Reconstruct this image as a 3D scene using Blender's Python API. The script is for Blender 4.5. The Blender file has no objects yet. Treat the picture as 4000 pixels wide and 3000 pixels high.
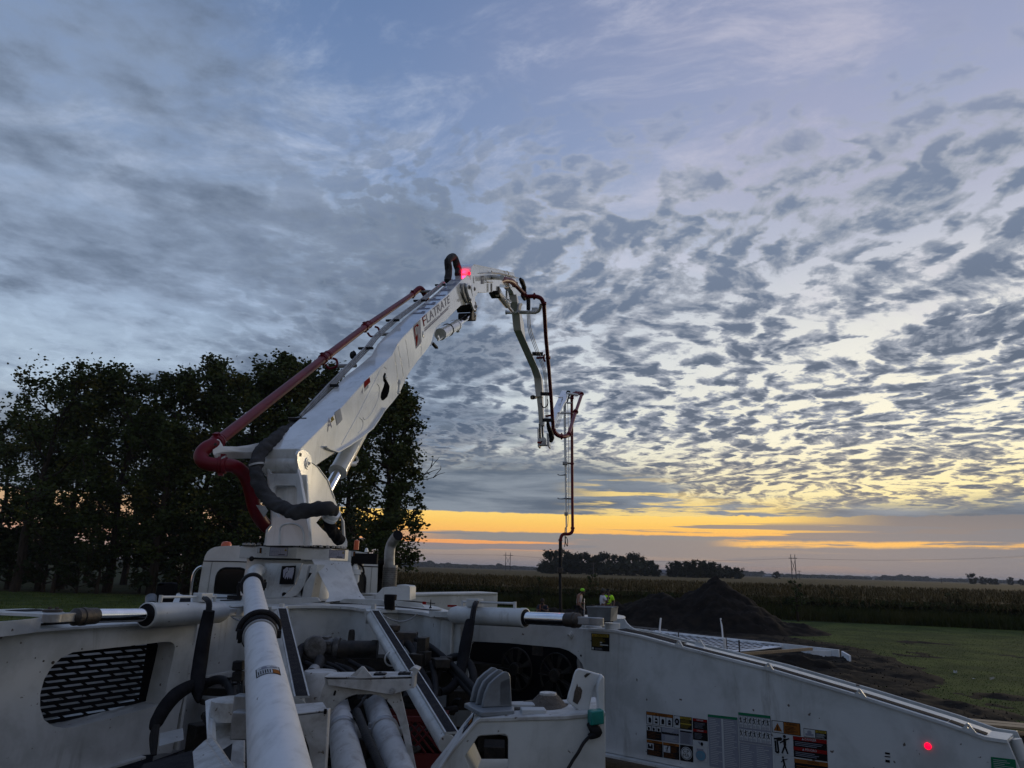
import bpy, bmesh, math, random
from mathutils import Vector, Matrix, noise
from mathutils.geometry import tessellate_polygon
R_ = math.radians
C = bpy.context.scene.collection
sc = bpy.context.scene
# ------------------------------------------------------------------ camera
FP = 2772.0; EYE = 2.6; PITCH = R_(14.6); ROLL = R_(1.63)
cd = bpy.data.cameras.new('camera'); cam = bpy.data.objects.new('camera', cd); C.objects.link(cam)
cd.sensor_width = 36.0; cd.lens = FP / 4000 * 36.0; cd.clip_start = 0.05; cd.clip_end = 12000
RM = Matrix.Rotation(math.pi/2 + PITCH, 4, 'X') @ Matrix.Rotation(ROLL, 4, 'Z')
cam.matrix_world = Matrix.Translation((0, 0, EYE)) @ RM
sc.camera = cam
sc.render.resolution_x = 1024; sc.render.resolution_y = 768
sc.view_settings.view_transform = 'Standard'; sc.view_settings.look = 'None'
sc.view_settings.exposure = 0.2; sc.view_settings.gamma = 1.0
# ------------------------------------------------------------------ world
SUN_AZ = 24.0; SUN_EL = 5.0
w = bpy.data.worlds.new("World"); sc.world = w; w.use_nodes = True
nt = w.node_tree; nt.nodes.clear()
def lin(c):
    c = c/255.0
    return c/12.92 if c <= 0.04045 else ((c+0.055)/1.055)**2.4
def rgb(r, g, b): return (lin(r), lin(g), lin(b), 1.0)
class V:                                    # tiny node expression helper
    def __init__(s, tree, sock): s.t = tree; s.s = sock
    def _m(s, op, o=None, o2=None):
        n = s.t.nodes.new('ShaderNodeMath'); n.operation = op
        s.t.links.new(s.s, n.inputs[0])
        for i, q in ((1, o), (2, o2)):
            if q is None: continue
            if isinstance(q, V): s.t.links.new(q.s, n.inputs[i])
            else: n.inputs[i].default_value = q
        return V(s.t, n.outputs[0])
    def __add__(s, o): return s._m('ADD', o)
    __radd__ = __add__
    def __sub__(s, o): return s._m('SUBTRACT', o)
    def __mul__(s, o): return s._m('MULTIPLY', o)
    __rmul__ = __mul__
    def __truediv__(s, o): return s._m('DIVIDE', o)
    def __neg__(s): return s._m('MULTIPLY', -1.0)
    def __rsub__(s, o): return (s*-1.0)+o
    def mx(s, o): return s._m('MAXIMUM', o)
    def mn(s, o): return s._m('MINIMUM', o)
def ss(v, a, b, lo=0.0, hi=1.0):
    n = v.t.nodes.new('ShaderNodeMapRange'); n.interpolation_type = 'SMOOTHSTEP'
    v.t.links.new(v.s, n.inputs[0]); n.inputs[1].default_value = a; n.inputs[2].default_value = b
    n.inputs[3].default_value = lo; n.inputs[4].default_value = hi
    return V(v.t, n.outputs[0])
def comb(t, x, y, z=0.0):
    n = t.nodes.new('ShaderNodeCombineXYZ')
    for i, q in enumerate((x, y, z)):
        if isinstance(q, V): t.links.new(q.s, n.inputs[i])
        else: n.inputs[i].default_value = q
    return n.outputs[0]
def nz(t, vec, scale, detail=6, rough=0.55, dist=0.0, lac=2.0):
    n = t.nodes.new('ShaderNodeTexNoise'); n.inputs['Scale'].default_value = scale
    n.inputs['Detail'].default_value = detail; n.inputs['Roughness'].default_value = rough
    n.inputs['Distortion'].default_value = dist; n.inputs['Lacunarity'].default_value = lac
    t.links.new(vec, n.inputs['Vector']); return V(t, n.outputs[0])
def mixc(t, f, a, b):
    n = t.nodes.new('ShaderNodeMix'); n.data_type = 'RGBA'
    if isinstance(f, V): t.links.new(f.s, n.inputs[0])
    else: n.inputs[0].default_value = f
    for i, q in ((6, a), (7, b)):
        if isinstance(q, tuple): n.inputs[i].default_value = q
        else: t.links.new(q, n.inputs[i])
    return n.outputs[2]
def ramp(t, v, stops):
    n = t.nodes.new('ShaderNodeValToRGB'); t.links.new(v.s, n.inputs[0])
    e = n.color_ramp.elements
    while len(e) > 1: e.remove(e[-1])
    e[0].position = stops[0][0]; e[0].color = stops[0][1]
    for p, c in stops[1:]:
        k = e.new(p); k.color = c
    return n.outputs[0]
tc = nt.nodes.new('ShaderNodeTexCoord'); sp = nt.nodes.new('ShaderNodeSeparateXYZ')
nt.links.new(tc.outputs['Generated'], sp.inputs[0])
X, Y, Z = V(nt, sp.outputs[0]), V(nt, sp.outputs[1]), V(nt, sp.outputs[2])
AZ = X._m('ARCTAN2', Y) * 57.29578
EL = Z._m('ARCSINE') * 57.29578
zz = Z.mx(0.004) + 0.055
U = X / zz; W_ = Y / zz
P = comb(nt, U, W_, 0.0)
# gentle warp of the cloud plane
wn = nz(nt, P, 0.6, 3, 0.5); wn2 = nz(nt, comb(nt, U + 7.3, W_ + 3.1, 0.0), 0.6, 3, 0.5)
Uw = U + (wn - 0.5) * 0.9; Ww = W_ + (wn2 - 0.5) * 0.9
Pw = comb(nt, Uw, Ww, 0.0)
Pw2 = comb(nt, Uw, Ww * 1.15, 5.0)
# --- clear air colour by elevation; warmer and brighter towards the sunrise side
right = ss(AZ, -22, 34)
elr = EL * (1/50.0)
airL = ramp(nt, elr, [(0.0, rgb(150,140,140)), (0.1, rgb(176,184,190)), (0.24, rgb(172,190,208)), (0.42, rgb(150,171,200)), (0.62, rgb(116,139,176)), (0.9, rgb(92,117,158))])
airR = ramp(nt, elr, [(0.0, rgb(170,150,130)), (0.1, rgb(248,228,160)), (0.2, rgb(248,240,210)), (0.32, rgb(230,228,218)), (0.48, rgb(186,191,204)), (0.66, rgb(146,158,188)), (0.9, rgb(116,132,168))])
air = mixc(nt, right, airL, airR)
# --- thin high cloud (bright wisps)
hi1 = nz(nt, comb(nt, Uw * 0.9 + Ww * 0.5, Ww * 1.1 - Uw * 0.3, 2.0), 2.3, 9, 0.68, 0.5)
hic = nz(nt, comb(nt, U, W_, 9.0), 0.75, 3, 0.5)
wisp = ss(hi1 + (hic - 0.5) * 0.9, 0.46, 0.74) * ss(EL, 12, 24)
wispc = mixc(nt, right, rgb(178,190,212), rgb(206,202,212))
col = mixc(nt, wisp * 0.75, air, wispc)
veil = ss(nz(nt, comb(nt, U, W_, 15.0), 0.8, 4, 0.6), 0.35, 0.7) * ss(EL, 18, 30) * right
col = mixc(nt, veil * 0.5, col, rgb(166,164,186))
# --- long soft dark streaks, upper left
sv = comb(nt, Uw * 0.62 + Ww * 0.30, Ww * 0.85 - Uw * 0.45, 11.0)
st = nz(nt, sv, 1.25, 6, 0.5, 0.2)
stf = nz(nt, comb(nt, U, W_, 21.0), 5.5, 7, 0.6, 0.1)
leftm = ss(AZ, 12, -16) * ss(EL, 5, 9) * ss(EL, 36, 24) * (1.0 - ss(AZ, -16, -27) * ss(EL, 19, 14) * 0.75)
leftm2 = ss(AZ, -12, -32) * ss(EL, 46, 34)
cov = leftm.mx(leftm2 * 0.8)
sd = ss(st * 0.7 + stf * 0.3 + cov * 0.20 - 0.145, 0.36, 0.54) * ss(cov, 0.0, 0.5)
streakc = mixc(nt, ss(stf * 0.4 + st * 0.6, 0.38, 0.64), rgb(140,156,180), rgb(78,92,112))
col = mixc(nt, sd * 0.93, col, streakc)
# --- altocumulus field, right and centre
vo = nt.nodes.new('ShaderNodeTexVoronoi'); vo.feature = 'SMOOTH_F1'; vo.inputs['Scale'].default_value = 18.5
vo.inputs['Smoothness'].default_value = 0.6
wf = nz(nt, comb(nt, U, W_, 31.0), 4.5, 4, 0.6)
zv = Z.mx(0.0) + 0.21
nt.links.new(comb(nt, X / zv + (wn - 0.5) * 0.6 + (wf - 0.5) * 0.24, (Y / zv + (wn2 - 0.5) * 0.6) * 0.88 - (wf - 0.5) * 0.22, 0.0), vo.inputs['Vector'])
vd = V(nt, vo.outputs['Distance'])
z2 = Z.mx(0.0) + 0.21
Ua = X / z2 + (wn - 0.5) * 0.6; Wa = Y / z2 + (wn2 - 0.5) * 0.6
Pa = comb(nt, Ua, Wa, 0.0)
a1 = nz(nt, comb(nt, Ua, Wa * 0.98, 0.0), 15.0, 9, 0.62, 0.1)
a2 = nz(nt, comb(nt, Ua, Wa, 5.0), 3.2, 4, 0.55)
fieldm = ss(EL, 39, 26) * ss(EL, 3.9, 5.0) * ss(AZ, -30, -6, 0.12, 1.0)
dens = a1 * 0.84 + 0.03 + (0.42 - vd) * 0.62 + (a2 - 0.5) * 0.34
bias = ss(EL, 4, 24, 0.15, 0.18) - ss(EL, 27, 39) * 0.18 + ss(AZ, 8, -6) * 0.02
ad = ss(dens + bias, 0.44, 0.585) * fieldm
core = ss(dens + bias, 0.50, 0.76)
acc = mixc(nt, core, mixc(nt, ss(AZ, -8, 6), rgb(118,131,150), rgb(158,164,176)), mixc(nt, ss(EL, 14, 27), rgb(82,96,117), rgb(112,126,149)))
acw = mixc(nt, ss(EL, 12, 5), acc, mixc(nt, core, rgb(168,160,144), rgb(88,98,115)))
col = mixc(nt, ad * 0.97, col, acw)
# --- stratus deck just above the clear slot
dn = nz(nt, comb(nt, AZ * 0.05, EL * 0.42, 3.0), 1.0, 7, 0.6, 0.3)
dn2 = nz(nt, comb(nt, AZ * 0.05, EL * 0.42, 8.0), 2.0, 6, 0.6, 0.35)
edn = nz(nt, comb(nt, AZ * 0.35, 4.0, 3.0), 1.0, 6, 0.65)
edge_lo = 4.28 + (dn - 0.5) * 0.3 + (edn - 0.5) * 0.45 + ss(AZ, 6, 14) * (edn - 0.4) * 0.5
top_el = 8.3 - ss(AZ, 4, 20) * 3.0 + ss(AZ, -5, -20) * 1.0
deck = ss(EL - top_el + (dn - 0.5) * 5.0, 1.3, -1.0)
deckc = mixc(nt, ss(dn2, 0.35, 0.68), rgb(128,138,150), rgb(86,99,116))
gn = nz(nt, comb(nt, AZ * 0.10, EL * 1.3, 27.0), 1.6, 7, 0.62, 0.3)
gap = ss(gn + ss(EL, 7, 4.4) * 0.06, 0.50, 0.60) * ss(AZ, 3, 9) * ss(AZ, 25, 20) * ss(EL, 8.0, 6)
deckc = mixc(nt, gap * 0.85, deckc, rgb(244,212,130))
col = mixc(nt, deck, col, deckc)
# --- clear slot under the deck: yellow, orange, grey bars, haze
low = ss(EL - edge_lo, 0.05, -0.05)
bn0 = nz(nt, comb(nt, AZ * 0.08, EL * 1.1, 17.0), 1.0, 5, 0.6, 0.2)
lowc = ramp(nt, EL * 0.2, [(0.0, rgb(122,116,120)), (0.13, rgb(136,126,126)), (0.27, rgb(158,140,128)), (0.34, rgb(226,150,98)), (0.46, rgb(240,166,92)), (0.56, rgb(242,178,94)), (0.72, rgb(244,194,98)), (0.86, rgb(246,206,112))])
lowc = mixc(nt, ss(AZ, 19, 29) * ss(EL + (bn0 - 0.5) * 1.2, 2.2, 2.9), lowc, ramp(nt, EL * 0.2, [(0.0, rgb(128,122,126)), (0.4, rgb(140,130,128)), (0.86, rgb(120,118,122))]))
bn = nz(nt, comb(nt, AZ * 0.055, EL * 1.5, 12.0), 1.0, 5, 0.55, 0.15)
gn = nz(nt, comb(nt, AZ * 0.10, EL * 1.3, 27.0), 1.6, 7, 0.62, 0.3)
bar1 = ss((EL - 2.45 + (bn - 0.5) * 0.5 + (edn - 0.5) * 0.3)._m('ABSOLUTE'), 0.40, 0.3)
bar1 = bar1 * ss(AZ, -14, -2, 0.0, 1.0) * (1.0 - ss(gn, 0.56, 0.64) * 0.8)
lowc = mixc(nt, bar1, lowc, rgb(134,132,132))
bar0 = ss((EL - 1.75 + (bn - 0.5) * 0.9)._m('ABSOLUTE'), 0.75, 0.5) * ss(AZ, 2, 6)
lowc = mixc(nt, bar0, lowc, rgb(136,130,130))
bar2 = ss(bn + ss(EL, 3.9, 2.2) * 0.07 + ss(AZ, 10, 26) * 0.09, 0.60, 0.64) * ss(EL, 4.0, 3.6)
lowc = mixc(nt, bar2 * 0.9, lowc, rgb(124,124,130))
ore = ss((EL - 2.3 + (dn - 0.5) * 0.6 + (edn - 0.5) * 0.4)._m('ABSOLUTE'), 0.30, 0.08) * ss(AZ, 15, 19) * ss(gn, 0.36, 0.5)
lowc = mixc(nt, ore * 0.9, lowc, rgb(252,190,96))
lf = ss(AZ, -13, -20)
lowc = mixc(nt, lf * 0.75, lowc, rgb(176,146,132))
col = mixc(nt, low, col, lowc)
# below the horizon
col = mixc(nt, ss(EL, 0.0, -0.6), col, rgb(60,60,58))
sky = nt.nodes.new('ShaderNodeTexSky'); sky.sky_type = 'NISHITA'; sky.sun_disc = False
sky.sun_elevation = R_(SUN_EL); sky.sun_rotation = R_(SUN_AZ)
# the half of the sky behind the camera is the darker, western half
back = ss(Y, 0.05, -0.55)
col = mixc(nt, back * 0.3, col, rgb(84,96,118))
bg1 = nt.nodes.new('ShaderNodeBackground'); nt.links.new(col, bg1.inputs[0]); bg1.inputs[1].default_value = 0.97
bg2 = nt.nodes.new('ShaderNodeBackground'); nt.links.new(sky.outputs[0], bg2.inputs[0]); bg2.inputs[1].default_value = 0.0012
adds = nt.nodes.new('ShaderNodeAddShader'); nt.links.new(bg1.outputs[0], adds.inputs[0]); nt.links.new(bg2.outputs[0], adds.inputs[1])
wo = nt.nodes.new('ShaderNodeOutputWorld'); nt.links.new(adds.outputs[0], wo.inputs[0])
w.cycles.sampling_method = 'MANUAL'; w.cycles.sample_map_resolution = 512
# ------------------------------------------------------------------ sun (veiled, low on the right)
sl = bpy.data.lights.new('sun', 'SUN'); sl.energy = 0.5; sl.angle = R_(12); sl.color = (1.0, 0.80, 0.52)
so = bpy.data.objects.new('sun', sl); C.objects.link(so)
sd_ = Vector((math.sin(R_(SUN_AZ+20))*math.cos(R_(SUN_EL+2)), math.cos(R_(SUN_AZ+20))*math.cos(R_(SUN_EL+2)), math.sin(R_(SUN_EL+2))))
so.rotation_euler = sd_.to_track_quat('Z', 'Y').to_euler()
#@@HELPERS
# ------------------------------------------------------------------ picture point -> real place
R3 = RM.to_3x3()
def ray(x, y): return R3 @ Vector(((x-2000)/FP, (1500-y)/FP, -1.0))
E0 = Vector((0, 0, EYE))
def D(x, y, d): v = ray(x, y); return E0 + v*(d/v.y)
def ZP(x, y, z): v = ray(x, y); return E0 + v*((z-EYE)/v.z)
def PL(x, y, a, b, off=0.0):
    n = Vector((b[1]-a[1], -(b[0]-a[0]))).normalized(); v = ray(x, y)
    t = (n.dot(Vector(a)) + off)/(n.x*v.x + n.y*v.y)
    return E0 + v*t
def GP(x, y): return ZP(x, y, 0.0)
# ------------------------------------------------------------------ mesh builder
def frame(d):
    d = d.normalized(); up = Vector((0, 0, 1)) if abs(d.z) < 0.95 else Vector((0, 1, 0))
    a = d.cross(up).normalized(); return a, a.cross(d).normalized()
class MB:
    def __init__(s): s.v = []; s.f = []; s.m = []
    def add(s, vs, fs, m=0):
        k = len(s.v); s.v += [Vector(q) for q in vs]; s.f += [tuple(i+k for i in f) for f in fs]; s.m += [m]*len(fs); return s
    def face(s, pts, m=0): return s.add(pts, [tuple(range(len(pts)))], m)
    def loops(s, A, B, m=0, mside=None):          # A, B: lists of loops (outer + holes), same counts
        flat = [p for l in A for p in l]; flatB = [p for l in B for p in l]; n = len(flat)
        tris = tessellate_polygon([[Vector(p) for p in l] for l in A])
        s.add(flat, [tuple(t) for t in tris], m); s.add(flatB, [tuple(reversed(t)) for t in tris], m)
        for la, lb in zip(A, B):
            q = len(la); s.add(list(la)+list(lb), [(i, (i+1) % q, q+(i+1) % q, q+i) for i in range(q)], m if mside is None else mside)
        return s
    def slab(s, loops, vec, m=0, mside=None):
        if isinstance(loops[0], Vector): loops = [loops]
        return s.loops(loops, [[p+vec for p in l] for l in loops], m, mside)
    def box(s, c, sx, sy, sz, ax=None, m=0):
        ax = ax or (Vector((1, 0, 0)), Vector((0, 1, 0)), Vector((0, 0, 1)))
        vs = [Vector(c)+ax[0]*(i*sx/2)+ax[1]*(j*sy/2)+ax[2]*(k*sz/2) for i in (-1, 1) for j in (-1, 1) for k in (-1, 1)]
        return s.add(vs, [(0, 1, 3, 2), (4, 6, 7, 5), (0, 4, 5, 1), (2, 3, 7, 6), (0, 2, 6, 4), (1, 5, 7, 3)], m)
    def tube(s, pts, r, seg=12, m=0, caps=True, closed=False, sub=0, wob=0.0, seed=1):
        pts = [Vector(p) for p in pts]
        if not isinstance(r, (list, tuple)): r = [r]*len(pts)
        r = list(r)
        if sub:
            np_, nr = [], []
            n = len(pts)
            for i in range(n-1):
                p0 = pts[max(i-1, 0)]; p1 = pts[i]; p2 = pts[i+1]; p3 = pts[min(i+2, n-1)]
                for k in range(sub):
                    t = k/sub
                    np_.append(0.5*((2*p1)+(p2-p0)*t+(2*p0-5*p1+4*p2-p3)*t*t+(3*p1-p0-3*p2+p3)*t**3))
                    nr.append(r[i]*(1-t)+r[i+1]*t)
            np_.append(pts[-1]); nr.append(r[-1]); pts, r = np_, nr
        n = len(pts); a = None; rings = []; rnd = random.Random(seed)
        for i in range(n):
            if closed: d = pts[(i+1) % n]-pts[i-1]
            else: d = pts[min(i+1, n-1)]-pts[max(i-1, 0)]
            if d.length < 1e-9: d = Vector((0, 0, 1))
            d.normalize()
            if a is None: a, b = frame(d)
            else:
                a = (a-d*a.dot(d)); a = a.normalized() if a.length > 1e-6 else frame(d)[0]; b = a.cross(d)
            rr = r[i]
            rings.append([pts[i]+(a*math.cos(2*math.pi*k/seg)+b*math.sin(2*math.pi*k/seg))*(rr*(1+(wob*(noise.noise(pts[i]*14+Vector((math.cos(6.283*k/seg)*1.1, math.sin(6.283*k/seg)*1.1, 0)))) if wob else 0))) for k in range(seg)])
        vs = [v for rg in rings for v in rg]; fs = []
        for i in range(n if closed else n-1):
            j = (i+1) % n
            for k in range(seg): fs.append((i*seg+k, i*seg+(k+1) % seg, j*seg+(k+1) % seg, j*seg+k))
        if caps and not closed: fs.append(tuple(reversed(range(seg)))); fs.append(tuple((n-1)*seg+k for k in range(seg)))
        return s.add(vs, fs, m)
    def cyl(s, p0, p1, r0, r1=None, seg=20, m=0, caps=True): return s.tube([p0, p1], [r0, r0 if r1 is None else r1], seg, m, caps)
    def lathe(s, p0, d, prof, seg=24, m=0, caps=True):   # prof: (t, r) along d
        d = Vector(d).normalized(); a, b = frame(d); vs = []; fs = []
        for t, r in prof: vs += [Vector(p0)+d*t+(a*math.cos(2*math.pi*k/seg)+b*math.sin(2*math.pi*k/seg))*max(r, 1e-4) for k in range(seg)]
        for i in range(len(prof)-1):
            for k in range(seg): fs.append((i*seg+k, i*seg+(k+1) % seg, (i+1)*seg+(k+1) % seg, (i+1)*seg+k))
        if caps: fs.append(tuple(reversed(range(seg)))); fs.append(tuple((len(prof)-1)*seg+k for k in range(seg)))
        return s.add(vs, fs, m)
    def ring(s, c, n, R, r, seg=24, rs=8, m=0, a0=0, a1=360):
        a, b = frame(Vector(n)); full = abs(a1-a0) >= 360; k = seg if full else seg+1
        pts = [Vector(c)+(a*math.cos(R_(a0+(a1-a0)*i/seg))+b*math.sin(R_(a0+(a1-a0)*i/seg)))*R for i in range(k)]
        return s.tube(pts, r, rs, m, True, full)
    def ball(s, c, r, m=0, sx=1, sy=1, sz=1, u=12, v=8):
        vs = [Vector(c)+Vector((0, 0, r*sz))]; fs = []
        for i in range(1, v):
            for k in range(u):
                th = math.pi*i/v; ph = 2*math.pi*k/u
                vs.append(Vector(c)+Vector((r*sx*math.sin(th)*math.cos(ph), r*sy*math.sin(th)*math.sin(ph), r*sz*math.cos(th))))
        vs.append(Vector(c)-Vector((0, 0, r*sz)))
        for k in range(u): fs.append((0, 1+k, 1+(k+1) % u)); fs.append((len(vs)-1, 1+(v-2)*u+(k+1) % u, 1+(v-2)*u+k))
        for i in range(v-2):
            for k in range(u): fs.append((1+i*u+k, 1+(i+1)*u+k, 1+(i+1)*u+(k+1) % u, 1+i*u+(k+1) % u))
        return s.add(vs, fs, m)
    def build(s, name, mats, parent=None, bevel=0.0, smooth=38, fix=True):
        me = bpy.data.meshes.new(name); me.from_pydata([tuple(v) for v in s.v], [], s.f)
        if not isinstance(mats, (list, tuple)): mats = [mats]
        for q in mats: me.materials.append(q)
        me.polygons.foreach_set('material_index', s.m)
        if fix:
            bm = bmesh.new(); bm.from_mesh(me); bmesh.ops.remove_doubles(bm, verts=bm.verts, dist=1e-5)
            bmesh.ops.recalc_face_normals(bm, faces=bm.faces); bm.to_mesh(me); bm.free()
        me.update()
        if smooth:
            me.polygons.foreach_set('use_smooth', [True]*len(me.polygons))
            try: me.set_sharp_from_angle(angle=R_(smooth))
            except Exception: pass
        o = bpy.data.objects.new(name, me); C.objects.link(o)
        if parent is not None:
            o.parent = parent
            if parent.type == 'EMPTY' and parent.get('_w'): o.matrix_parent_inverse = Matrix.Translation(-parent.location)
        if bevel:
            bv = o.modifiers.new('bevel', 'BEVEL'); bv.width = bevel; bv.segments = 2; bv.limit_method = 'ANGLE'; bv.angle_limit = R_(40)
            bv.harden_normals = False
        return o
def tag(o, label=None, cat=None, group=None, kind=None):
    for k, v in (('label', label), ('category', cat), ('group', group), ('kind', kind)):
        if v: o[k] = v
    return o
def thing(name, label, cat, loc, group=None, world=True):   # Empty at the thing's base; world=True: children meshes are given in world coordinates
    o = bpy.data.objects.new(name, None); C.objects.link(o); o.location = loc; o.empty_display_size = 0.3
    if world: o['_w'] = 1
    return tag(o, label, cat, group)
def copy_tree(o, parent=None):
    c = o.copy(); C.objects.link(c); c.parent = parent
    for ch in list(o.children): copy_tree(ch, c)
    return c
# ------------------------------------------------------------------ materials
def mat(name, c, rough=0.5, metal=0.0, c2=None, sc_=4.0, amt=0.5, det=6, bump=0.0, bsc=40.0, speck=None, spsc=30.0, spth=0.72, coat=0.0, spec=0.5, emit=None, es=0.0, lo=0.4, hi=0.65, stretch=None, trans=0.0, rvar=0.0, streak=0.0, stc=(.16,.15,.13)):
    m = bpy.data.materials.new(name); m.use_nodes = True; t = m.node_tree; b = t.nodes['Principled BSDF']
    b.inputs['Base Color'].default_value = (*c, 1); b.inputs['Roughness'].default_value = rough; b.inputs['Metallic'].default_value = metal
    b.inputs['Coat Weight'].default_value = coat; b.inputs['Coat Roughness'].default_value = 0.08
    b.inputs['Specular IOR Level'].default_value = spec
    if trans: b.inputs['Transmission Weight'].default_value = trans
    tcn = t.nodes.new('ShaderNodeTexCoord'); vec = tcn.outputs['Object']
    if stretch:
        mp = t.nodes.new('ShaderNodeMapping'); mp.inputs['Scale'].default_value = stretch; t.links.new(vec, mp.inputs[0]); vec = mp.outputs[0]
    out = None
    if c2 is not None:
        n = nz(t, vec, sc_, det, 0.62, 0.3); out = mixc(t, ss(n, lo, hi) * amt, (*c, 1), (*c2, 1))
    if streak:
        mp2 = t.nodes.new('ShaderNodeMapping'); mp2.inputs['Scale'].default_value = (7, 7, .9); t.links.new(vec, mp2.inputs[0])
        n5 = nz(t, mp2.outputs[0], 1.6, 8, .66, .6); n6 = nz(t, vec, 1.1, 3, .5); base = out if out is not None else (*c, 1)
        out = mixc(t, ss(n5, .5, .72) * ss(n6, .42, .6) * streak, base, (*stc, 1))
    if speck is not None:
        n2 = nz(t, vec, spsc, 3, 0.5); base = out if out is not None else (*c, 1)
        out = mixc(t, ss(n2, spth, spth+0.03), base, (*speck, 1))
    if out is not None: t.links.new(out, b.inputs['Base Color'])
    if rvar:
        n4 = nz(t, vec, 2.3, 5, 0.6); t.links.new((n4 * rvar + (rough - rvar*0.5)).s, b.inputs['Roughness'])
    if bump:
        n3 = nz(t, vec, bsc, 6, 0.6); bp = t.nodes.new('ShaderNodeBump'); bp.inputs['Strength'].default_value = bump; bp.inputs['Distance'].default_value = 0.02
        t.links.new(n3.s, bp.inputs['Height']); t.links.new(bp.outputs[0], b.inputs['Normal'])
    if emit: b.inputs['Emission Color'].default_value = (*emit, 1); b.inputs['Emission Strength'].default_value = es
    return m
M = {}
M['white'] = mat('white_paint', (.50,.525,.53), .36, c2=(.30,.315,.31), sc_=3.4, amt=.6, det=9, speck=(.09,.07,.06), spsc=24, spth=.70, streak=.55, bump=.05, bsc=3.0, rvar=.22)
M['gloss'] = mat('glossy_white_paint', (.70,.72,.72), .14, c2=(.52,.53,.51), sc_=2.6, amt=.6, det=9, coat=.6, streak=.35, speck=(.2,.17,.14), spsc=14, spth=.76, bump=.015, bsc=1.6, rvar=.12)
M['lifted'] = mat('lifted_white_paint', (.80,.81,.81), .35, c2=(.68,.69,.68), sc_=2, amt=.5)  # boom white lightened to make up for the shade on the third section
M['dusty'] = mat('dusty_white_paint', (.44,.45,.45), .6, c2=(.20,.19,.17), sc_=9, amt=.65, det=10, speck=(.11,.09,.07), spsc=30, spth=.67, bump=.04, bsc=30, streak=.5, stc=(.12,.10,.08))
M['pipe'] = mat('worn_white_pipe_paint', (.55,.57,.59), .5, c2=(.27,.28,.29), sc_=9, amt=.6, det=10, speck=(.12,.10,.09), spsc=24, spth=.73, lo=.42, hi=.8, stretch=(2.2, .8, 2.2))
M['tpipe'] = mat('dusty_transport_pipe_paint', (.42,.43,.43), .6, c2=(.17,.15,.135), sc_=7, amt=.75, det=11, speck=(.09,.075,.06), spsc=24, spth=.70, lo=.4, hi=.75, stretch=(2.0, .8, 2.0))
M['red'] = mat('dark_red_paint', (.15,.004,.012), .42, c2=(.08,.003,.008), sc_=3, amt=.6, det=8, speck=(.3,.2,.18), spsc=35, spth=.78, spec=.28)
M['chrome'] = mat('chrome', (.78,.79,.82), .10, 1.0, c2=(.5,.5,.52), sc_=8, amt=.3)
M['rubber'] = mat('black_rubber', (.010,.010,.012), .68, c2=(.028,.027,.026), sc_=8, amt=.6, bump=.2, bsc=60, spec=.2)
M['dark_sleeve'] = mat('black_fabric_sleeve', (.010,.010,.012), .9, c2=(.02,.02,.022), sc_=8, amt=.6, bump=.5, bsc=20, spec=.1)
M['sleeve'] = mat('charcoal_fabric_sleeve', (.034,.034,.036), .9, spec=.15, c2=(.062,.062,.065), sc_=5, amt=.7, bump=.5, bsc=14)
M['steel'] = mat('dark_greasy_steel', (.035,.032,.030), .55, .4, c2=(.09,.068,.05), sc_=12, amt=.6, bump=.3, bsc=50)
M['pumpsteel'] = mat('greasy_cast_metal', (.11,.11,.11), .5, .4, c2=(.035,.032,.028), sc_=14, amt=.9, bump=.3, bsc=50)
M['greysteel'] = mat('grey_steel', (.30,.31,.32), .45, .5, c2=(.16,.15,.14), sc_=9, amt=.6, bump=.1)
M['black'] = mat('black_plastic', (.008,.008,.010), .7, spec=.12)
M['hole'] = mat('dark_hollow', (.006,.006,.007), 1.0, spec=0.0)
M['grip'] = mat('black_grip_tape', (.012,.013,.018), .85, spec=.15, c2=(.035,.034,.034), sc_=20, amt=.6, bump=.5, bsc=200)
M['glass'] = mat('dark_cab_glass', (.006,.007,.009), .08, spec=.6)
M['greyplastic'] = mat('grey_plastic', (.15,.17,.19), .42, c2=(.08,.09,.10), sc_=9, amt=.6)
M['teal'] = mat('teal_plastic', (.0,.17,.15), .4, c2=(.0,.09,.08), sc_=20, amt=.6)
M['yellow'] = mat('yellow_paint', (.42,.32,.03), .5, c2=(.2,.14,.02), sc_=12)
M['crate'] = mat('red_plastic', (.09,.006,.007), .5, c2=(.10,.01,.01), sc_=8, amt=.6)
M['grime'] = mat('caked_concrete_dirt', (.10,.085,.07), .95, c2=(.05,.042,.036), sc_=14, amt=.8, bump=.8, bsc=60)
M['engine'] = mat('oily_engine_black', (.012,.0115,.011), .55, .1, spec=.3, c2=(.045,.036,.028), sc_=10, amt=.6, bump=.3, bsc=40)
M['s_black'] = mat('sticker_black', (.012,.012,.013), .9, spec=.04); M['s_white'] = mat('sticker_white', (.40,.42,.43), .9, spec=.04)
M['s_orange'] = mat('sticker_orange', (.21,.08,.02), .9, spec=.04); M['s_yellow'] = mat('sticker_yellow', (.28,.21,.035), .9, spec=.04)
M['s_red'] = mat('sticker_red', (.19,.012,.012), .9, spec=.04); M['s_green'] = mat('sticker_green', (.02,.14,.07), .9, spec=.04)
M['s_grey'] = mat('sticker_grey', (.20,.21,.25), .9, spec=.04); M['s_blue'] = mat('sticker_blue', (.10,.22,.30), .9, spec=.04)
M['s_lilac'] = mat('sticker_lilac', (.32,.32,.38), .9, spec=.04)
STK = [M[k] for k in ('s_white', 's_black', 's_orange', 's_yellow', 's_red', 's_green', 's_grey', 's_blue', 's_lilac')]
SW, SB, SO, SY, SR, SG, SGY, SBL, SL = range(9)
M['lamp'] = mat('red_lamp_and_reflection_glow', (.5,.01,.02), .3, emit=(1.0, .0, .035), es=1.5)  # knuckle lamp, and the self-lit red reflection on the right leg
M['amber'] = mat('amber_marker_lens', (.6,.12,.05), .3)
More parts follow.
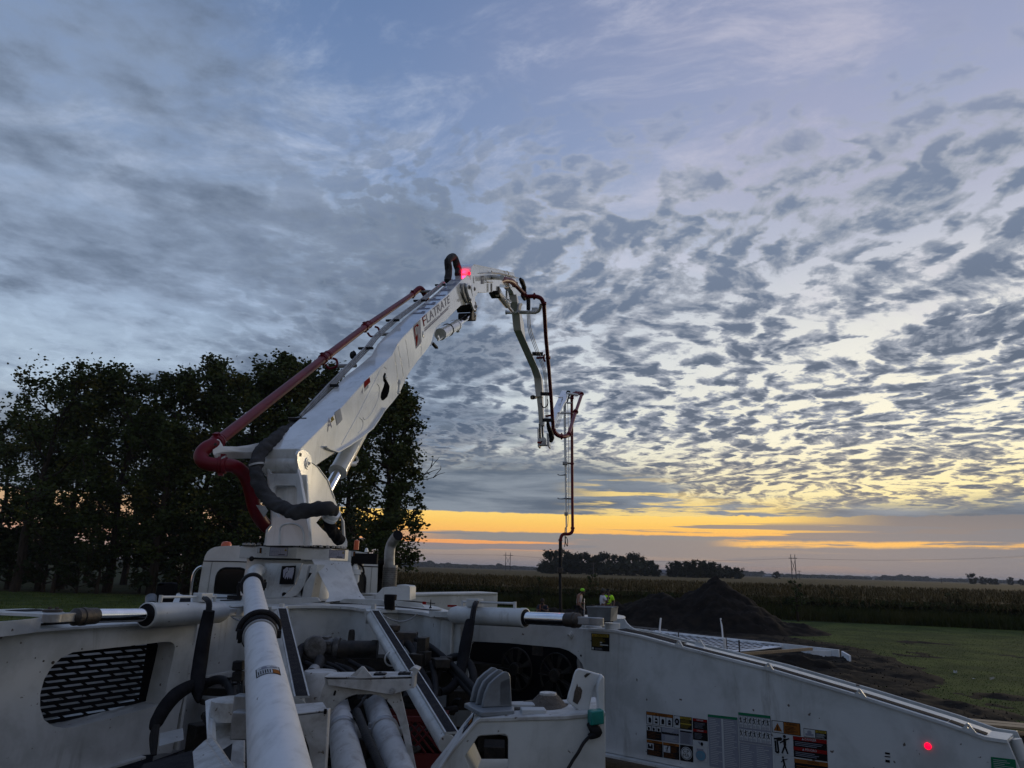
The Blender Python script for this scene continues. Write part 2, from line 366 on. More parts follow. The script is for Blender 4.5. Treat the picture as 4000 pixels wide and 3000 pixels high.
M['pan'] = M['white']
# ------------------------------------------------------------------ writing and stickers
def text_mesh(s, width=None):
    cu = bpy.data.curves.new('t', 'FONT'); cu.body = s; cu.size = 1.0; cu.resolution_u = 2
    o = bpy.data.objects.new('t', cu); C.objects.link(o)
    dg = bpy.context.evaluated_depsgraph_get(); dg.update(); me = o.evaluated_get(dg).to_mesh()
    vs = [v.co.copy() for v in me.vertices]; fs = [tuple(p.vertices) for p in me.polygons]
    o.evaluated_get(dg).to_mesh_clear(); bpy.data.objects.remove(o); bpy.data.curves.remove(cu)
    x0 = min(v.x for v in vs); x1 = max(v.x for v in vs); y0 = min(v.y for v in vs); y1 = max(v.y for v in vs)
    return [((v.x-x0)/(x1-x0), (v.y-y0)/(y1-y0)) for v in vs], fs
class Sticker:                                # draws flat marks in the unit square of a quad (top-left, top-right, bottom-right, bottom-left)
    def __init__(s, q, nrm):
        s.q = q; s.n = nrm.normalized(); s.b = MB(); s.lv = 0
    def at(s, u, v, lift=0.0):
        a = s.q[0].lerp(s.q[1], u); b = s.q[3].lerp(s.q[2], u); return a.lerp(b, v)+s.n*lift
    def rect(s, u0, v0, u1, v1, m, L=1): s.b.face([s.at(u0, v0, .0012*L), s.at(u1, v0, .0012*L), s.at(u1, v1, .0012*L), s.at(u0, v1, .0012*L)], m); return s
    def base(s, m):
        q = [s.at(0, 0), s.at(1, 0), s.at(1, 1), s.at(0, 1)]; s.b.slab([q], s.n*.0012, m); return s
    def poly(s, pts, m, L=2): s.b.face([s.at(u, v, .0012*L) for u, v in pts], m); return s
    def disc(s, u, v, ru, rv, m, L=2, n=20): return s.poly([(u+ru*math.cos(2*math.pi*k/n), v+rv*math.sin(2*math.pi*k/n)) for k in range(n)], m, L)
    def line(s, pts, wd, m, L=2):
        for (a, b), (c, d) in zip(pts[:-1], pts[1:]):
            dx, dy = c-a, d-b; l = math.hypot(dx, dy) or 1; nx, ny = -dy/l*wd/2, dx/l*wd/2
            s.poly([(a+nx, b+ny), (c+nx, d+ny), (c-nx, d-ny), (a-nx, b-ny)], m, L)
        return s
    def text(s, t, u0, v0, u1, v1, m, L=3):
        vs, fs = text_mesh(t)
        s.b.add([s.at(u0+(u1-u0)*x, v1+(v0-v1)*y, .0012*L) for x, y in vs], fs, m); return s
    def rows(s, u0, v0, u1, v1, n, m, L=2, seed=0, fill=.45, mn=.55):
        rd = random.Random(seed)
        for i in range(n):
            v = v0+(v1-v0)*(i+.2)/n; s.rect(u0, v, u0+(u1-u0)*rd.uniform(mn, 1), v+(v1-v0)/n*fill, m, L)
        return s
    def person(s, u, v, h, m, L=3, lean=0.0):
        s.disc(u+lean*h, v, h*.09, h*.09, m, L)
        s.line([(u+lean*h, v+h*.12), (u, v+h*.5)], h*.16, m, L).line([(u, v+h*.5), (u-h*.18, v+h*.95)], h*.09, m, L).line([(u, v+h*.5), (u+h*.16, v+h*.95)], h*.09, m, L)
        s.line([(u+lean*h*.7, v+h*.2), (u-h*.28, v+h*.4)], h*.07, m, L).line([(u+lean*h*.7, v+h*.2), (u+h*.28, v+h*.08)], h*.07, m, L); return s
    def build(s, name, parent): return s.b.build(name, STK, parent, smooth=0, fix=False)
#@@SETTING
# ================================================================== SETTING
rnd = random.Random(7)
def noisy(x, y, s=1.0, o=4): return noise.fractal(Vector((x*s, y*s, 3.7)), 1.0, 2.0, o)
m_ground = mat('field_ground', (.020,.030,.009), .95, c2=(.040,.036,.018), sc_=.35, amt=.8, det=10, bump=.6, bsc=6, speck=(.05,.06,.02), spsc=5, spth=.66, spec=.08)
m_lawn = mat('lawn_turf', (.036,.054,.013), .95, c2=(.085,.105,.024), sc_=.5, amt=.85, det=10, bump=.8, bsc=14, spec=.08)
m_soil = mat('dark_soil', (.010,.0085,.0075), .97, c2=(.024,.019,.015), sc_=2.2, amt=.8, det=10, bump=1.0, bsc=7, speck=(.07,.06,.05), spsc=9, spth=.72, spec=.08)
m_leaf = mat('leaf_green', (.040,.056,.016), .7, c2=(.12,.095,.014), sc_=.35, amt=.75, lo=.5, hi=.72, spec=.08)
m_leaf2 = mat('leaf_dull', (.020,.030,.012), .75, c2=(.045,.048,.014), sc_=.6, amt=.8, spec=.08)
m_bark = mat('bark', (.045,.035,.027), .9, c2=(.022,.018,.014), sc_=3, amt=.8, bump=.8, bsc=12, stretch=(3, 3, .6), spec=.08)
m_corn = mat('corn_leaf_green', (.032,.044,.012), .75, c2=(.07,.062,.02), sc_=.3, amt=.8, spec=.08)
m_tass = mat('corn_dry_tan', (.20,.14,.056), .8, c2=(.09,.066,.028), sc_=.5, amt=.8, spec=.08)
m_grass = mat('grass_blade', (.042,.072,.014), .8, c2=(.11,.12,.03), sc_=1.1, amt=.8, spec=.08)
m_foam = mat('white_foam_board', (.74,.77,.80), .7, c2=(.45,.45,.43), sc_=3, amt=.4)
m_wood = mat('raw_lumber', (.34,.25,.15), .8, c2=(.2,.14,.08), sc_=6, amt=.7, stretch=(.6, 6, 6))
m_conc = mat('grey_wood', (.16,.15,.14), .9, c2=(.08,.075,.07), sc_=6)
m_rebar = mat('rebar', (.05,.045,.045), .7, .4)
m_pvc = mat('white_pvc', (.7,.7,.7), .4)
m_litter = mat('pale_litter', (.5,.5,.48), .8)
m_far = mat('far_foliage', (.026,.032,.018), .9, c2=(.05,.05,.03), sc_=.05, amt=.7, spec=.08)
m_pole = mat('pole_wood', (.06,.05,.045), .9)
m_barn = mat('barn_white', (.26,.27,.29), .8, spec=.1); m_barnroof = mat('barn_roof', (.13,.13,.14), .6)

g = MB(); S_ = 9000
g.face([Vector((-S_, -400, 0)), Vector((S_, -400, 0)), Vector((S_, S_, 0)), Vector((-S_, S_, 0))])
tag(g.build('ground', m_ground, smooth=0), kind='structure')
g = MB(); lw = [GP(2990, 2425), GP(3300, 2428), GP(3700, 2432), GP(4100, 2440)]
pts = [Vector((-60, 52, .004)), Vector((-60, 6, .004)), Vector((-3, 4, .004)), Vector((30, 4, .004)), Vector((36, 42, .004)), Vector((12, 46, .004)), Vector((-6, 57, .004))]
g.face(pts); tag(g.build('lawn', m_lawn, smooth=0), kind='structure')
# disturbed bare soil of the building site (real relief)
def soil_mask(x, y):
    a = ((x-6.6)/7.2)**2 + ((y-28)/11.5)**2
    b = ((x-5.6)/4.6)**2 + ((y-17.0)/7.0)**2
    return max(0, 1-min(a, b)**1.0) + .25*noisy(x, y, .45)
def grid(name, x0, x1, y0, y1, st, hf, m, label=None, cat=None, kind=None, drop=-.05):
    nx = int((x1-x0)/st)+1; ny = int((y1-y0)/st)+1; b = MB(); vs = []; 
    for j in range(ny):
        for i in range(nx): x = x0+i*st; y = y0+j*st; vs.append(Vector((x, y, hf(x, y))))
    fs = []
    for j in range(ny-1):
        for i in range(nx-1):
            q = (j*nx+i, j*nx+i+1, (j+1)*nx+i+1, (j+1)*nx+i)
            if max(vs[k].z for k in q) > 0.001: fs.append(q)
    b.add(vs, fs); o = b.build(name, m, fix=False, smooth=60); return tag(o, label, cat, kind=kind)
def soil_h(x, y):
    k = soil_mask(x, y)
    return -.03+min(.13, max(0, k)*.4)+max(0, min(1, k*3))*(.07*noisy(x, y, 1.3, 6)+.05*noisy(x, y, 4.0, 4))
grid('bare_soil', -3, 19, 9, 42, .16, soil_h, m_soil, kind='structure')
def bump(x, y, cx, cy, rx, ry, h, p=1.0):
    d = math.hypot((x-cx)/rx, (y-cy)/ry); return h*max(0, 1-d**p)
def mound_h(x, y):
    k = max(bump(x, y, 10.75, 37.6, 3.9, 4.8, 2.70, .9), bump(x, y, 8.0, 38.4, 3.6, 4.0, 1.75, 1.2), bump(x, y, 5.6, 38.8, 3.6, 3.6, 1.15, 1.3), bump(x, y, 3.4, 39.2, 3.3, 2.6, .65, 1.4), bump(x, y, 13.2, 36.6, 2.8, 3.0, .60, 1.2))
    f = min(1, k*2)
    return k-.06+f*(.20*noisy(x, y, .7, 6)+.17*noisy(x, y, 1.9, 6)+.09*noisy(x, y, 4.5, 4))
grid('dirt_mound', -1.5, 18.5, 31, 44.5, .14, mound_h, m_soil, 'tall peaked pile of dark soil beyond the slab forms', 'dirt pile')
def small_h(x, y): return bump(x, y, 8.55, 21.9, 2.4, .75, .42, 1.5)-.05+.09*noisy(x, y, 2.2, 6)*(1 if bump(x, y, 8.55, 21.9, 2.4, .75, .42, 1.5) > 0 else 0)
grid('dirt_mound', 5.9, 11.2, 20.8, 23.1, .08, small_h, m_soil, 'low ridge of loose black soil against the near form board', 'dirt pile')
# ---- slab forms
def board(name, p0, p1, h, th, m, label, cat, group=None, z0=0.0):
    p0 = Vector((p0.x, p0.y, z0)); p1 = Vector((p1.x, p1.y, z0)); d = (p1-p0); L = d.length; d.normalize(); n = Vector((-d.y, d.x, 0))
    b = MB(); b.box((p0+p1)/2+Vector((0, 0, h/2)), L, th, h, (d, n, Vector((0, 0, 1)))); o = b.build(name, m, bevel=.006)
    return tag(o, label, cat, group)
zt = .32
fa = [ZP(2560, 2462, zt), ZP(2820, 2490, zt), ZP(3060, 2514, zt), ZP(3279, 2538, zt)]
labs = ['white foam form board, leftmost of the far slab edge', 'white foam form board in the middle of the far slab edge', 'white foam form board ending at the far right slab corner']
for k in range(3): board('foam_board', fa[k], fa[k+1].lerp(fa[k], .01), zt, .07, m_foam, labs[k], 'form board', 'foam boards round the slab')
board('foam_board', fa[3]+Vector((.06, -.05, 0)), ZP(3304, 2578, .12)+Vector((0, -.3, 0)), zt*.9, .06, m_foam, 'short white foam board closing the right slab corner', 'form board', 'foam boards round the slab')
board('foam_board', ZP(3165, 2546, .2), ZP(3245, 2550, .2), .26, .05, m_foam, 'small white foam offcut behind the soil ridge', 'form board', 'foam boards round the slab')
board('timber_board', ZP(2800, 2560, zt), ZP(3172, 2533, zt), .09, .06, m_wood, 'long pale timber form board along the near slab edge', 'board', z0=.26)
board('timber_board', ZP(2450, 2443, .3), ZP(2606, 2459, .3), .16, .08, m_conc, 'grey weathered plank lying in front of the soil pile', 'board', z0=.14)
sh = [ZP(2500, 2466, .1), ZP(2690, 2486, .1), ZP(3100, 2533, .1), ZP(2960, 2552, .1), ZP(2840, 2562, .1), ZP(2700, 2545, .1), ZP(2500, 2500, .1)]
sh = [Vector((p.x, p.y, .215)) for p in sh]
b = MB(); b.slab([sh], Vector((0, 0, -.02))); tag(b.build('foam_sheet', m_foam, smooth=0), 'flat white insulation sheet spread under the rebar grid', 'insulation sheet')
b = MB(); e1 = (fa[3]-fa[0]).normalized(); e1.z = 0; e2 = Vector((-e1.y, e1.x, 0)); o0 = Vector((fa[0].x, fa[0].y, .25))
def inside(p):
    c = False; n = len(sh)
    for i in range(n):
        a, q = sh[i], sh[i-1]
        if (a.y > p.y) != (q.y > p.y) and p.x < (q.x-a.x)*(p.y-a.y)/(q.y-a.y)+a.x: c = not c
    return c
for ax, bx, na, nb in ((e1, e2, 26, 34), (e2, e1, 34, 26)):
    for i in range(-na, na):
        run = []
        for k in range(-80, 81):
            p = o0+ax*0+bx*(i*.36)+ax*(k*.18)
            if inside(p): run.append(p)
        if len(run) > 1: b.tube([run[0]+Vector((0, 0, .01)), run[-1]+Vector((0, 0, .01))], .008, 5)
tag(b.build('rebar_grid', m_rebar), 'steel rebar grid laid over the white sheet', 'rebar')
def stub(p, h, r, m, label, name='vent_pipe', cat='pipe', lean=.06):
    b = MB(); b.tube([p, p+Vector((lean*.2, 0, h*.5)), p+Vector((lean, 0, h))], r, 10); tag(b.build(name, m), label, cat)
p = ZP(2577, 2495, .2); stub(p, .75, .035, m_pvc, 'white plastic stub pipe standing at the left slab end')
p = ZP(2824, 2502, .2); stub(p, .80, .03, m_pvc, 'taller white plastic stub pipe standing inside the slab', lean=-.05)
p = ZP(2832, 2552, .2); stub(p, .45, .05, m_pvc, 'short thick white pipe at the near slab edge', lean=0)
p = ZP(2651, 2500, .2); stub(p, .32, .022, m_rebar, 'dark stake beside the left stub pipe', 'stake', 'stake', 0)
p = ZP(2889, 2547, .2); stub(p, .36, .026, m_rebar, 'dark stake near the right end of the rebar grid', 'stake', 'stake', 0)
p = ZP(2842, 2550, .2); stub(p, 1.0, .014, m_bark, 'thin brown rod leaning by the stub pipe', 'stake', 'stake', -.15)
# ---- lumber on the lawn at the right
for k, (q0, q1, z0, lab) in enumerate([((3560, 2800), (4000, 2838), .14, 'top pale plank of the stack on the lawn'), ((3600, 2822), (4000, 2860), .05, 'front pale plank of the stack on the lawn'), ((3590, 2792), (4000, 2828), .05, 'rear plank at the bottom of the stack on the lawn')]):
    a = ZP(*q0, z0+.04); c = ZP(*q1, z0+.04); c = a+(c-a)*2.2
    board('timber_plank', a, c, .04, .24, m_wood, lab, 'plank', 'planks stacked on the lawn', z0)
# ---- litter
for i, (x, y, lab) in enumerate([(3735, 2630, 'pale scrap lying on the lawn, left of the three'), (3805, 2653, 'smallest pale scrap on the lawn, between two others'), (3877, 2658, 'pale scrap lying on the lawn, nearest to the right edge')]):
    b = MB(); p = GP(x, y); vs = [Vector((p.x+rnd.uniform(-.09, .09), p.y+rnd.uniform(-.09, .09), rnd.uniform(.01, .09))) for _ in range(7)]
    s = [1, .5, 1.1][i]
    for k in range(5): b.face([p+(vs[k]-p)*s, p+(vs[k+1]-p)*s, p+(vs[(k+3) % 7]-p)*s])
    tag(b.build('litter', m_litter, smooth=0), lab, 'litter', 'scraps on the lawn')
# ---- stuff: grass tufts on the lawn
def blades(name, m, n, place, h0, h1, w0, kind='stuff', segs=1, seed=3, bend=.5, mats=None, mi=None):
    rd = random.Random(seed); vs = []; fs = []; mi_ = []
    for i in range(n):
        q = place(rd)
        if q is None: continue
        x, y, z = q; h = rd.uniform(h0, h1); a = rd.uniform(0, 6.28); wd = w0*rd.uniform(.6, 1.3)
        dx, dy = math.cos(a)*wd, math.sin(a)*wd; bx, by = rd.gauss(0, bend)*h, rd.gauss(0, bend)*h
        k = len(vs); vs += [(x-dx, y-dy, z), (x+dx, y+dy, z), (x+bx, y+by, z+h)]; fs.append((k, k+1, k+2)); mi_.append(mi(rd) if mi else 0)
    me = bpy.data.meshes.new(name); me.from_pydata(vs, [], fs)
    for q in (mats or [m]): me.materials.append(q)
    me.polygons.foreach_set('material_index', mi_); me.update()
    o = bpy.data.objects.new(name, me); C.objects.link(o); return tag(o, kind=kind)
def pl_grass(rd):
    y = 8+38*rd.random()**1.3; x = rd.uniform(.25*y, 1.0*y)
    if soil_mask(x, y) > .12+rd.uniform(-.1, .12): return None
    return (x, y, 0)
blades('grass', m_grass, 90000, pl_grass, .01, .045, .008, bend=.7)
def pl_grass2(rd):
    y = 14+40*rd.random(); x = rd.uniform(-.85*y, .1*y); return (x, y, 0)
blades('grass', m_grass, 30000, pl_grass2, .04, .12, .02, seed=9, bend=.7)
def pl_clod(rd):
    y = 10+22*rd.random(); x = rd.uniform(2, 18)
    if soil_mask(x, y) < .02: return None
    return (x, y, max(0, soil_h(x, y))-.01)
blades('soil_clods', m_soil, 4500, pl_clod, .01, .05, .03, seed=12, bend=.5)
# ---- corn field
def edge_y(x): return 59.5-.36*(x+14) if x > -14 else 59.5
def pl_corn(rd):
    d = rd.random()**1.8*60; x = rd.uniform(-30, 75); return (x, max(40, edge_y(x))+.6+d, 0)
def corn_patch():
    rd = random.Random(31); vs = []; fs = []; mi = []
    for i in range(30000):
        x, y, z = pl_corn(rd)
        if x > .83*y or x < -.35*y: continue
        H = rd.uniform(1.35, 1.75)+.12*noisy(x, y, .08); far = y > 80
        for q in range(4 if far else 7):
            a = rd.uniform(0, 6.28); hb = H*(rd.uniform(.1, .95) if q else .92); wd = .028 if y < 75 else .05
            L = rd.uniform(.12, .42)*(1 if q else .3); rise = rd.uniform(.15, .5) if q else .4
            dx, dy = math.cos(a)*L, math.sin(a)*L; nx_, ny_ = -math.sin(a)*wd, math.cos(a)*wd; k = len(vs)
            vs += [(x+nx_, y+ny_, hb), (x-nx_, y-ny_, hb), (x+dx, y+dy, hb+rise-.12)]
            fs.append((k, k+1, k+2)); top = hb/H > .62+rd.uniform(-.18, .2); mi.append(1 if top else 0)
    # closed canopy further out
    k0 = len(vs); nx, ny = 150, 60
    for j in range(ny):
        d = 3+ (j/(ny-1))**2.6*2600
        for i in range(nx):
            x = (-.45+1.4*i/(nx-1))*(d+60); y = max(40, edge_y(min(max(x, -40), 44)))+d
            vs.append((x, y, 1.28+.16*noise.noise(Vector((x*1.7, y*1.7, 0)))-(.3 if j == 0 else 0)))
    for j in range(ny-1):
        for i in range(nx-1): fs.append((k0+j*nx+i, k0+j*nx+i+1, k0+(j+1)*nx+i+1, k0+(j+1)*nx+i)); mi.append(1 if j else 0)
    me = bpy.data.meshes.new('corn_field'); me.from_pydata(vs, [], fs); me.materials.append(m_corn); me.materials.append(m_tass2)
    me.polygons.foreach_set('material_index', mi); me.update(); o = bpy.data.objects.new('corn_field', me); C.objects.link(o); tag(o, kind='stuff')
m_tass2 = mat('corn_dry_canopy', (.115,.083,.036), .9, c2=(.028,.027,.012), sc_=.6, amt=.9, det=14, bump=1.0, bsc=3, spec=.05)
corn_patch()
# ---- trees and bushes
def crown_pts(rd, h, rad, base, n1, n2, n3, trunk=None, lean=0.0):
    """returns branch polylines [(pts, radii)] and twig ends"""
    br = []; ends = []
    tp = [Vector((0, 0, 0))]
    for i in range(1, 9): t = i/8; tp.append(Vector((lean*t*t*h+rd.gauss(0, .02)*h*t, rd.gauss(0, .02)*h*t, h*.93*t)))
    r0 = h*.017+.06; br.append((tp, [r0*(1-.9*i/8) for i in range(9)]))
    for i in range(n1):
        t = base+(1-base)*(i+rd.random()*.7)/n1; k = min(7, int(t*8)); p = tp[k].lerp(tp[k+1], t*8-k)
        a = i*2.4+rd.uniform(-.4, .4); prof = math.sin(math.pi*min(1, max(.12, (t-base)/(1-base)*.82+.16)))**.7
        L = rad*prof*rd.uniform(.55, 1.3); up = rd.uniform(.3, 1.1)
        d = Vector((math.cos(a), math.sin(a), up)).normalized()
        q = [p, p+d*L*.5+Vector((0, 0, -.03*L)), p+d*L+Vector((0, 0, .12*L))]; br.append((q, [r0*.42*(1-t*.6), r0*.25*(1-t*.6), .02]))
        for j in range(n2):
            u = rd.uniform(.3, 1); b0 = q[0].lerp(q[1], u*2) if u < .5 else q[1].lerp(q[2], u*2-1)
            d2 = (d+Vector((rd.gauss(0, .7), rd.gauss(0, .7), rd.gauss(.15, .5)))).normalized(); L2 = L*rd.uniform(.25, .55)
            e = b0+d2*L2; br.append(([b0, e], [.045, .014])); ends.append((e, .125*rad*rd.uniform(.4, 1.2)))
            for k3 in range(n3):
                ends.append((b0.lerp(e, rd.random())+Vector((rd.gauss(0, .1), rd.gauss(0, .1), rd.gauss(0, .1)))*rad, .10*rad*rd.uniform(.4, 1.2)))
    return br, ends
def make_tree(name, seed, h, rad, base, n1, n2, n3, nleaf, ls, lean=0.0, mleaf=None, trunk=True, seg=7, flat=.8):
    rd = random.Random(seed); br, ends = crown_pts(rd, h, rad, base, n1, n2, n3, lean=lean)
    root = thing(name, None, None, (0, 0, 0), world=False)
    b = MB()
    for q, r in br: b.tube(q, r, seg if len(q) > 3 else 5, caps=False)
    b.build('trunk', m_bark, root, fix=False)
    vs = []; fs = []
    for i in range(nleaf):
        c, s = ends[rd.randrange(len(ends))]; p = c+Vector((rd.gauss(0, s), rd.gauss(0, s), rd.gauss(0, s*flat)))
        if p.z < .3: p.z = rd.uniform(.1, .6)
        n = Vector((rd.gauss(0, 1), rd.gauss(0, 1), rd.gauss(0, 1)))
        if n.length < .1: continue
        a, c2 = frame(n); l = ls*rd.uniform(.6, 1.35); k = len(vs)
        vs += [p-a*l*.5, p+c2*l*.36+a*l*.06, p+a*l*.5, p-c2*l*.36+a*l*.06]; fs.append((k, k+1, k+2, k+3))
    me = bpy.data.meshes.new('crown'); me.from_pydata([tuple(v) for v in vs], [], fs); me.materials.append(mleaf or m_leaf); me.update()
    o = bpy.data.objects.new('crown', me); C.objects.link(o); o.parent = root
    return root
def place(proto, used, loc, s, rz, label, cat, group, sz=None):
    o = proto if not used.get(proto.name) else copy_tree(proto)
    used[proto.name] = 1
    o.location = loc; o.scale = (s, s, sz or s); o.rotation_euler = (0, 0, rz); tag(o, label, cat, group); return o
used = {}
PT = [make_tree('cottonwood_tree', 11, 19, 4.0, .13, 21, 6, 2, 15000, .30),
      make_tree('cottonwood_tree', 12, 19, 4.6, .10, 22, 6, 2, 15000, .30, lean=.05),
      make_tree('cottonwood_tree', 13, 19, 3.3, .14, 20, 6, 2, 12000, .28),
      make_tree('cottonwood_tree', 14, 19, 5.0, .22, 17, 5, 1, 8000, .30, lean=.09)]
row = [(60, 1400, 54, 3, 'leaning open-crowned tree at the far left edge'),
       (235, 1530, 60, 0, 'second tree from the left edge of the row'),
       (420, 1440, 57, 1, 'broad dark tree, third from the left of the row'),
       (590, 1425, 55, 2, 'narrow dark tree, fourth from the left of the row'),
       (745, 1405, 60, 0, 'dark tree, fifth from the left of the row'),
       (900, 1425, 56, 1, 'dark tree above the elbow of the red pipe'),
       (1055, 1360, 57, 2, 'tallest tree of the row, behind the red boom pipe'),
       (1195, 1430, 60, 0, 'dark tree cut by the lower half of the boom'),
       (1330, 1560, 64, 2, 'tree mostly hidden behind the lower boom')]
for i, (x, yt, yy, pi_, lab) in enumerate(row):
    base = D(x, 2290, yy); hh = D(x, yt, yy).z; s = hh/19.0
    place(PT[pi_], used, (base.x, yy, 0), s*1.02, i*1.3+.4, lab, 'tree', 'trees of the row beyond the lawn')
back = [(-60, 1600, 70), (140, 1620, 72), (480, 1620, 74), (600, 1760, 77), (330, 1800, 76), (850, 1760, 73), (1010, 1740, 76), (1180, 1760, 72)]
for i, (x, yt, yy) in enumerate(back):
    base = D(x, 2290, yy); hh = D(x, yt, yy).z
    place(PT[(i+1) % 3], used, (base.x, yy, 0), hh/19.0, i*2.1, 'dark tree of the second row, seen through gaps behind the front trees', 'tree', 'second row of trees behind the first')
big = make_tree('cottonwood_tree', 21, 17, 2.95, .12, 30, 7, 3, 22000, .26)
bx = D(1490, 2290, 50); hh = D(1500, 1470, 50).z
place(big, used, (bx.x, 50, 0), hh/17.0, .6, 'big round-crowned tree at the right end of the row, behind the boom cylinder', 'tree', 'trees of the row beyond the lawn')
b = MB(); q = lambda x, y: (D(x, y, 50)-Vector((bx.x, 50, 0)))*(17.0/hh)
def unrot(v): return Matrix.Rotation(-.6, 3, 'Z') @ v
for pl in ([(1560, 1920), (1640, 1876), (1692, 1866), (1722, 1832), (1722, 1818)], [(1640, 1876), (1656, 1855), (1683, 1826), (1700, 1805), (1716, 1786)], [(1683, 1826), (1690, 1800), (1692, 1780)], [(1656, 1855), (1690, 1840), (1722, 1830)], [(1692, 1866), (1710, 1854), (1738, 1846)]):
    b.tube([unrot(q(*p)) for p in pl], [.05]+[.028]*(len(pl)-2)+[.012], 5)
b.build('bare_branch', m_bark, big, fix=False)
# brush under the trees
bush = make_tree('bush', 41, 2.2, 1.5, .05, 9, 5, 2, 1500, .17, mleaf=m_leaf2)
bush2 = make_tree('bush', 42, 2.6, 1.1, .08, 9, 4, 2, 1100, .16, mleaf=m_leaf2)
for i in range(22):
    x = -40+i*1.45; yy = 55+rnd.uniform(-1.5, 3)
    place([bush, bush2][i % 2], used, (x, yy, 0), rnd.uniform(1.1, 2.3), rnd.uniform(0, 6), 'dark brush plant in the undergrowth below the row of trees', 'bush', 'brush under the row of trees')
cb = [(2060, 2372), (2280, 2365), (2420, 2368), (2540, 2372), (2990, 2400), (3090, 2415), (3190, 2400), (3270, 2412), (3370, 2420), (3450, 2405), (3560, 2420), (3640, 2432), (3730, 2420), (3820, 2430), (3900, 2440), (3980, 2438), (2150, 2362)]
for i, (x, y) in enumerate(cb):
    p = GP(x, y); place([bush, bush2][i % 2], used, (p.x, p.y, 0), rnd.uniform(.4, .62), rnd.uniform(0, 6), 'dark green bush where the grass meets the cornfield', 'bush', 'bushes along the edge of the cornfield')
sap = make_tree('sapling', 51, 3.2, .7, .15, 9, 3, 1, 700, .14, mleaf=m_leaf)
def at_base(x, ytop, yy): return D(x, 2350, yy).x, D(x, ytop, yy).z
xx, hz = at_base(2312, 2238, 54); place(sap, used, (xx, 54, 0), hz/3.2, 0, 'slender leafy sapling rising above the corn edge left of the workers', 'sapling', None)
xx, hz = at_base(3112, 2262, 45); place(sap, used, (xx, 45, 0), hz/3.2, 2, 'leafy sapling standing right of the soil pile', 'sapling', None)
xx, hz = at_base(2105, 2250, 56); place(sap, used, (xx, 56, 0), hz/3.2, 4, 'low sapling at the corn edge left of the hanging hose', 'sapling', None)
def pl_weed(rd):
    x = rd.uniform(-16, 40); return (x, edge_y(x)-1.6+2.2*rd.random(), 0)
blades('weeds', m_corn, 26000, pl_weed, .3, 1.0, .03, seed=19, bend=.25)
# ---- far trees
fart = [make_tree('far_tree', 61, 12, 4.6, .02, 14, 6, 2, 3200, .75, mleaf=m_far, seg=5), make_tree('far_tree', 62, 12, 5.2, .02, 14, 6, 2, 3200, .75, mleaf=m_far, seg=5), make_tree('far_tree', 63, 12, 4.2, .02, 13, 5, 2, 2600, .7, mleaf=m_far, seg=5)]
prof = [(2125, 2190), (2148, 2150), (2185, 2139), (2222, 2150), (2255, 2160), (2290, 2156), (2325, 2162), (2362, 2158), (2400, 2164), (2436, 2166), (2470, 2160), (2505, 2172), (2540, 2184), (2562, 2205), (2625, 2194), (2650, 2186), (2685, 2192), (2712, 2184), (2745, 2184), (2780, 2194), (2812, 2200), (2845, 2208), (2880, 2216)]
for i, (x, yt) in enumerate(prof):
    yy = 285+rnd.uniform(-12, 22); p = D(x, 2230, yy); hh = D(x, yt, yy).z*.93
    place(fart[i % 3], used, (p.x, yy, 0), hh/12.0, i*1.1, 'dark rounded tree in the distant grove beyond the cornfield', 'tree', 'trees of the distant grove', sz=hh/12.0)
far2 = [(3036, 2232, 'lone distant tree beside the white farm shed'), (3800, 2243, 'distant tree on the horizon, the taller near the right edge'), (3840, 2254, None), (3868, 2258, None), (3890, 2262, None), (3948, 2256, 'distant clump of tree at the right picture edge'), (3990, 2262, None)]
for i, (x, yt, lab) in enumerate(far2):
    yy = 480+8*i; p = D(x, 2270, yy); hh = D(x, yt, yy).z
    place(fart[i % 3], used, (p.x, yy, 0), hh/12.0, i*1.7, lab or 'small distant tree low on the right horizon', 'tree', None if lab else 'small trees on the right horizon')
def strip(name, items, yy, seed, lab=None):
    rd = random.Random(seed); vs = []; fs = []
    for x0, x1, hpx in items:
        n = int((x1-x0)*5)
        for i in range(n):
            x = rd.uniform(x0, x1); hor = 2222+.0285*(x-2000); e = (x-x0)/(x1-x0); top = hpx*(.45+.55*abs(noise.noise(Vector((x*.03, seed, 0))))*1.8)*min(1, e*8, (1-e)*8)
            p = D(x, hor+4-rd.random()*(top+4), yy*rd.uniform(.97, 1.03)); s = yy*.0021*rd.uniform(.6, 1.5)
            a = rd.uniform(0, 6.28); k = len(vs)
            for q in range(5): th = a+q*1.2566; vs.append((p.x+math.cos(th)*s*rd.uniform(.7, 1.2), p.y+rd.uniform(-s, s), max(0, p.z+math.sin(th)*s*.8)))
            fs.append((k, k+1, k+2, k+3, k+4))
    me = bpy.data.meshes.new(name); me.from_pydata(vs, [], fs); me.materials.append(m_far); me.update()
    o = bpy.data.objects.new(name, me); C.objects.link(o); tag(o, kind='stuff')
strip('far_woodland', [(1390, 1720, 26), (1600, 2100, 14), (2880, 2990, 24), (2990, 3400, 9), (3425, 3650, 20), (3650, 4050, 10)], 1500, 5)
strip('far_woodland', [(1150, 4300, 9)], 2900, 6)
strip('far_woodland', [(2105, 2570, 50), (2610, 2900, 36)], 300, 8)
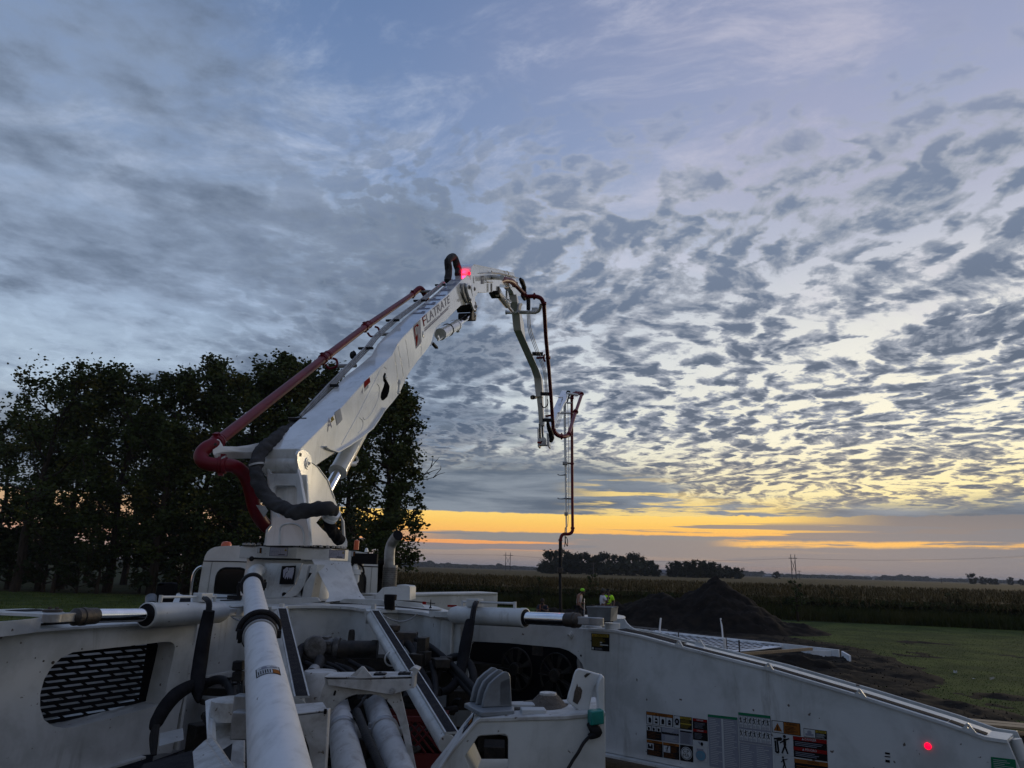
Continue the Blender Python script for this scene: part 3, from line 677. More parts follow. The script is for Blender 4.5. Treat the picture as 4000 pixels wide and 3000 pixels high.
# ---- farm buildings
def house(x, y, yy, L, Wd, h, rh, label):
    p = D(x, y, yy); root = thing('farm_building', label, 'building', (p.x, yy, 0))
    o = Vector((p.x, yy, 0)); b = MB(); b.box(o+Vector((0, 0, h/2)), L, Wd, h); b.build('wall', m_barn, root)
    b = MB(); a = [o+Vector((-L/2-.3, -Wd/2-.4, h)), o+Vector((-L/2-.3, Wd/2+.4, h)), o+Vector((-L/2-.3, 0, h+rh))]; b.slab([a], Vector((L+.6, 0, 0))); b.build('roof', m_barnroof, root)
    b = MB(); b.box(o+Vector((L*.1, -Wd/2-.03, h*.4)), L*.2, .06, h*.8); b.build('door', m_barnroof, root)
house(2592, 2240, 420, 4.6, 6, 2.8, 1.8, 'pale gabled farmhouse half hidden in the distant grove')
house(3010, 2254, 900, 16, 9, 3.0, 1.5, 'long white farm shed by the lone distant tree')
# ---- power line
def hframe(x, yb, yt, yy, gap, label, seed=0):
    root = thing('power_pole', label, 'utility pole', (D(x, yb, yy).x, yy, 0)); o = Vector((D(x, yb, yy).x, yy, 0)); H = D(x, yt, yy).z
    tops = []
    for k in (-.5, .5):
        b = MB(); b.tube([o+Vector((k*gap, 0, 0)), o+Vector((k*gap, 0, H))], [.28, .2], 8); b.build('pole', m_pole, root)
    b = MB(); b.box(o+Vector((0, 0, H*.86)), gap*2.1, .35, .4); b.build('crossarm', m_pole, root)
    b = MB(); b.tube([o+Vector((-gap/2, 0, H*.35)), o+Vector((gap/2, 0, H*.8))], .12, 6); b.tube([o+Vector((gap/2, 0, H*.35)), o+Vector((-gap/2, 0, H*.8))], .12, 6); b.build('brace', m_pole, root)
    return [o+Vector((k*gap, 0, H*.86)) for k in (-1, 0, 1)]
A1 = hframe(1983, 2228, 2158, 560, 3.6, 'twin-legged power pole on the horizon left of the hanging hose')
A2 = hframe(3103, 2262, 2166, 430, 2.4, 'twin-legged power pole on the horizon right of the soil pile')
def pole1(x, yt, yy, label):
    o = Vector((D(x, 2262, yy).x, yy, 0)); H = D(x, yt, yy).z
    root = thing('power_pole', label, 'utility pole', o); b = MB(); b.tube([o, o+Vector((0, 0, H))], [.2, .14], 6); b.build('pole', m_pole, root); b = MB(); b.box(o+Vector((0, 0, H*.94)), 2.0, .16, .18); b.build('crossarm', m_pole, root); return o+Vector((0, 0, H*.94))
pole1(3124, 2229, 420, 'thin single power pole just right of the twin-legged one')
pole1(3677, 2256, 450, 'thin power pole low on the right horizon')
pole1(2318, 2196, 270, 'thin pole in front of the distant grove')
A0 = [p+Vector((-420, 260, 6)) for p in A1]; A3 = [Vector((D(4300, 2260, 330).x, 330, 17+i*.4)) for i in range(3)]
def wire(a, c, sag, lab, r):
    b = MB(); b.tube([a.lerp(c, t/16)-Vector((0, 0, 4*sag*(t/16)*(1-t/16))) for t in range(17)], r, 4, caps=False)
    tag(b.build('power_cable', m_pole), lab, 'cable', 'cables of the power line')
for k in range(3):
    wire(A0[k], A1[k], 2, 'thin cable of the far power line, left of its left pole', .018)
    wire(A1[k], A2[k], 3, 'thin cable strung between the two twin-legged power poles', .018)
    wire(A2[k], A3[k], 2.2, 'thin cable running from the right twin-legged pole past the picture edge', .018)
#@@TRUCK
# ================================================================== THE PUMP TRUCK
UP = Vector((0, 0, 1))
truck = thing('concrete_pump_truck', 'white concrete pump truck with raised boom, red pipe and swung-out outrigger legs', 'pump truck', (-2.4, 8.9, 0))
def P4(o, pts, f): return [f(o[0]+x/o[2], o[1]+y/o[2]) for x, y in pts]
def nrm(a, b): return Vector((b[1]-a[1], -(b[0]-a[0]), 0)).normalized()
# ---------------- right outrigger leg
RA, RB = (.73, 5.5), (2.68, 3.75); nR = nrm(RA, RB)
PR = lambda x, y, off=0.0: PL(x, y, RA, RB, off)
top = [(1745, 2420), (1850, 2428), (2000, 2434), (2160, 2442), (2300, 2457), (2400, 2463), (2500, 2483), (2640, 2521), (3000, 2612), (3356, 2717), (3700, 2826), (3850, 2880), (3935, 2893)]
out = top+[(3958, 2945), (3996, 3035), (4010, 3120), (3990, 3290), (3400, 3160), (2680, 3001), (2365, 2938), (2050, 2890), (1745, 2830)]
hole = [(1839, 2518), (1850, 2506), (1990, 2513), (2187, 2531), (2220, 2542), (2250, 2562), (2274, 2595), (2286, 2640), (2290, 2700), (2270, 2760), (2230, 2800), (1900, 2800), (1840, 2790), (1827, 2700), (1830, 2560)]
leg = MB(); th = -nR*.016; W3 = -nR*.32
leg.slab([[PR(*p) for p in out], [PR(*p) for p in hole]], th)
leg.slab([[PR(*p)+W3 for p in out]], th)
obL = leg.build('outrigger_leg', M['white'], truck, bevel=.003); tag(obL, 'right outrigger leg with warning stickers and fan opening')
tl = MB()
for i in range(4, len(top)-1):
    a, c = PR(*top[i]), PR(*top[i+1]); ex = nR*.010
    tl.add([a+ex+UP*.004, c+ex+UP*.004, c+W3*.62+UP*.004, a+W3*.62+UP*.004, a+ex-UP*.012, c+ex-UP*.012, c+W3*.62-UP*.012, a+W3*.62-UP*.012], [(0, 1, 2, 3), (4, 7, 6, 5), (0, 4, 5, 1), (1, 5, 6, 2), (2, 6, 7, 3), (3, 7, 4, 0)])
tl.build('top_flange', M['white'], obL)
gs = MB()
for a0, a1, w0, w1 in ((5, 7, .12, .50), (7, 8, .08, .28), (8, 9, .08, .28), (9, 11, .08, .28)):
    for i in range(a0, a1):
        a, c = PR(*top[i]), PR(*top[i+1]); a, c = a.lerp(c, .008), c.lerp(a, .008)
        gs.slab([[a+W3*w0+UP*.0065, c+W3*w0+UP*.0065, c+W3*w1+UP*.0065, a+W3*w1+UP*.0065]], UP*.002)
gs.build('grip_strip', M['grip'], obL, smooth=0)
for x, y in ((2655, 2524), (3005, 2613), (3362, 2718), (3785, 2853)):
    for dx, off in (((0, .012), (22, -.20)) if x < 2700 else ((0, .012),)):
        b = MB(); c = PR(x+dx, y-2)+nR*off; r = .019; d = (PR(x+40, y+12)-PR(x, y)).normalized()
        pts = [c-d*r*2.2-UP*.012, c-d*r*.9+UP*r*.8, c-d*r*.45+UP*r*1.5, c+UP*r*1.75, c+d*r*.45+UP*r*1.5, c+d*r*.9+UP*r*.8, c+d*r*2.2-UP*.012]
        hl = [c+UP*r*.8+(d*math.cos(k*.785)+UP*math.sin(k*.785))*r*.33 for k in range(8)]
        b.slab([pts, hl], -nR*.014); b.build('lifting_eye', M['white'], obL)
# bottom ledge and dirt on it
b = MB(); bl = [(2290, 2928), (2365, 2940), (2680, 3003), (3400, 3162), (3990, 3292)]
for i in range(4):
    a, c = PR(*bl[i]), PR(*bl[i+1]); b.slab([[a+nR*.05, c+nR*.05, c+W3, a+W3]], -UP*.014)
b.build('bottom_flange', M['white'], obL)
# end cap with bolt row
b = MB(); e = [PR(3850, 2880), PR(3935, 2893)]; b.tube([PR(3945, 2905)+W3*.5, PR(3975, 2990)+W3*.5], .03, 10); b.build('end_cap', M['white'], obL)
# pin boss, small hole and end
def boss(x, y, r, f, n, par, m=M['white'], nm='pin_boss'):
    b = MB(); c = f(x, y); b.lathe(c-n*.005, n, [(0, r), (.014, r), (.014, r*.72), (.022, r*.70), (.022, r*.35), (.03, r*.33), (.03, .001)], 24); b.build(nm, m, par)
    b = MB(); b.lathe(c+n*.0245, n, [(0, r*.2), (.008, r*.2), (.008, .001)], 6); b.build('pin_bolt', M['greysteel'], par)
boss(2228, 2480, .029, PR, nR, obL)
b = MB(); b.lathe(PR(2270, 2561)+nR*.001, nR, [(0, .0075), (.002, .0075), (.002, .001)], 12); b.build('bolt_hole', M['black'], obL)
# radiator with two fans inside the opening
fan = MB(); q = [PR(*p)+W3*.8 for p in [(1690, 2478), (2330, 2510), (2330, 2860), (1690, 2800)]]; fan.slab([q], -nR*.05)
fo = fan.build('radiator', M['black'], truck)
for x, y, r in ((1955, 2622, .165), (2113, 2648, .165)):
    b = MB(); c = PR(x, y)+W3*.62; b.ring(c, nR, r, .008, 36, 6); b.lathe(c-nR*.02, nR, [(0, .055), (.05, .055), (.06, .045), (.06, .001)], 20)
    a, d = frame(nR)
    for k in range(7):
        t = k*2*math.pi/7; u = a*math.cos(t)+d*math.sin(t); v = a*math.cos(t+1.57)+d*math.sin(t+1.57)
        b.slab([[c+u*.05-v*.012, c+u*.05+v*.012, c+u*r*.96+v*.034+nR*.012, c+u*r*.96-v*.02]], nR*.003)
    for k in range(9):
        t = k*2*math.pi/9; u = a*math.cos(t)+d*math.sin(t); b.tube([c+u*.05+nR*.04, c+u*r+nR*.03], .003, 4)
    b.build('cooling_fan', M['engine'], fo)
b = MB(); b.box(PR(2050, 2545)+W3*.5, .1, .02, .08, (Vector((RB[0]-RA[0], RB[1]-RA[1], 0)).normalized(), nR, UP)); b.build('sensor_box', M['steel'], fo)
b = MB(); b.tube([PR(x, y)+W3*.45 for x, y in ((2228, 2560), (2222, 2590), (2226, 2625), (2237, 2665), (2240, 2720))], .026, 12, sub=4); b.build('coolant_hose', M['greysteel'], fo)
# ---------------- stickers on the right leg
def sticker(q, f=PR, n=nR, lift=.0012): return Sticker([f(*p)+n*lift for p in q], n)
def warn_tri(s, u, v, w, h, m=SY):
    s.poly([(u, v-h), (u+w, v+h), (u-w, v+h)], m, 3).poly([(u, v-h*.5), (u+w*.14, v+h*.45), (u-w*.14, v+h*.45)], SB, 4); s.disc(u, v+h*.7, w*.13, h*.13, SB, 4)
s = sticker([(2310, 2473), (2381, 2477), (2381, 2545), (2311, 2539)]).base(SB); s.rect(.04, .03, .96, .2, SY, 2)
s.text('CAUTION', .32, .05, .88, .18, SB); warn_tri(s, .16, .115, .06, .055, SO); s.rows(.06, .24, .94, .78, 10, SY, 2, 3, .28); s.rect(.5, .48, .62, .55, SW, 4); s.rect(.5, .62, .95, .68, SW, 4); s.rect(.04, .82, .15, .95, SW, 4); s.rows(.2, .84, .8, .96, 3, SGY, 2, 4); s.build('warning_sticker', obL)
o8 = (2500, 2750, 5.821)
def S8(pts): return [(2500+x/5.821, 2750+y/5.821) for x, y in pts]
o4 = (2400, 2200, 1.3825)
def S4(pts): return [(2400+x/1.3825, 2200+y/1.3825) for x, y in pts]
s = sticker(S8([(145, 165), (755, 250), (755, 528), (150, 448)])).base(SB); s.rect(.01, .02, .99, .24, SO, 2); warn_tri(s, .38, .13, .03, .08, SB); s.text('WARNING', .46, .06, .8, .2, SB)
for k in range(4):
    u = .02+k*.245; s.rect(u, .27, u+.22, .97, SW, 2); s.disc(u+.12, .62, .055, .19, SB, 3); s.rect(u+.07, .68, u+.17, .86, SB, 3)
    if k == 0: s.line([(u+.01, .45), (u+.1, .55)], .012, SB, 3)
    if k == 1: s.line([(u+.11, .3), (u+.1, .6)], .02, SB, 3); s.rect(u+.04, .6, u+.17, .7, SW, 4)
    if k == 3: s.rect(u+.05, .6, u+.19, .66, SGY, 4)
s.build('warning_sticker', obL)
s = sticker(S8([(775, 255), (1178, 305), (1185, 595), (780, 540)])).base(SB); s.rect(.02, .03, .34, .97, SW, 2); s.disc(.18, .45, .13, .24, SB, 3); s.disc(.18, .47, .06, .11, SGY, 4); s.rect(.09, .5, .27, .75, SB, 3); s.rect(.36, .03, .98, .22, SY, 2); s.text('CAUTION', .45, .06, .9, .19, SB); s.rows(.38, .27, .96, .5, 3, SY, 2, 5, .3); s.rect(.36, .52, .98, .64, SY, 2); s.rows(.38, .68, .96, .95, 4, SY, 2, 6, .25); s.build('warning_sticker', obL)
s = sticker(S8([(1200, 315), (1528, 358), (1545, 850), (1210, 805)])).base(SB)
for v0 in (.01, .5):
    s.rect(.01, v0, .99, v0+.12, SR, 2); s.text('DANGER', .3, v0+.02, .75, v0+.09, SW); s.rows(.12, v0+.18, .9, v0+.45, 5, SGY, 2, int(v0*9), .25)
s.build('danger_sticker', obL)
s = sticker(S8([(1212, 812), (1545, 855), (1548, 985), (1218, 942)])).base(SW); s.disc(.6, .55, .09, .33, SB); s.poly([(.3, .15), (.5, .2), (.52, .75), (.4, .55)], SGY, 2); s.build('warning_sticker', obL)
s = sticker(S8([(152, 470), (885, 575), (890, 895), (158, 785)])).base(SGY); s.rect(.0, .0, .47, 1, SB, 2)
for k in range(3): s.rect(.01+k*.155, .04, .145+k*.155, .38, SW, 3); s.disc(.08+k*.155, .24, .035, .12, SB, 4); s.line([(.03+k*.155, .1), (.12+k*.155, .22)], .02, SB, 4)
s.rows(.03, .45, .45, .95, 5, SO, 3, 8, .15); s.rows(.5, .08, .98, .42, 4, SW, 2, 9, .35); s.rect(.48, .34, 1, .48, SB, 2); s.rows(.58, .55, .98, .95, 6, SW, 2, 10, .35); s.build('warning_sticker', obL)
s = sticker(S8([(905, 585), (1195, 625), (1200, 940), (912, 900)])).base(SGY); s.rect(.05, .04, .95, .14, SB, 2); s.rows(.08, .2, .92, .94, 12, SB, 2, 13, .2, .8); s.build('serial_plate', obL)
for q, kk in (([(158, 805), (512, 858), (520, 1215), (165, 1150)], 0), ([(530, 865), (893, 918), (897, 1275), (538, 1218)], 1)):
    s = sticker(S8(q)).base(SB); s.rect(.0, .0, 1, .16, SO, 2); s.text('WARNING', .35, .03, .8, .13, SB); s.rect(.03, .2, .45, .62, SW, 3)
    if kk: s.person(.26, .22, .38, SB, 4, .15)
    else: s.disc(.14, .38, .06, .14, SB, 4); s.disc(.34, .38, .06, .14, SB, 4); s.rect(.08, .4, .4, .55, SB, 4)
    s.rows(.5, .24, .96, .6, 7, SO, 2, 15+kk, .22); s.rows(.05, .66, .96, .96, 7, SO, 2, 17+kk, .22); s.build('warning_sticker', obL)
s = sticker(S8([(912, 920), (1205, 962), (1215, 1325), (918, 1280)])).base(SB); s.disc(.5, .5, .44, .41, SW, 2, 32); s.disc(.5, .5, .40, .37, SB, 3, 32); s.disc(.5, .5, .36, .33, SW, 4, 32); s.text('CP', .27, .27, .73, .49, SB, 5); s.text('MA', .25, .52, .75, .73, SB, 5); s.build('round_emblem', obL)
s = sticker(S8([(1240, 980), (1530, 1015), (1540, 1325), (1250, 1290)])).base(SW); s.disc(.5, .55, .42, .42, SGY, 2, 28); s.disc(.5, .55, .36, .36, SBL, 3, 28); s.rect(.2, .06, .72, .2, SGY, 4); s.rows(.22, .4, .78, .75, 4, SGY, 4, 3, .3); s.build('round_emblem', obL)
s = sticker(S4([(505, 815), (664, 833), (675, 1125), (515, 1095)])).base(SGY); s.rect(0, 0, 1, .05, SG, 2); s.rows(.05, .08, .46, .96, 26, SW, 2, 31, .3, .5); s.rows(.54, .08, .97, .96, 26, SW, 2, 33, .3, .5); s.rect(.46, .06, .53, 1, SW, 2); s.build('instruction_sheet', obL)
s = sticker(S4([(670, 804), (843, 824), (852, 988), (675, 963)])).base(SGY); s.rect(0, 0, 1, .09, SG, 2)
for k in range(7):
    for j in range(2): s.rect(.02+k*.14, .12+j*.44, .14+k*.14, .5+j*.44, SW, 2); s.person(.08+k*.14, .16+j*.44, .2, SB, 3, .1*(k % 3-1)); s.rows(.03+k*.14, .39+j*.44, .13+k*.14, .49+j*.44, 3, SGY, 3, k)
s.build('instruction_sheet', obL)
s = sticker(S4([(676, 967), (853, 992), (858, 1165), (680, 1135)])).base(SGY); s.rows(.04, .05, .47, .97, 15, SW, 2, 41, .3, .5); s.rows(.53, .05, .97, .97, 15, SW, 2, 43, .3, .5); s.build('instruction_sheet', obL)
s = sticker(S4([(850, 847), (1003, 865), (1007, 933), (853, 912)])).base(SB); s.rect(.02, .05, .41, .95, SW, 2); warn_tri(s, .21, .5, .15, .33, SO); s.rect(.43, .05, .98, .95, SO, 2); s.text('WARNING', .52, .09, .9, .26, SB); s.rows(.47, .34, .95, .9, 5, SB, 3, 51, .4); s.build('warning_sticker', obL)
s = sticker(S4([(1022, 890), (1147, 906), (1149, 953), (1024, 937)])).base(SB); s.rect(.02, .06, .5, .94, SW, 2); s.disc(.26, .4, .1, .22, SGY, 3); s.rect(.08, .55, .44, .8, SGY, 3); s.rect(.52, .06, .98, .34, SY, 2); s.text('CAUTION', .58, .1, .92, .3, SB); s.rows(.54, .42, .96, .92, 4, SW, 3, 53, .35); s.build('warning_sticker', obL)
s = sticker(S4([(857, 915), (965, 930), (970, 1045), (862, 1030)])).base(SW); s.line([(.04, .28), (.42, .2), (.42, .28), (.2, .32), (.25, .9), (.12, .9), (.1, .35)], .09, SB, 2); s.person(.58, .1, .85, SB, 3, .0); s.build('warning_sticker', obL)
s = sticker(S4([(965, 932), (1147, 955), (1152, 1072), (970, 1045)])).base(SB)
for v0, tx in ((.01, 'DANGER'), (.5, 'PELIGRO')):
    s.rect(.0, v0, 1, v0+.17, SR, 2); s.text(tx, .36, v0+.02, .7, v0+.13, SW); warn_tri(s, .3, v0+.08, .03, .05, SW); s.rows(.06, v0+.22, .94, v0+.45, 3, SGY, 3, int(v0*7), .35)
s.build('danger_sticker', obL)
s = sticker(S4([(866, 1036), (971, 1050), (976, 1165), (870, 1150)])).base(SW); s.person(.5, .05, .6, SB, 3, -.1); s.line([(.05, .7), (.95, .75)], .14, SB, 2); s.build('warning_sticker', obL)
s = sticker(S4([(973, 1053), (1153, 1078), (1157, 1190), (977, 1165)])).base(SB); s.rect(0, 0, 1, .2, SO, 2); s.text('WARNING', .4, .03, .75, .16, SB); s.rows(.06, .3, .94, .95, 6, SO, 3, 61, .3); s.build('warning_sticker', obL)
for q in ([(1462, 1020), (1488, 1024), (1488, 1034), (1462, 1030)], [(1460, 1040), (1490, 1044), (1490, 1049), (1460, 1045)], [(1464, 1060), (1488, 1064), (1488, 1078), (1464, 1074)]):
    s = sticker(S4(q)).base(SB); s.build('serial_mark', obL)
s = sticker(S4([(2033, 1045), (2165, 1060), (2175, 1130), (2036, 1110)])).base(SG); s.rows(.1, .15, .9, .9, 5, SW, 2, 71, .25); s.build('instruction_sheet', obL)
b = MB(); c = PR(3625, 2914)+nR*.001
b.lathe(c, nR, [(0, .017), (.006, .017), (.012, .012), (.013, .001)], 20); b.build('red_glow_spot', M['lamp'], obL)  # red reflection on the panel, put in as an added glowing disc
# ---------------- left outrigger leg
LA, LB = (-2.85, 4.234), (-2.35, 5.1); nL = nrm(LA, LB)
PLf = lambda x, y, off=0.0: PL(x, y, LA, LB, off)
outl = [(-160, 2492), (0, 2474), (150, 2457), (300, 2446), (550, 2433), (765, 2424), (752, 2520), (738, 2600), (726, 2680), (700, 2790), (690, 2850), (672, 2940), (552, 2950), (378, 3003), (160, 3080), (-160, 3200)]
holel = [(640, 2507), (665, 2507), (680, 2515), (684, 2530), (672, 2590), (658, 2650), (636, 2752), (500, 2787), (400, 2813), (300, 2838), (250, 2845), (205, 2836), (172, 2812), (157, 2765), (157, 2712), (172, 2655), (200, 2608), (238, 2570), (285, 2548), (400, 2535), (530, 2520)]
b = MB(); WL = -nL*.30
b.slab([[PLf(*p) for p in outl], [PLf(*p) for p in holel]], -nL*.016)
ob2 = b.build('outrigger_leg', M['white'], truck, bevel=.003); tag(ob2, 'left outrigger leg with rounded grille opening')
b = MB(); hp = [PLf(*p)-nL*.016 for p in holel]; n_ = len(hp)       # tunnel wall behind the opening
for i in range(n_): a, c = hp[i], hp[(i+1) % n_]; b.face([a, c, c+WL, a+WL])
b.build('opening_wall', M['white'], ob2)
b = MB()
for i in range(5):
    a, c = PLf(*outl[i]), PLf(*outl[i+1]); b.add([a+nL*.03, c+nL*.03, c+WL, a+WL, a+nL*.03-UP*.014, c+nL*.03-UP*.014, c+WL-UP*.014, a+WL-UP*.014], [(0, 1, 2, 3), (4, 7, 6, 5), (0, 4, 5, 1), (2, 6, 7, 3), (1, 5, 6, 2), (3, 7, 4, 0)])
b.build('top_flange', M['white'], ob2)
b = MB(); a, c = PLf(765, 2424), PLf(690, 2930); b.slab([[a, c, c+WL, a+WL]], Vector((.012, 0.01, 0))); b.build('end_plate', M['white'], ob2)
b = MB()
for i in range(12, 15): a, c = PLf(*outl[i]), PLf(*outl[i+1]); b.slab([[a+nL*.05, c+nL*.05, c+WL, a+WL]], -UP*.014)
b.build('bottom_flange', M['white'], ob2)
# slotted grille: a plate with staggered slots, set at the back of the tunnel
def grille():
    ux = (Vector(LB+(0,))-Vector(LA+(0,))).normalized(); o = PLf(100, 2900)+WL*.62; b = MB()
    # build as horizontal bars and short staggered posts
    rows = 19; H0 = PLf(250, 2870).z-.06; H1 = PLf(600, 2490).z+.10; o.z = H0; Wd = (PL(578, 2650, LA, LB, -.186)-o).dot(ux)+.01; rh = (H1-H0)/rows
    def bar(u0, u1, z0, z1, sk=0.0):
        b.add([o+ux*u0+UP*(z0-o.z), o+ux*u1+UP*(z0-o.z), o+ux*(u1-sk)+UP*(z1-o.z), o+ux*(u0-sk)+UP*(z1-o.z), o-nL*.010+ux*u0+UP*(z0-o.z), o-nL*.010+ux*u1+UP*(z0-o.z), o-nL*.010+ux*(u1-sk)+UP*(z1-o.z), o-nL*.010+ux*(u0-sk)+UP*(z1-o.z)], [(0, 1, 2, 3), (7, 6, 5, 4), (0, 4, 5, 1), (1, 5, 6, 2), (2, 6, 7, 3), (3, 7, 4, 0)])
    for k in range(rows+1): z = H0+k*rh; bar(-.1, Wd, z-rh*.30, z+rh*.30)
    for k in range(rows):
        z = H0+k*rh; sh_ = (k % 3)*.055
        for j in range(-1, 10):
            u = j*.145+sh_
            if -.1 < u < Wd-.02: bar(u, u+.024, z+rh*.30, z+rh*.70, .022)
    bar(Wd-.05, Wd+.12, H0, H1)
    b.build('slotted_grille', M['black'], ob2, smooth=0, fix=False)
grille()
b = MB(); b.box(PLf(330, 2700)+WL*3.4-UP*.22, 3.0, .04, .7, ((Vector(LB+(0,))-Vector(LA+(0,))).normalized(), nL, UP)); b.build('storage_box', M['white'], truck)
b = MB(); b.box(PLf(330, 2800)+WL*2.2-UP*.18, 1.0, .12, .10, ((Vector(LB+(0,))-Vector(LA+(0,))).normalized(), nL, UP)); b.build('step_rail', M['greysteel'], truck)
for x, y, r in ((207, 2588, .010), (170, 2582, .006), (691, 2525, .005), (138, 2570, .004), (320, 2535, .005)):
    b = MB(); b.lathe(PLf(x, y)+nL*.0005, nL, [(0, r), (.0015, r*.9), (.0015, .001)], 9); b.build('paint_chip', M['steel'], ob2)
# left lug plates
zt = 2.275
def plate(name, pts, z, th, m, par, f=None, bev=.002):
    b = MB(); b.slab([[ZP(x, y, z) for x, y in pts]], Vector((0, 0, -th))); return b.build(name, m, par, bevel=bev)
plate('lug_plate', [(-200, 2384), (0, 2380), (100, 2377), (180, 2379), (240, 2387), (255, 2393), (241, 2402), (200, 2401), (100, 2396), (0, 2392), (-200, 2392)], 2.262, .016, M['white'], ob2)
b = MB(); q0 = [ZP(x, y, 2.2645) for x, y in ((20, 2384), (140, 2379.5), (172, 2382), (170, 2386), (100, 2388))]; b.slab([q0], UP*.002); b.build('grip_strip', M['grip'], ob2, smooth=0)
b = MB(); pts = [D(-160, 2432, 3.95), D(0, 2430, 4.05), D(60, 2428, 4.15), D(120, 2427, 4.28), D(160, 2427, 4.42)]
ztop = 2.248; zb = 2.17
for i in range(4): a, c = pts[i], pts[i+1]; b.slab([[Vector((a.x, a.y, zb)), Vector((c.x, c.y, zb)), Vector((c.x, c.y, ztop)), Vector((a.x, a.y, ztop))]], Vector((-.01, .02, 0)))
b.build('lug_web', M['white'], ob2)
plate('lug_plate', [(-200, 2500), (0, 2476), (60, 2464), (110, 2456), (170, 2452), (215, 2452), (240, 2446), (266, 2436), (262, 2431), (200, 2428), (-200, 2440)], 2.17, .014, M['dusty'], ob2)
b = MB(); c = ZP(205, 2389, 2.265); b.lathe(c, UP, [(0, .055), (.012, .055), (.014, .05), (.014, .001)], 24); b.lathe(c+Vector((-.02, 0, .014)), UP, [(0, .012), (.012, .012), (.012, .001)], 6); b.lathe(c+Vector((.025, 0, .014)), UP, [(0, .012), (.012, .012), (.012, .001)], 6); b.build('pin_cap', M['steel'], ob2)
# ---------------- outrigger cylinders
def cylinder(nm_lab, e0, b0, b1, r1, k1, f1, rb, rr, rk):
    """eye end, barrel start, barrel end, rod end, knuckle end, far eye"""
    d = (b1-b0).normalized()
    b = MB(); b.lathe(b0, d, [(-.05, rb*.55), (-.02, rb*.86), (.02, rb), ((b1-b0).length-.035, rb), ((b1-b0).length-.032, rb*1.05), ((b1-b0).length, rb*1.05), ((b1-b0).length+.004, rb*.95), ((b1-b0).length+.005, rb*.6)], 32)
    o = b.build('outrigger_cylinder', M['white'], truck); tag(o, nm_lab)
    b = MB(); b.box((e0+b0)/2, (b0-e0).length+.04, rb*1.0, rb*.7, (d, d.cross(UP).normalized(), UP)); b.lathe(e0-UP*rb*.4, UP, [(0, rb*.75), (rb*.8, rb*.75), (rb*.8, .001)], 20); b.lathe(e0+UP*rb*.45, UP, [(0, rb*.8), (.012, rb*.8), (.012, .001)], 20)
    b.build('cylinder_eye', M['white'], o, bevel=.004)
    b = MB(); b.lathe(b1+d*.0045, d, [(0, rb*.93), (.004, rb*.90), (.004, rr)], 28, caps=False); b.build('gland_seal', M['black'], o)
    b = MB(); b.cyl(b1, r1, rr, seg=28); b.build('piston_rod', M['chrome'], o)
    b = MB(); L = (k1-r1).length; dd = (k1-r1).normalized(); b.lathe(r1, dd, [(0, rk), (L*.45, rk*1.02), (L*.46, rk*1.1), (L*.62, rk*1.1), (L*.63, rk), (L*.85, rk*1.05), (L, rk*.6)], 20, m=0); b.build('rod_clevis', M['steel'], o)
    b = MB(); b.box((k1+f1)/2, (f1-k1).length+.04, rk*1.1, rk*1.05, (dd, dd.cross(UP).normalized(), UP)); b.lathe(f1-UP*rk*.5, UP, [(0, rk*1.05), (rk, rk*1.05), (rk, .001)], 20); b.build('rod_eye', M['greysteel'], o, bevel=.004)
    # hard line on top
    s_ = d.cross(UP).normalized(); u = s_.cross(d); u = u if u.z > 0 else -u
    L = (b1-b0).length; a = b0+d*L*.12+u*(rb+.035); c = b0+d*L*.86+u*(rb+.035)
    b = MB(); b.cyl(a, c, .0085, seg=10); b.cyl(a-u*.035, a+u*.012, .011, seg=10); b.cyl(c-u*.035, c+u*.012, .013, seg=10); b.build('pipe_rail', M['white'], o)
    p = b0+d*L*.30+u*(rb+.03); b = MB(); b.box(p, .12, .075, .062, (d, s_, u)); b.lathe(p-s_*.036*(1 if s_.y > 0 else -1)+d*.03, -s_*(1 if s_.y > 0 else -1), [(0, .014), (.02, .014), (.02, .001)], 10); b.build('valve_block', M['white'], o, bevel=.004)
    return o, p, u, d
cR, pR_, uR, dR = cylinder('right outrigger cylinder lying along the right leg', D(1700, 2398, 6.35), D(1775, 2402, 6.17), D(2052, 2414, 5.72), D(2212, 2421, 5.45), D(2268, 2424, 5.36), D(2330, 2427, 5.26), .070, .047, .050)
cL, pL_, uL, dL = cylinder('left outrigger cylinder lying along the left leg', D(925, 2390, 5.72), D(862, 2391, 5.55), D(572, 2402, 4.85), D(373, 2406, 4.45), D(278, 2411, 4.28), D(205, 2414, 4.16), .076, .0415, .047)
# right lug on the leg and grey tray
plate('lug_plate', [(2284, 2402), (2284, 2408), (2302, 2414), (2345, 2419), (2400, 2418), (2436, 2414), (2443, 2409), (2438, 2405), (2415, 2401), (2350, 2399)], 2.245, .014, M['white'], obL)
b = MB(); c = ZP(2330, 2409, 2.247); b.lathe(c, UP, [(0, .045), (.01, .045), (.012, .04), (.012, .001)], 20); b.build('pin_cap', M['steel'], obL)
b = MB(); c = D(2392, 2432, 5.55); b.cyl(Vector((c.x, c.y, 2.15)), Vector((c.x, c.y, 2.232)), .058, seg=24); b.build('lug_web', M['white'], obL)
b = MB(); c = D(2318, 2448, 5.42); b.lathe(Vector((c.x, c.y, c.z-.004)), UP, [(0, .065), (.008, .06), (.025, .045), (.025, .001)], 24); b.build('pin_cap', M['white'], obL)
b = MB(); b.slab([[PR(*p, -.19) for p in ((2396, 2419), (2437, 2416), (2437, 2470), (2396, 2464))]], -nR*.012); b.build('lug_web', M['white'], obL)
sw = [(2436, 2415), (2448, 2434), (2462, 2447), (2480, 2458), (2510, 2472), (2560, 2492), (2640, 2516), (2640, 2530), (2560, 2512), (2436, 2468)]
b = MB(); b.slab([[PR(*p, -.19) for p in sw]], -nR*.012); b.build('gusset', M['white'], obL)
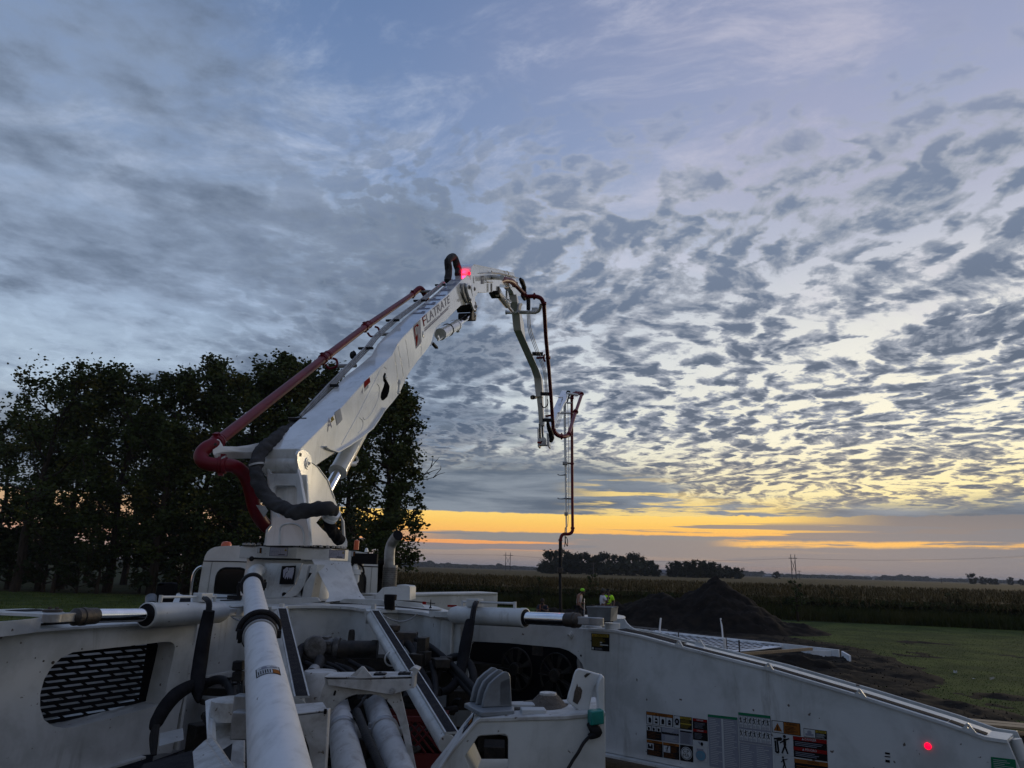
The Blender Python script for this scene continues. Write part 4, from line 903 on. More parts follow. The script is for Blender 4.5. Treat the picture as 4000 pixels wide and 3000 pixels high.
plate('lug_plate', [(2264, 2441), (2290, 2451), (2340, 2458), (2400, 2461), (2450, 2470), (2480, 2476), (2500, 2470), (2440, 2452), (2400, 2440)], 2.160, .014, M['white'], obL)
tr = thing('grey_tray', 'small open grey plastic tray standing on the right leg lug', 'tray', ZP(2350, 2408, 2.247))
T0 = [D(2292, 2371, 5.42), D(2387, 2373, 5.42), D(2414, 2372, 5.56), D(2330, 2366, 5.56)]; T1 = [D(2298, 2407, 5.45), D(2384, 2410, 5.45), D(2409, 2406, 5.54), D(2335, 2404, 5.54)]
for q in T1: q.z = 2.249
zt_ = T0[0].z
for q in T0: q.z = zt_
b = MB(); cT = sum(T0, Vector())/4; cB = sum(T1, Vector())/4; I0 = [p+(cT-p).normalized()*.012 for p in T0]; I1 = [p+(cB-p).normalized()*.012+UP*.008 for p in T1]
for i in range(4):
    j = (i+1) % 4; b.face([T1[i], T1[j], T0[j], T0[i]]); b.face([I1[j], I1[i], I0[i], I0[j]]); b.face([T0[i], T0[j], I0[j], I0[i]])
b.face(T1); b.face(I1[::-1]); b.build('tray', M['greyplastic'], tr, smooth=0)
b = MB(); b.tube(T0, .006, 6, closed=True); b.build('rim', M['greyplastic'], tr)
# ---------------- hoses of the cylinders
def hose(name, pts, r, m, par, sub=5, seg=12, wob=0.0, lab=None):
    b = MB(); b.tube(pts, r, seg, sub=sub, wob=wob); o = b.build(name, m, par); 
    if lab: tag(o, lab)
    return o
for dx in (0, 10):
    hose('hydraulic_hose', [D(1857+dx, 2351, 6.0), D(1851+dx, 2362, 5.9), D(1845+dx, 2385, 5.85), D(1838+dx, 2432, 5.8)], .012, M['rubber'], cR)
    hose('hydraulic_hose', [D(795+dx, 2336, 5.15), D(806+dx, 2345, 5.05), D(812+dx, 2362, 5.02), D(808+dx, 2400, 5.0)], .012, M['rubber'], cL)
hose('hose_sleeve', [D(1836, 2428, 5.8), D(1826, 2480, 5.72), D(1816, 2530, 5.66), D(1806, 2590, 5.6), D(1790, 2650, 5.5), D(1757, 2690, 5.4), D(1722, 2703, 5.35)], [.036, .044, .045, .043, .034, .028, .024], M['dark_sleeve'], truck, seg=14)
hose('hydraulic_hose', [D(1722, 2703, 5.35), D(1698, 2690, 5.4), D(1700, 2650, 5.5), D(1725, 2600, 5.6), D(1760, 2572, 5.7), D(1800, 2568, 5.7), D(1838, 2600, 5.6), D(1852, 2660, 5.5), D(1845, 2720, 5.5)], .030, M['rubber'], truck)
hose('hose_sleeve', [D(817, 2385, 5.0), D(806, 2440, 5.0), D(795, 2500, 4.95), D(783, 2580, 4.9), D(773, 2650, 4.82), D(772, 2700, 4.75), D(776, 2742, 4.7)], [.036, .042, .044, .046, .045, .036, .012], M['dark_sleeve'], truck, seg=14)
hose('hose_sleeve', [D(815, 2660, 4.9), D(780, 2672, 4.85), D(740, 2682, 4.75), D(690, 2712, 4.6), D(645, 2762, 4.5), D(612, 2820, 4.45), D(596, 2850, 4.42)], [.02, .034, .038, .042, .042, .038, .02], M['dark_sleeve'], truck, seg=14)
for k in range(3): hose('hydraulic_hose', [D(606+k*6, 2830, 4.42), D(592+k*10, 2870, 4.4), D(592+k*8, 2910, 4.38), D(598+k*3, 2950, 4.36)], .011, M['rubber'], truck)
hose('hydraulic_hose', [D(780, 2690, 4.85), D(810, 2668, 4.9), D(850, 2655, 4.9), D(885, 2665, 4.85), D(905, 2700, 4.7), D(912, 2745, 4.55)], .028, M['rubber'], truck)
for dy in (0, 22): hose('hydraulic_hose', [D(870, 2655+dy, 4.9), D(900, 2650+dy, 4.8), D(935, 2648+dy, 4.6)], .008, M['rubber'], truck)
# ---------------- deck top plate and pedestal wall
zt = 2.2
edge = [(660, 2402), (780, 2392), (900, 2380), (1000, 2370), (1030, 2366), (1060, 2370), (1095, 2376), (1125, 2366), (1180, 2364), (1250, 2364), (1320, 2366), (1375, 2370), (1405, 2376), (1440, 2380), (1470, 2381), (1553, 2381), (1650, 2390), (1720, 2405), (1800, 2412)]
fe = [ZP(x, y, zt) for x, y in edge]
poly = fe+[ZP(x, y, zt) for x, y in ((1788, 2396), (1710, 2370), (1610, 2352), (1440, 2338), (1200, 2332), (900, 2330), (790, 2340), (690, 2368), (650, 2390))]
b = MB(); b.slab([poly], Vector((0, 0, -.03))); deck = b.build('deck_plate', M['white'], truck, bevel=.004)
b = MB(); we = [p+Vector((0, .07, 0)) for p in fe]
for i in range(len(we)-1):
    a, c = we[i], we[i+1]; a0 = Vector((a.x, a.y, zt-.03)); c0 = Vector((c.x, c.y, zt-.03)); a1 = Vector((a.x, a.y, .95)); c1 = Vector((c.x, c.y, .95))
    if 5 <= i <= 16: a1.z = 1.68; c1.z = 1.68
    b.face([a0, c0, c1, a1])
b.build('pedestal_wall', M['white'], truck, smooth=50)
gl = MB()
for seq in ([(1030, 2352), (1100, 2352), (1180, 2352), (1270, 2350), (1340, 2350)], [(1290, 2356), (1400, 2358), (1500, 2366), (1600, 2374), (1690, 2384)], [(1500, 2346), (1600, 2348), (1700, 2358)], [(820, 2335), (930, 2335)], [(860, 2345), (940, 2344)]):
    for (x, y), (x2, y2) in zip(seq[:-1], seq[1:]): gl.slab([[ZP(x, y-1.3, zt+.002), ZP(x2, y2-1.3, zt+.002), ZP(x2, y2+2.2, zt+.002), ZP(x, y+2.2, zt+.002)]], UP*.002)
gl.build('grip_strip', M['grip'], deck, smooth=0)
# upstands on the deck
def up(pts, d, th=.02, m='white', name='deck_upstand', par=None, bev=.003):
    b = MB(); b.slab([[D(x, y, d) for x, y in pts]], Vector((0.1*th, th, 0))); return b.build(name, M[m], par or deck, bevel=bev)
up([(1020, 2362), (1020, 2340), (1100, 2338), (1235, 2333), (1242, 2337), (1252, 2350), (1180, 2358), (1100, 2362)], 7.35)
up([(1325, 2353), (1332, 2345), (1345, 2338), (1400, 2340), (1495, 2343), (1502, 2350), (1502, 2366), (1450, 2364), (1380, 2358)], 7.1)
up([(1542, 2368), (1542, 2346), (1600, 2352), (1645, 2358), (1655, 2366), (1660, 2373)], 6.9)
# raised channel behind (x 1395..1600)
up([(1400, 2332), (1450, 2330), (1465, 2326), (1480, 2312), (1494, 2296), (1502, 2294), (1550, 2294), (1550, 2286), (1560, 2284), (1598, 2289), (1602, 2296), (1600, 2345), (1500, 2345), (1400, 2342)], 8.3, .30, name='deck_channel')
b = MB(); c = D(1524, 2352, 7.0); b.lathe(Vector((c.x, c.y, 2.2)), UP, [(0, .05), (.035, .05), (.035, .052), (.06, .058), (.13, .060), (.135, .055), (.135, .001)], 28); b.build('filler_cap', M['black'], deck)
b = MB(); c = D(1682, 2363, 7.0); b.lathe(Vector((c.x, c.y, 2.2)), UP, [(0, .014), (.03, .012), (.035, .006), (.10, .003), (.10, .001)], 10); b.build('antenna', M['black'], deck)
b = MB(); c = D(1766, 2367, 6.9); b.box(c, .085, .012, .018); b.build('red_marker', M['s_red'], deck)
b = MB(); b.slab([[D(1650, 2350, 7.6), D(1663, 2351, 7.6), D(1663, 2362, 7.6), D(1650, 2361, 7.6)]], Vector((0, .04, 0))); b.build('marker_lamp', M['s_red'], deck)
# front outrigger box beam beyond the deck
q0 = [D(1500, 2344, 8.6), D(1898, 2317, 9.6), D(1944, 2317, 9.6)]
b = MB(); ztb = D(1900, 2317, 9.6).z; a = D(1480, 2344, 8.4); c = D(1944, 2317, 9.6); a.z = ztb-.02; c.z = ztb
dd = (c-a).normalized(); b.slab([[a, c, c-UP*.36, a-UP*.36]], Vector((-dd.y, dd.x, 0))*.34); b.slab([[a+UP*.012-Vector((0, .02, 0)), c+UP*.012-Vector((0, .02, 0)), c-UP*.012-Vector((0, .02, 0)), a-UP*.012-Vector((0, .02, 0))]], Vector((-dd.y, dd.x, 0))*.38)
b.build('front_outrigger_beam', M['white'], truck, bevel=.004)
# weld seam arcs and panel lines on the pedestal wall
b = MB(); b.tube([ZP(1484, 2385, 2.15)+Vector((0, -.0, 0)), D(1500, 2405, 6.55), D(1530, 2421, 6.5), D(1560, 2428, 6.5), D(1590, 2424, 6.5), D(1615, 2412, 6.5), D(1630, 2397, 6.5)], .006, 6, sub=4); b.build('cable_loop', M['greysteel'], truck)
b = MB(); b.tube([D(902, 2405, 5.9), D(915, 2416, 5.9), D(935, 2424, 5.9), D(950, 2425, 5.9)], .007, 6, sub=3); b.build('cable_loop', M['greysteel'], truck)
# inner wall piece left of the main pipe with ledge
b = MB(); b.slab([[D(800, 2640, 5.5), D(950, 2610, 6.0), D(950, 2618, 6.0), D(800, 2648, 5.5)]], Vector((0, -.04, 0))); b.build('wall_ledge', M['white'], truck)
# vertical corner post by right leg
b = MB(); c = D(1742, 2600, 6.3); b.box(Vector((c.x, c.y, 1.6)), .11, .05, 1.14, (Vector((.9, -.4, 0)).normalized(), Vector((.4, .9, 0)).normalized(), UP)); b.build('corner_post', M['white'], truck, bevel=.01)
# ---------------- braces of the X frame
def brace(name, a, c, wd, hh, strip, par=truck):
    d = (c-a).normalized(); s_ = d.cross(UP).normalized(); u = s_.cross(d).normalized(); u = u if u.z > 0 else -u
    b = MB(); b.tube([a, c], wd*.5, 24); b.box(a+d*.02, .12, wd*1.05, wd*1.1, (d, s_, u)); o = b.build(name, M['white'], par, bevel=.003)
    b = MB(); off = -s_*(wd*.22); a = a+off; c = c+off; b.slab([[a+d*.08+u*wd*.50-s_*strip*.5, a+d*.08+u*wd*.5+s_*strip*.5, c+u*wd*.5+s_*strip*.5, c+u*wd*.5-s_*strip*.5]], u*.012); b.build('tread_bar', M['white'], o)
    b = MB(); k = strip*.38; b.slab([[a+d*.10+u*(wd*.5+.0125)-s_*k, a+d*.10+u*(wd*.5+.0125)+s_*k, c+u*(wd*.5+.0125)+s_*k, c+u*(wd*.5+.0125)-s_*k]], u*.002); b.build('grip_strip', M['grip'], o, smooth=0)
    b = MB(); b.cyl(a+u*.0-UP*.02, a+u*.0+UP*.09, .022, seg=12); b.build('hinge_pin', M['white'], o); return o
brace('frame_brace', D(1085, 2400, 6.5), D(1155, 2770, 4.25), .115, .1, .085)
brB = brace('frame_brace', D(1447, 2402, 6.45), D(1745, 2905, 4.05), .095, .1, .072)
b = MB(); c = D(1532, 2572, 5.4); b.ring(c, (D(1745, 2905, 4.05)-D(1447, 2402, 6.45)).normalized(), .052, .006, 20, 6); b.build('bracket_ring', M['white'], brB)
# ---------------- main delivery pipe towards the turret
p0 = D(1090, 3000, 2.08); p1 = D(985, 2285, 6.9); dmp = (p1-p0).normalized()
b = MB(); b.cyl(p0-dmp*1.4, p1, .0795, seg=40); mp = b.build('delivery_pipe', M['pipe'], truck); tag(mp, 'thick white delivery pipe running along the deck towards the turret')
def coupling(par, p, d, r, m=M['rubber'], w=.07, lever=True, up_=None, name='pipe_coupling', grow=1.28, side=1):
    a, bb = frame(d); b = MB(); b.lathe(p-d*w/2, d, [(0, r*1.02), (.004, r*grow*.95), (w*.3, r*grow), (w*.45, r*grow*.93), (w*.55, r*grow*.93), (w*.7, r*grow), (w-.004, r*grow*.95), (w, r*1.02)], 36)
    c = p+a*r*grow*side; b.box(c, w*.9, .035, .05, (d, a, bb)); b.cyl(c-bb*.05, c+bb*.05, .010, seg=8); c2 = p-a*r*grow*side; b.box(c2, w*.8, .03, .04, (d, a, bb))
    if lever:
        t = [p+(a*math.cos(k)*side+bb*math.sin(k))*r*(grow+.16+.04*math.sin(k)) for k in [x*.22+.1 for x in range(14)]]; b.tube(t, [.016]*12+[.011, .007], 8, sub=2)
    o = b.build(name, m, par); return o
tt = (D(1010, 2475, 4.2)-p0).dot(dmp); pc = p0+dmp*tt
coupling(mp, pc, dmp, .0795, w=.11, grow=1.26, side=-1)
b = MB(); b.lathe(pc-dmp*.11, dmp, [(0, .0795), (.0, .088), (.022, .090), (.03, .088), (.03, .0795)], 36); b.build('pipe_collar', M['greysteel'], mp)
coupling(mp, p1+dmp*.02, dmp, .082, w=.10, grow=1.34, lever=False, side=1)
b = MB(); b.tube([p1, p1+dmp*.2, D(992, 2242, 7.5), D(1002, 2232, 7.9), D(1016, 2232, 8.3)], .075, 20, sub=5); b.build('pipe_elbow', M['white'], mp)
# clamp below coupling
for k, (x, y) in enumerate([(932, 2600), (930, 2642)]):
    b = MB(); b.box(D(x, y, 4.05), .055, .05, .05); b.build('clamp_block', M['rubber'], mp, bevel=.008)
for dx in (0, 14): hose('hydraulic_hose', [D(930+dx, 2640, 4.1), D(934+dx, 2690, 4.0), D(932+dx, 2730, 3.95)], .008, M['rubber'], truck)
b = MB(); b.box(D(945, 2780, 3.1), .06, .06, .13); b.box(D(952, 2830, 3.0), .08, .06, .10); b.build('pipe_bracket', M['greysteel'], truck, bevel=.006)
# sticker wrapped on the main pipe
def pipe_sticker(par, c, d, r, a0, a1, L, up_):
    a = (up_-d*up_.dot(d)).normalized(); s_ = d.cross(a)
    b = MB()
    def cell(u0, u1, v0, v1, m, lift):
        n = 6
        for k in range(n):
            t0 = a0+(a1-a0)*(u0+(u1-u0)*k/n); t1 = a0+(a1-a0)*(u0+(u1-u0)*(k+1)/n); rr = r+lift
            f = lambda t, v: c+d*(L*(.5-v))+(a*math.cos(t)+s_*math.sin(t))*rr
            b.face([f(t0, v0), f(t1, v0), f(t1, v1), f(t0, v1)], m)
    cell(0, 1, 0, 1, SB, .0012); cell(.05, .95, .05, .48, SW, .002); cell(.05, .66, .5, .96, SW, .002); cell(.68, .95, .5, .96, SO, .002)
    for k in range(6): cell(.1+k*.09, .14+k*.09, .55, .92, SB, .003)
    cell(.15, .85, .28, .36, SGY, .003); cell(.25, .45, .14, .4, SGY, .0035); cell(.6, .9, .22, .3, SGY, .0035)
    b.build('warning_sticker', STK, par, smooth=0, fix=False)
tt = (D(1062, 2722, 2.9)-p0).dot(dmp)
pipe_sticker(mp, p0+dmp*tt, dmp, .0795, -.62, .52, .15, UP+Vector((.15, -.55, 0)))
# ---------------- two lower concrete pipes with couplings
for (bx0, by0, d0, tx, ty, d1, cx, cy, sd) in ((1362, 3000, 3.75, 1308, 2700, 6.1, 1322, 2860, 1), (1551, 3000, 3.95, 1452, 2715, 5.9, 1488, 2845, -1)):
    a = D(bx0, by0, d0); c = D(tx, ty, d1); d = (c-a).normalized()
    b = MB(); b.cyl(a-d*1.3, c, .078, seg=36); o = b.build('transport_pipe', M['tpipe'], truck)
    k = D(cx, cy, d0+(d1-d0)*(by0-cy)/(by0-ty)*.72); tt = (k-a).dot(d)
    coupling(o, a+d*tt, d, .078, w=.085, grow=1.16, lever=False, side=sd, m=M['greysteel'])
b = MB(); b.tube([D(1452, 2712, 5.9), D(1440, 2690, 6.0), D(1410, 2675, 6.1), D(1370, 2680, 6.2)], .085, 20, sub=4); b.build('pipe_elbow', M['dusty'], truck)
hose('hydraulic_hose', [D(1395, 2780, 4.6), D(1430, 2870, 4.2), D(1470, 2960, 3.9), D(1500, 3040, 3.6)], .024, M['rubber'], truck)
hose('hydraulic_hose', [D(1335, 2760, 5), D(1365, 2785, 4.9), D(1400, 2760, 4.9), D(1430, 2720, 5)], .009, M['rubber'], truck)
# ---------------- arched white pipe support
oo = (1150, 2585, 4.0); fD = lambda d: (lambda x, y: D(x, y, d))
ab = MB()
arch = [(465, 245), (500, 262), (525, 290), (530, 365), (1085, 448), (1520, 512), (1660, 475), (1700, 640), (1780, 1000), (1850, 1400), (1895, 1640), (1930, 1760), (1830, 1760), (1790, 1560), (1700, 1160), (1640, 960), (1590, 820), (1520, 700), (1440, 600), (1340, 535), (1200, 505), (1080, 510), (960, 510), (850, 545), (720, 625), (620, 720), (540, 830), (500, 900), (400, 900), (380, 640), (440, 420), (480, 330)]
ab.slab([P4(oo, arch, fD(4.02))], Vector((0, .012, 0))); arch_o = ab.build('pipe_support', M['dusty'], truck, bevel=.002)
b = MB(); q = P4(oo, [(468, 235), (525, 250), (1200, 255), (1835, 235), (1840, 415), (1520, 512), (1100, 445), (530, 362), (520, 290)], fD(3.98)); b.slab([q], Vector((0, .014, 0)))
q = P4(oo, [(468, 235), (1200, 238), (1835, 222)], fD(3.98)); b.slab([[q[0], q[1], q[2], q[2]+Vector((0, .16, 0.002)), q[0]+Vector((0, .16, 0.002))]], -UP*.012); b.build('beam', M['dusty'], arch_o, bevel=.003)
b = MB(); b.slab([P4(oo, [(1835, 415), (1835, 190), (1850, 150), (1790, 130), (1860, 82), (1945, 118), (1948, 135), (1882, 220), (1872, 418)], fD(3.97))], Vector((0, .10, 0))); b.build('guide_tab', M['dusty'], arch_o, bevel=.003)
b = MB(); b.slab([P4(oo, [(940, 262), (870, 225), (1050, 72), (1085, 75), (1205, 225), (1190, 262)], fD(4.0))], Vector((0, .012, 0))); b.slab([P4(oo, [(940, 262), (1085, 80), (1205, 228), (1190, 262)], fD(3.9))], Vector((0, .008, 0))); b.build('gusset', M['dusty'], arch_o, bevel=.002)
for x, y in ((1340, 215), (1720, 205)):
    b = MB(); c = D(oo[0]+x/4, oo[1]+y/4, 4.05); b.box(c, .062, .06, .026); b.lathe(c+UP*.012, UP, [(0, .009), (.006, .009), (.006, .001)], 6); b.build('rubber_pad', M['rubber'], arch_o, bevel=.003)
b = MB(); b.box(D(oo[0]+610/4, oo[1]+245/4, 4.03), .03, .03, .012); b.build('small_latch', M['rubber'], arch_o)
b = MB(); c = D(oo[0]+1530/4, oo[1]+462/4, 3.965); b.lathe(c, Vector((0, -1, 0)), [(0, .017), (.006, .017), (.006, .007), (.014, .006), (.014, .001)], 18); b.build('bolt', M['greysteel'], arch_o)
b = MB(); b.slab([P4(oo, [(610, 530), (605, 510), (625, 450), (645, 445), (653, 470), (635, 530)], fD(4.017))], Vector((0, .003, 0))); b.build('slot', M['black'], arch_o, smooth=0)
# vessel behind and box gusset on the left
b = MB(); c = D(1245, 2705, 4.9); b.lathe(c-Vector((0, .0, .14)), UP, [(0, .11), (.03, .12), (.24, .12), (.27, .10), (.28, .001)], 28); b.build('oil_vessel', M['dusty'], truck)
b = MB(); q = [(1130, 2790), (1282, 2772), (1276, 2880), (1268, 3030), (1216, 3030), (1205, 2920), (1190, 2880), (1165, 2850), (1130, 2838)]
b.slab([[D(x, y, 3.45) for x, y in q]], Vector((0, .05, 0))); t = [D(1130, 2790, 3.45), D(1282, 2772, 3.45)]; b.slab([[t[0]-UP*.002, t[1]-UP*.002, D(1262, 2742, 3.72), D(1120, 2752, 3.72)]], -UP*.012); b.build('bracket_box', M['dusty'], truck, bevel=.004)
b = MB(); b.box(D(1271, 2779, 3.44), .012, .01, .02); b.build('slot', M['black'], truck)
# ---------------- right foreground bracket with rubber bumper
o6 = (1650, 2585, 4.0)
pl = [(270, 1659), (855, 905), (2211, 850), (2860, 790), (2860, 1900), (60, 1900)]
hl = [(870, 1168), (930, 1155), (1290, 1135), (1325, 1160), (1338, 1210), (1338, 1800), (800, 1800), (662, 1480)]
b = MB(); b.slab([P4(o6, pl, fD(2.9)), P4(o6, hl, fD(2.9))], Vector((0, .012, 0))); fb = b.build('pump_bracket', M['white'], truck, bevel=.003); tag(fb, 'white bracket plate carrying the finned rubber bumper')
b = MB(); hp = P4(o6, hl, fD(2.912))
for i in range(len(hp)): a, c = hp[i], hp[(i+1) % len(hp)]; b.face([a, c, c+Vector((.02, .26, 0)), a+Vector((.02, .26, 0))])
b.build('opening_wall', M['white'], fb)
b = MB(); f_ = P4(o6, [(0, 2000), (270, 1659), (555, 1260), (855, 903), (900, 880), (2211, 846), (2860, 788)], fD(2.895))
bk = P4(o6, [(-420, 1990), (-20, 1480), (285, 1090), (570, 735), (640, 715), (2150, 655), (2860, 620)], fD(3.22)); z_ = f_[4].z
for i in range(len(bk)):
    if i >= 3: bk[i] = Vector((f_[i].x+(.0), f_[i].y+.33, f_[i].z))
    else: bk[i] = Vector((f_[i].x-.0, f_[i].y+.33, f_[i].z))
rows = [f_, bk]; vs = f_+bk; n = len(f_)
b.add(vs+[v-UP*.014 for v in vs], [(i, i+1, n+i+1, n+i) for i in range(n-1)]+[(2*n+i, 3*n+i, 3*n+i+1, 2*n+i+1) for i in range(n-1)]+[(i, 2*n+i, 2*n+i+1, i+1) for i in range(n-1)]+[(n+i, n+i+1, 3*n+i+1, 3*n+i) for i in range(n-1)])
b.build('top_plate', M['dusty'], fb, bevel=.002)
def onTop(x, y, h=0.0): return ZP(o6[0]+x/4, o6[1]+y/4, z_+.002+h)
b = MB(); base = [onTop(640, 715), onTop(900, 865), onTop(1430, 835), onTop(1400, 770), onTop(1150, 650), onTop(800, 655)]
base = [onTop(650, 722), onTop(915, 868), onTop(1432, 838), onTop(1440, 700), onTop(1000, 640)]
b.slab([base], UP*.018); bump_o = b.build('rubber_bumper', M['greyplastic'], fb, bevel=.004)
cb_ = (onTop(1432, 838)-onTop(915, 868)); ex = cb_.normalized(); ey = Vector((-ex.y, ex.x, 0))
for k in range(3):
    c0 = onTop(930, 800)+ey*(.0+.062*k)-ex*(.045*k*0); L = cb_.length*.96
    pr = [(0, 0), (.02, .045), (.05, .075), (.10, .095), (.165, .115), (.20, .112), (.215, .10), (.235, 0)]
    sc1 = L/.235*.98; b = MB(); q = [c0+ex*(u*sc1)+UP*(.018+v*1.12*(1 if k < 3 else 1)) for u, v in pr]; b.slab([q], ey*(.018)); b.build('fin', M['greyplastic'], bump_o, bevel=.004)
b = MB(); c0 = onTop(930, 800)+ex*(.13*sc1); q = [c0+UP*.018, c0+ex*.10*sc1+UP*.018, c0+ex*.085*sc1+UP*.13, c0+UP*.115]; b.slab([q], ey*.14); b.build('bumper_block', M['greyplastic'], bump_o, bevel=.006)
dx_ = o6
for x, y in ((1730, 775), (1560, 690), (2560, 760), (2330, 660)):
    b = MB(); b.box(onTop(x, y, .012), .095, .062, .022, (Vector((.98, .1, 0)).normalized(), Vector((-.1, .98, 0)).normalized(), UP)); b.build('slide_pad', M['s_white'], fb, bevel=.003)
b = MB(); c = onTop(1960, 720, .0); b.lathe(c, UP, [(0, .12), (.012, .115), (.02, .07), (.05, .04), (.052, .001)], 22); b.build('pivot_mound', M['grime'], fb)
b = MB(); b.lathe(c+UP*.05, UP, [(0, .035), (.008, .034), (.008, .001)], 18); b.build('pivot_cap', M['dusty'], fb)
b = MB(); b.box(onTop(2080, 740, .006), .34, .09, .014); b.build('dirt_cake', M['grime'], fb, bevel=.004)
# hooked end plate
o3 = (1600, 2200, 2.011)
hk = [(1235, 1085), (1250, 1020), (1272, 950), (1290, 880), (1305, 845), (1325, 830), (1350, 832), (1510, 878), (1528, 892), (1500, 910), (1460, 960), (1440, 1010), (1420, 1100), (1405, 1180), (1330, 1160)]
b = MB(); b.slab([P4(o3, hk, fD(2.98))], Vector((0, .02, 0))); hook = b.build('hooked_end_plate', M['white'], fb, bevel=.006)
b = MB(); q = P4(o3, [(1512, 880), (1530, 895), (1532, 960), (1532, 1700), (1490, 1700), (1488, 1200), (1470, 1000), (1490, 920)], fD(2.93)); b.slab([q], Vector((0, .06, 0))); b.build('edge_plate', M['white'], fb, bevel=.006)
for pts_ in ([(1282, 1085), (1295, 1010), (1318, 945), (1326, 1000), (1345, 980), (1356, 1000), (1345, 1060), (1318, 1110)], [(1370, 885), (1390, 865), (1425, 862), (1400, 885), (1380, 900)]):
    b = MB(); b.slab([P4(o3, pts_, fD(2.979))], Vector((0, -.0015, 0))); b.build('worn_patch', M['steel'], fb, smooth=0)
# sticker on the sloping leg
q = [f_[0].lerp(f_[1], 0), f_[2], f_[3]]
sa = Vector((0, .33, 0)); la = f_[2]; lb = f_[3]
sq = [la.lerp(lb, .18)+sa*.80, la.lerp(lb, .72)+sa*.80, la.lerp(lb, .72)+sa*.22, la.lerp(lb, .18)+sa*.22]
nn = (lb-la).cross(sa).normalized(); nn = nn if nn.z > 0 else -nn
s = Sticker([p+nn*.001 for p in sq], nn).base(SB); s.rect(.06, .06, .94, .5, SW, 2); s.line([(.2, .15), (.5, .3), (.8, .35)], .06, SGY, 3); s.line([(.3, .4), (.6, .2)], .05, SGY, 3); s.rect(.6, .55, .94, .94, SO, 2); s.rows(.08, .56, .56, .94, 4, SGY, 2, 5, .4); s.build('warning_sticker', fb)
# what shows through the bracket opening
b = MB(); b.slab([[Vector((-.75, 3.0, 1.22)), Vector((.75, 3.0, 1.22)), Vector((1.0, 4.9, 1.22)), Vector((-.75, 5.6, 1.22))]], -UP*.01)
for k in range(16): b.slab([[Vector((-.7, 3.2+k*.13, 1.223)), Vector((.85, 3.2+k*.10, 1.223)), Vector((.85, 3.215+k*.10, 1.223)), Vector((-.7, 3.215+k*.13, 1.223))]], UP*.004); b.build('tread_deck', M['grip'], truck, smooth=0)
yb = thing('yellow_bucket', 'yellow rounded tub seen through the bracket opening at the bottom edge', 'bucket', D(1876, 3010, 3.2)-UP*.2)
b = MB(); c = D(1876, 3012, 3.2)-UP*.13; b.lathe(c, UP, [(0, .035), (.12, .042), (.128, .046), (.13, .001)], 24); b.build('tub', M['yellow'], yb)
tb = thing('teal_lamp', 'small teal plastic box strapped to the white end plate at the right', 'work lamp', D(2325, 2840, 2.88))
b = MB(); b.box(D(2327, 2800, 2.88), .052, .045, .048, (Vector((.97, .2, .1)).normalized(), Vector((-.2, .97, 0)).normalized(), UP)); b.build('housing', M['teal'], tb, bevel=.004)
b = MB(); b.tube([D(2310, 2822, 2.89), D(2322, 2845, 2.88), D(2335, 2858, 2.88), D(2318, 2870, 2.88), D(2300, 2880, 2.88)], [.02, .022, .018, .014, .008], 8, sub=4, wob=.5); b.build('strap', M['rubber'], tb)
hose('power_cord', [D(2300, 2880, 2.88), D(2278, 2905, 2.87), D(2258, 2940, 2.86), D(2238, 2970, 2.86), D(2215, 3010, 2.85)], .006, M['rubber'], tb)
# ---------------- left foreground: post, vessel, mat
b = MB(); b.slab([[D(800, 2738, 3.9), D(822, 2733, 3.9), D(829, 2915, 3.4), D(808, 2890, 3.4)]], Vector((.0, .05, 0))); b.build('side_post', M['white'], truck, bevel=.003)
b = MB(); b.slab([[D(822, 2737, 3.95), D(952, 2728, 3.95), D(952, 3010, 3.5), D(822, 3010, 3.5)]], Vector((0, .02, 0))); b.build('side_panel', M['dusty'], truck)
b = MB(); c = D(905, 2790, 3.75); b.lathe(c-UP*.02, UP, [(0, .10), (.085, .10), (.09, .09), (.09, .001)], 28); b.build('valve_pot', M['dusty'], truck)
b = MB(); q = [D(751, 2935, 3.0), D(800, 2890, 3.1), D(822, 2905, 3.1), D(905, 3040, 2.6), D(760, 3040, 2.7)]; b.slab([q], Vector((0, .06, 0))); b.build('frame_corner', M['dusty'], truck, bevel=.004)
b = MB(); q = [D(560, 2985, 3.6), D(752, 2930, 3.7), D(760, 3030, 3.2), D(520, 3060, 3.2)]; b.slab([q], -UP*.02); b.build('ribbed_mat', M['grip'], truck, smooth=0)
b = MB(); q = [D(852, 2940, 3.4), D(905, 2905, 3.4), D(895, 3000, 3.2), D(880, 3020, 3.2)]; b.slab([q], Vector((0, .01, 0))); b.build('dark_gap', M['black'], truck, smooth=0)
b = MB(); q = [D(640, 2640, 5.0), D(700, 2640, 5.05), D(680, 2960, 4.6), D(650, 2960, 4.6)]
b = MB(); b.slab([[D(625, 2865, 4.75), D(712, 2845, 4.9), D(715, 2890, 4.7), D(620, 2915, 4.6)]], Vector((0, .01, 0))); b.build('inner_gusset', M['white'], truck)
# floor under the machinery
b = MB(); b.slab([[Vector((-3.1, 2.0, 1.02)), Vector((.9, 2.0, 1.02)), Vector((1.1, 6.2, 1.02)), Vector((-2.6, 7.4, 1.02))]], -UP*.03); b.build('frame_floor', M['engine'], truck)
b = MB(); b.slab([[ZP(2200, 2890, 1.25), ZP(2500, 2925, 1.25), ZP(3300, 3120, 1.25), ZP(3300, 3300, 1.25), ZP(2200, 3300, 1.25)]], -UP*.03); b.build('side_deck', M['grip'], truck)
b = MB(); b.slab([[ZP(250, 3000, 1.2), ZP(560, 2925, 1.2), ZP(760, 2900, 1.2), ZP(780, 3200, 1.2), ZP(200, 3300, 1.2)]], -UP*.03); b.build('side_deck', M['grip'], truck)
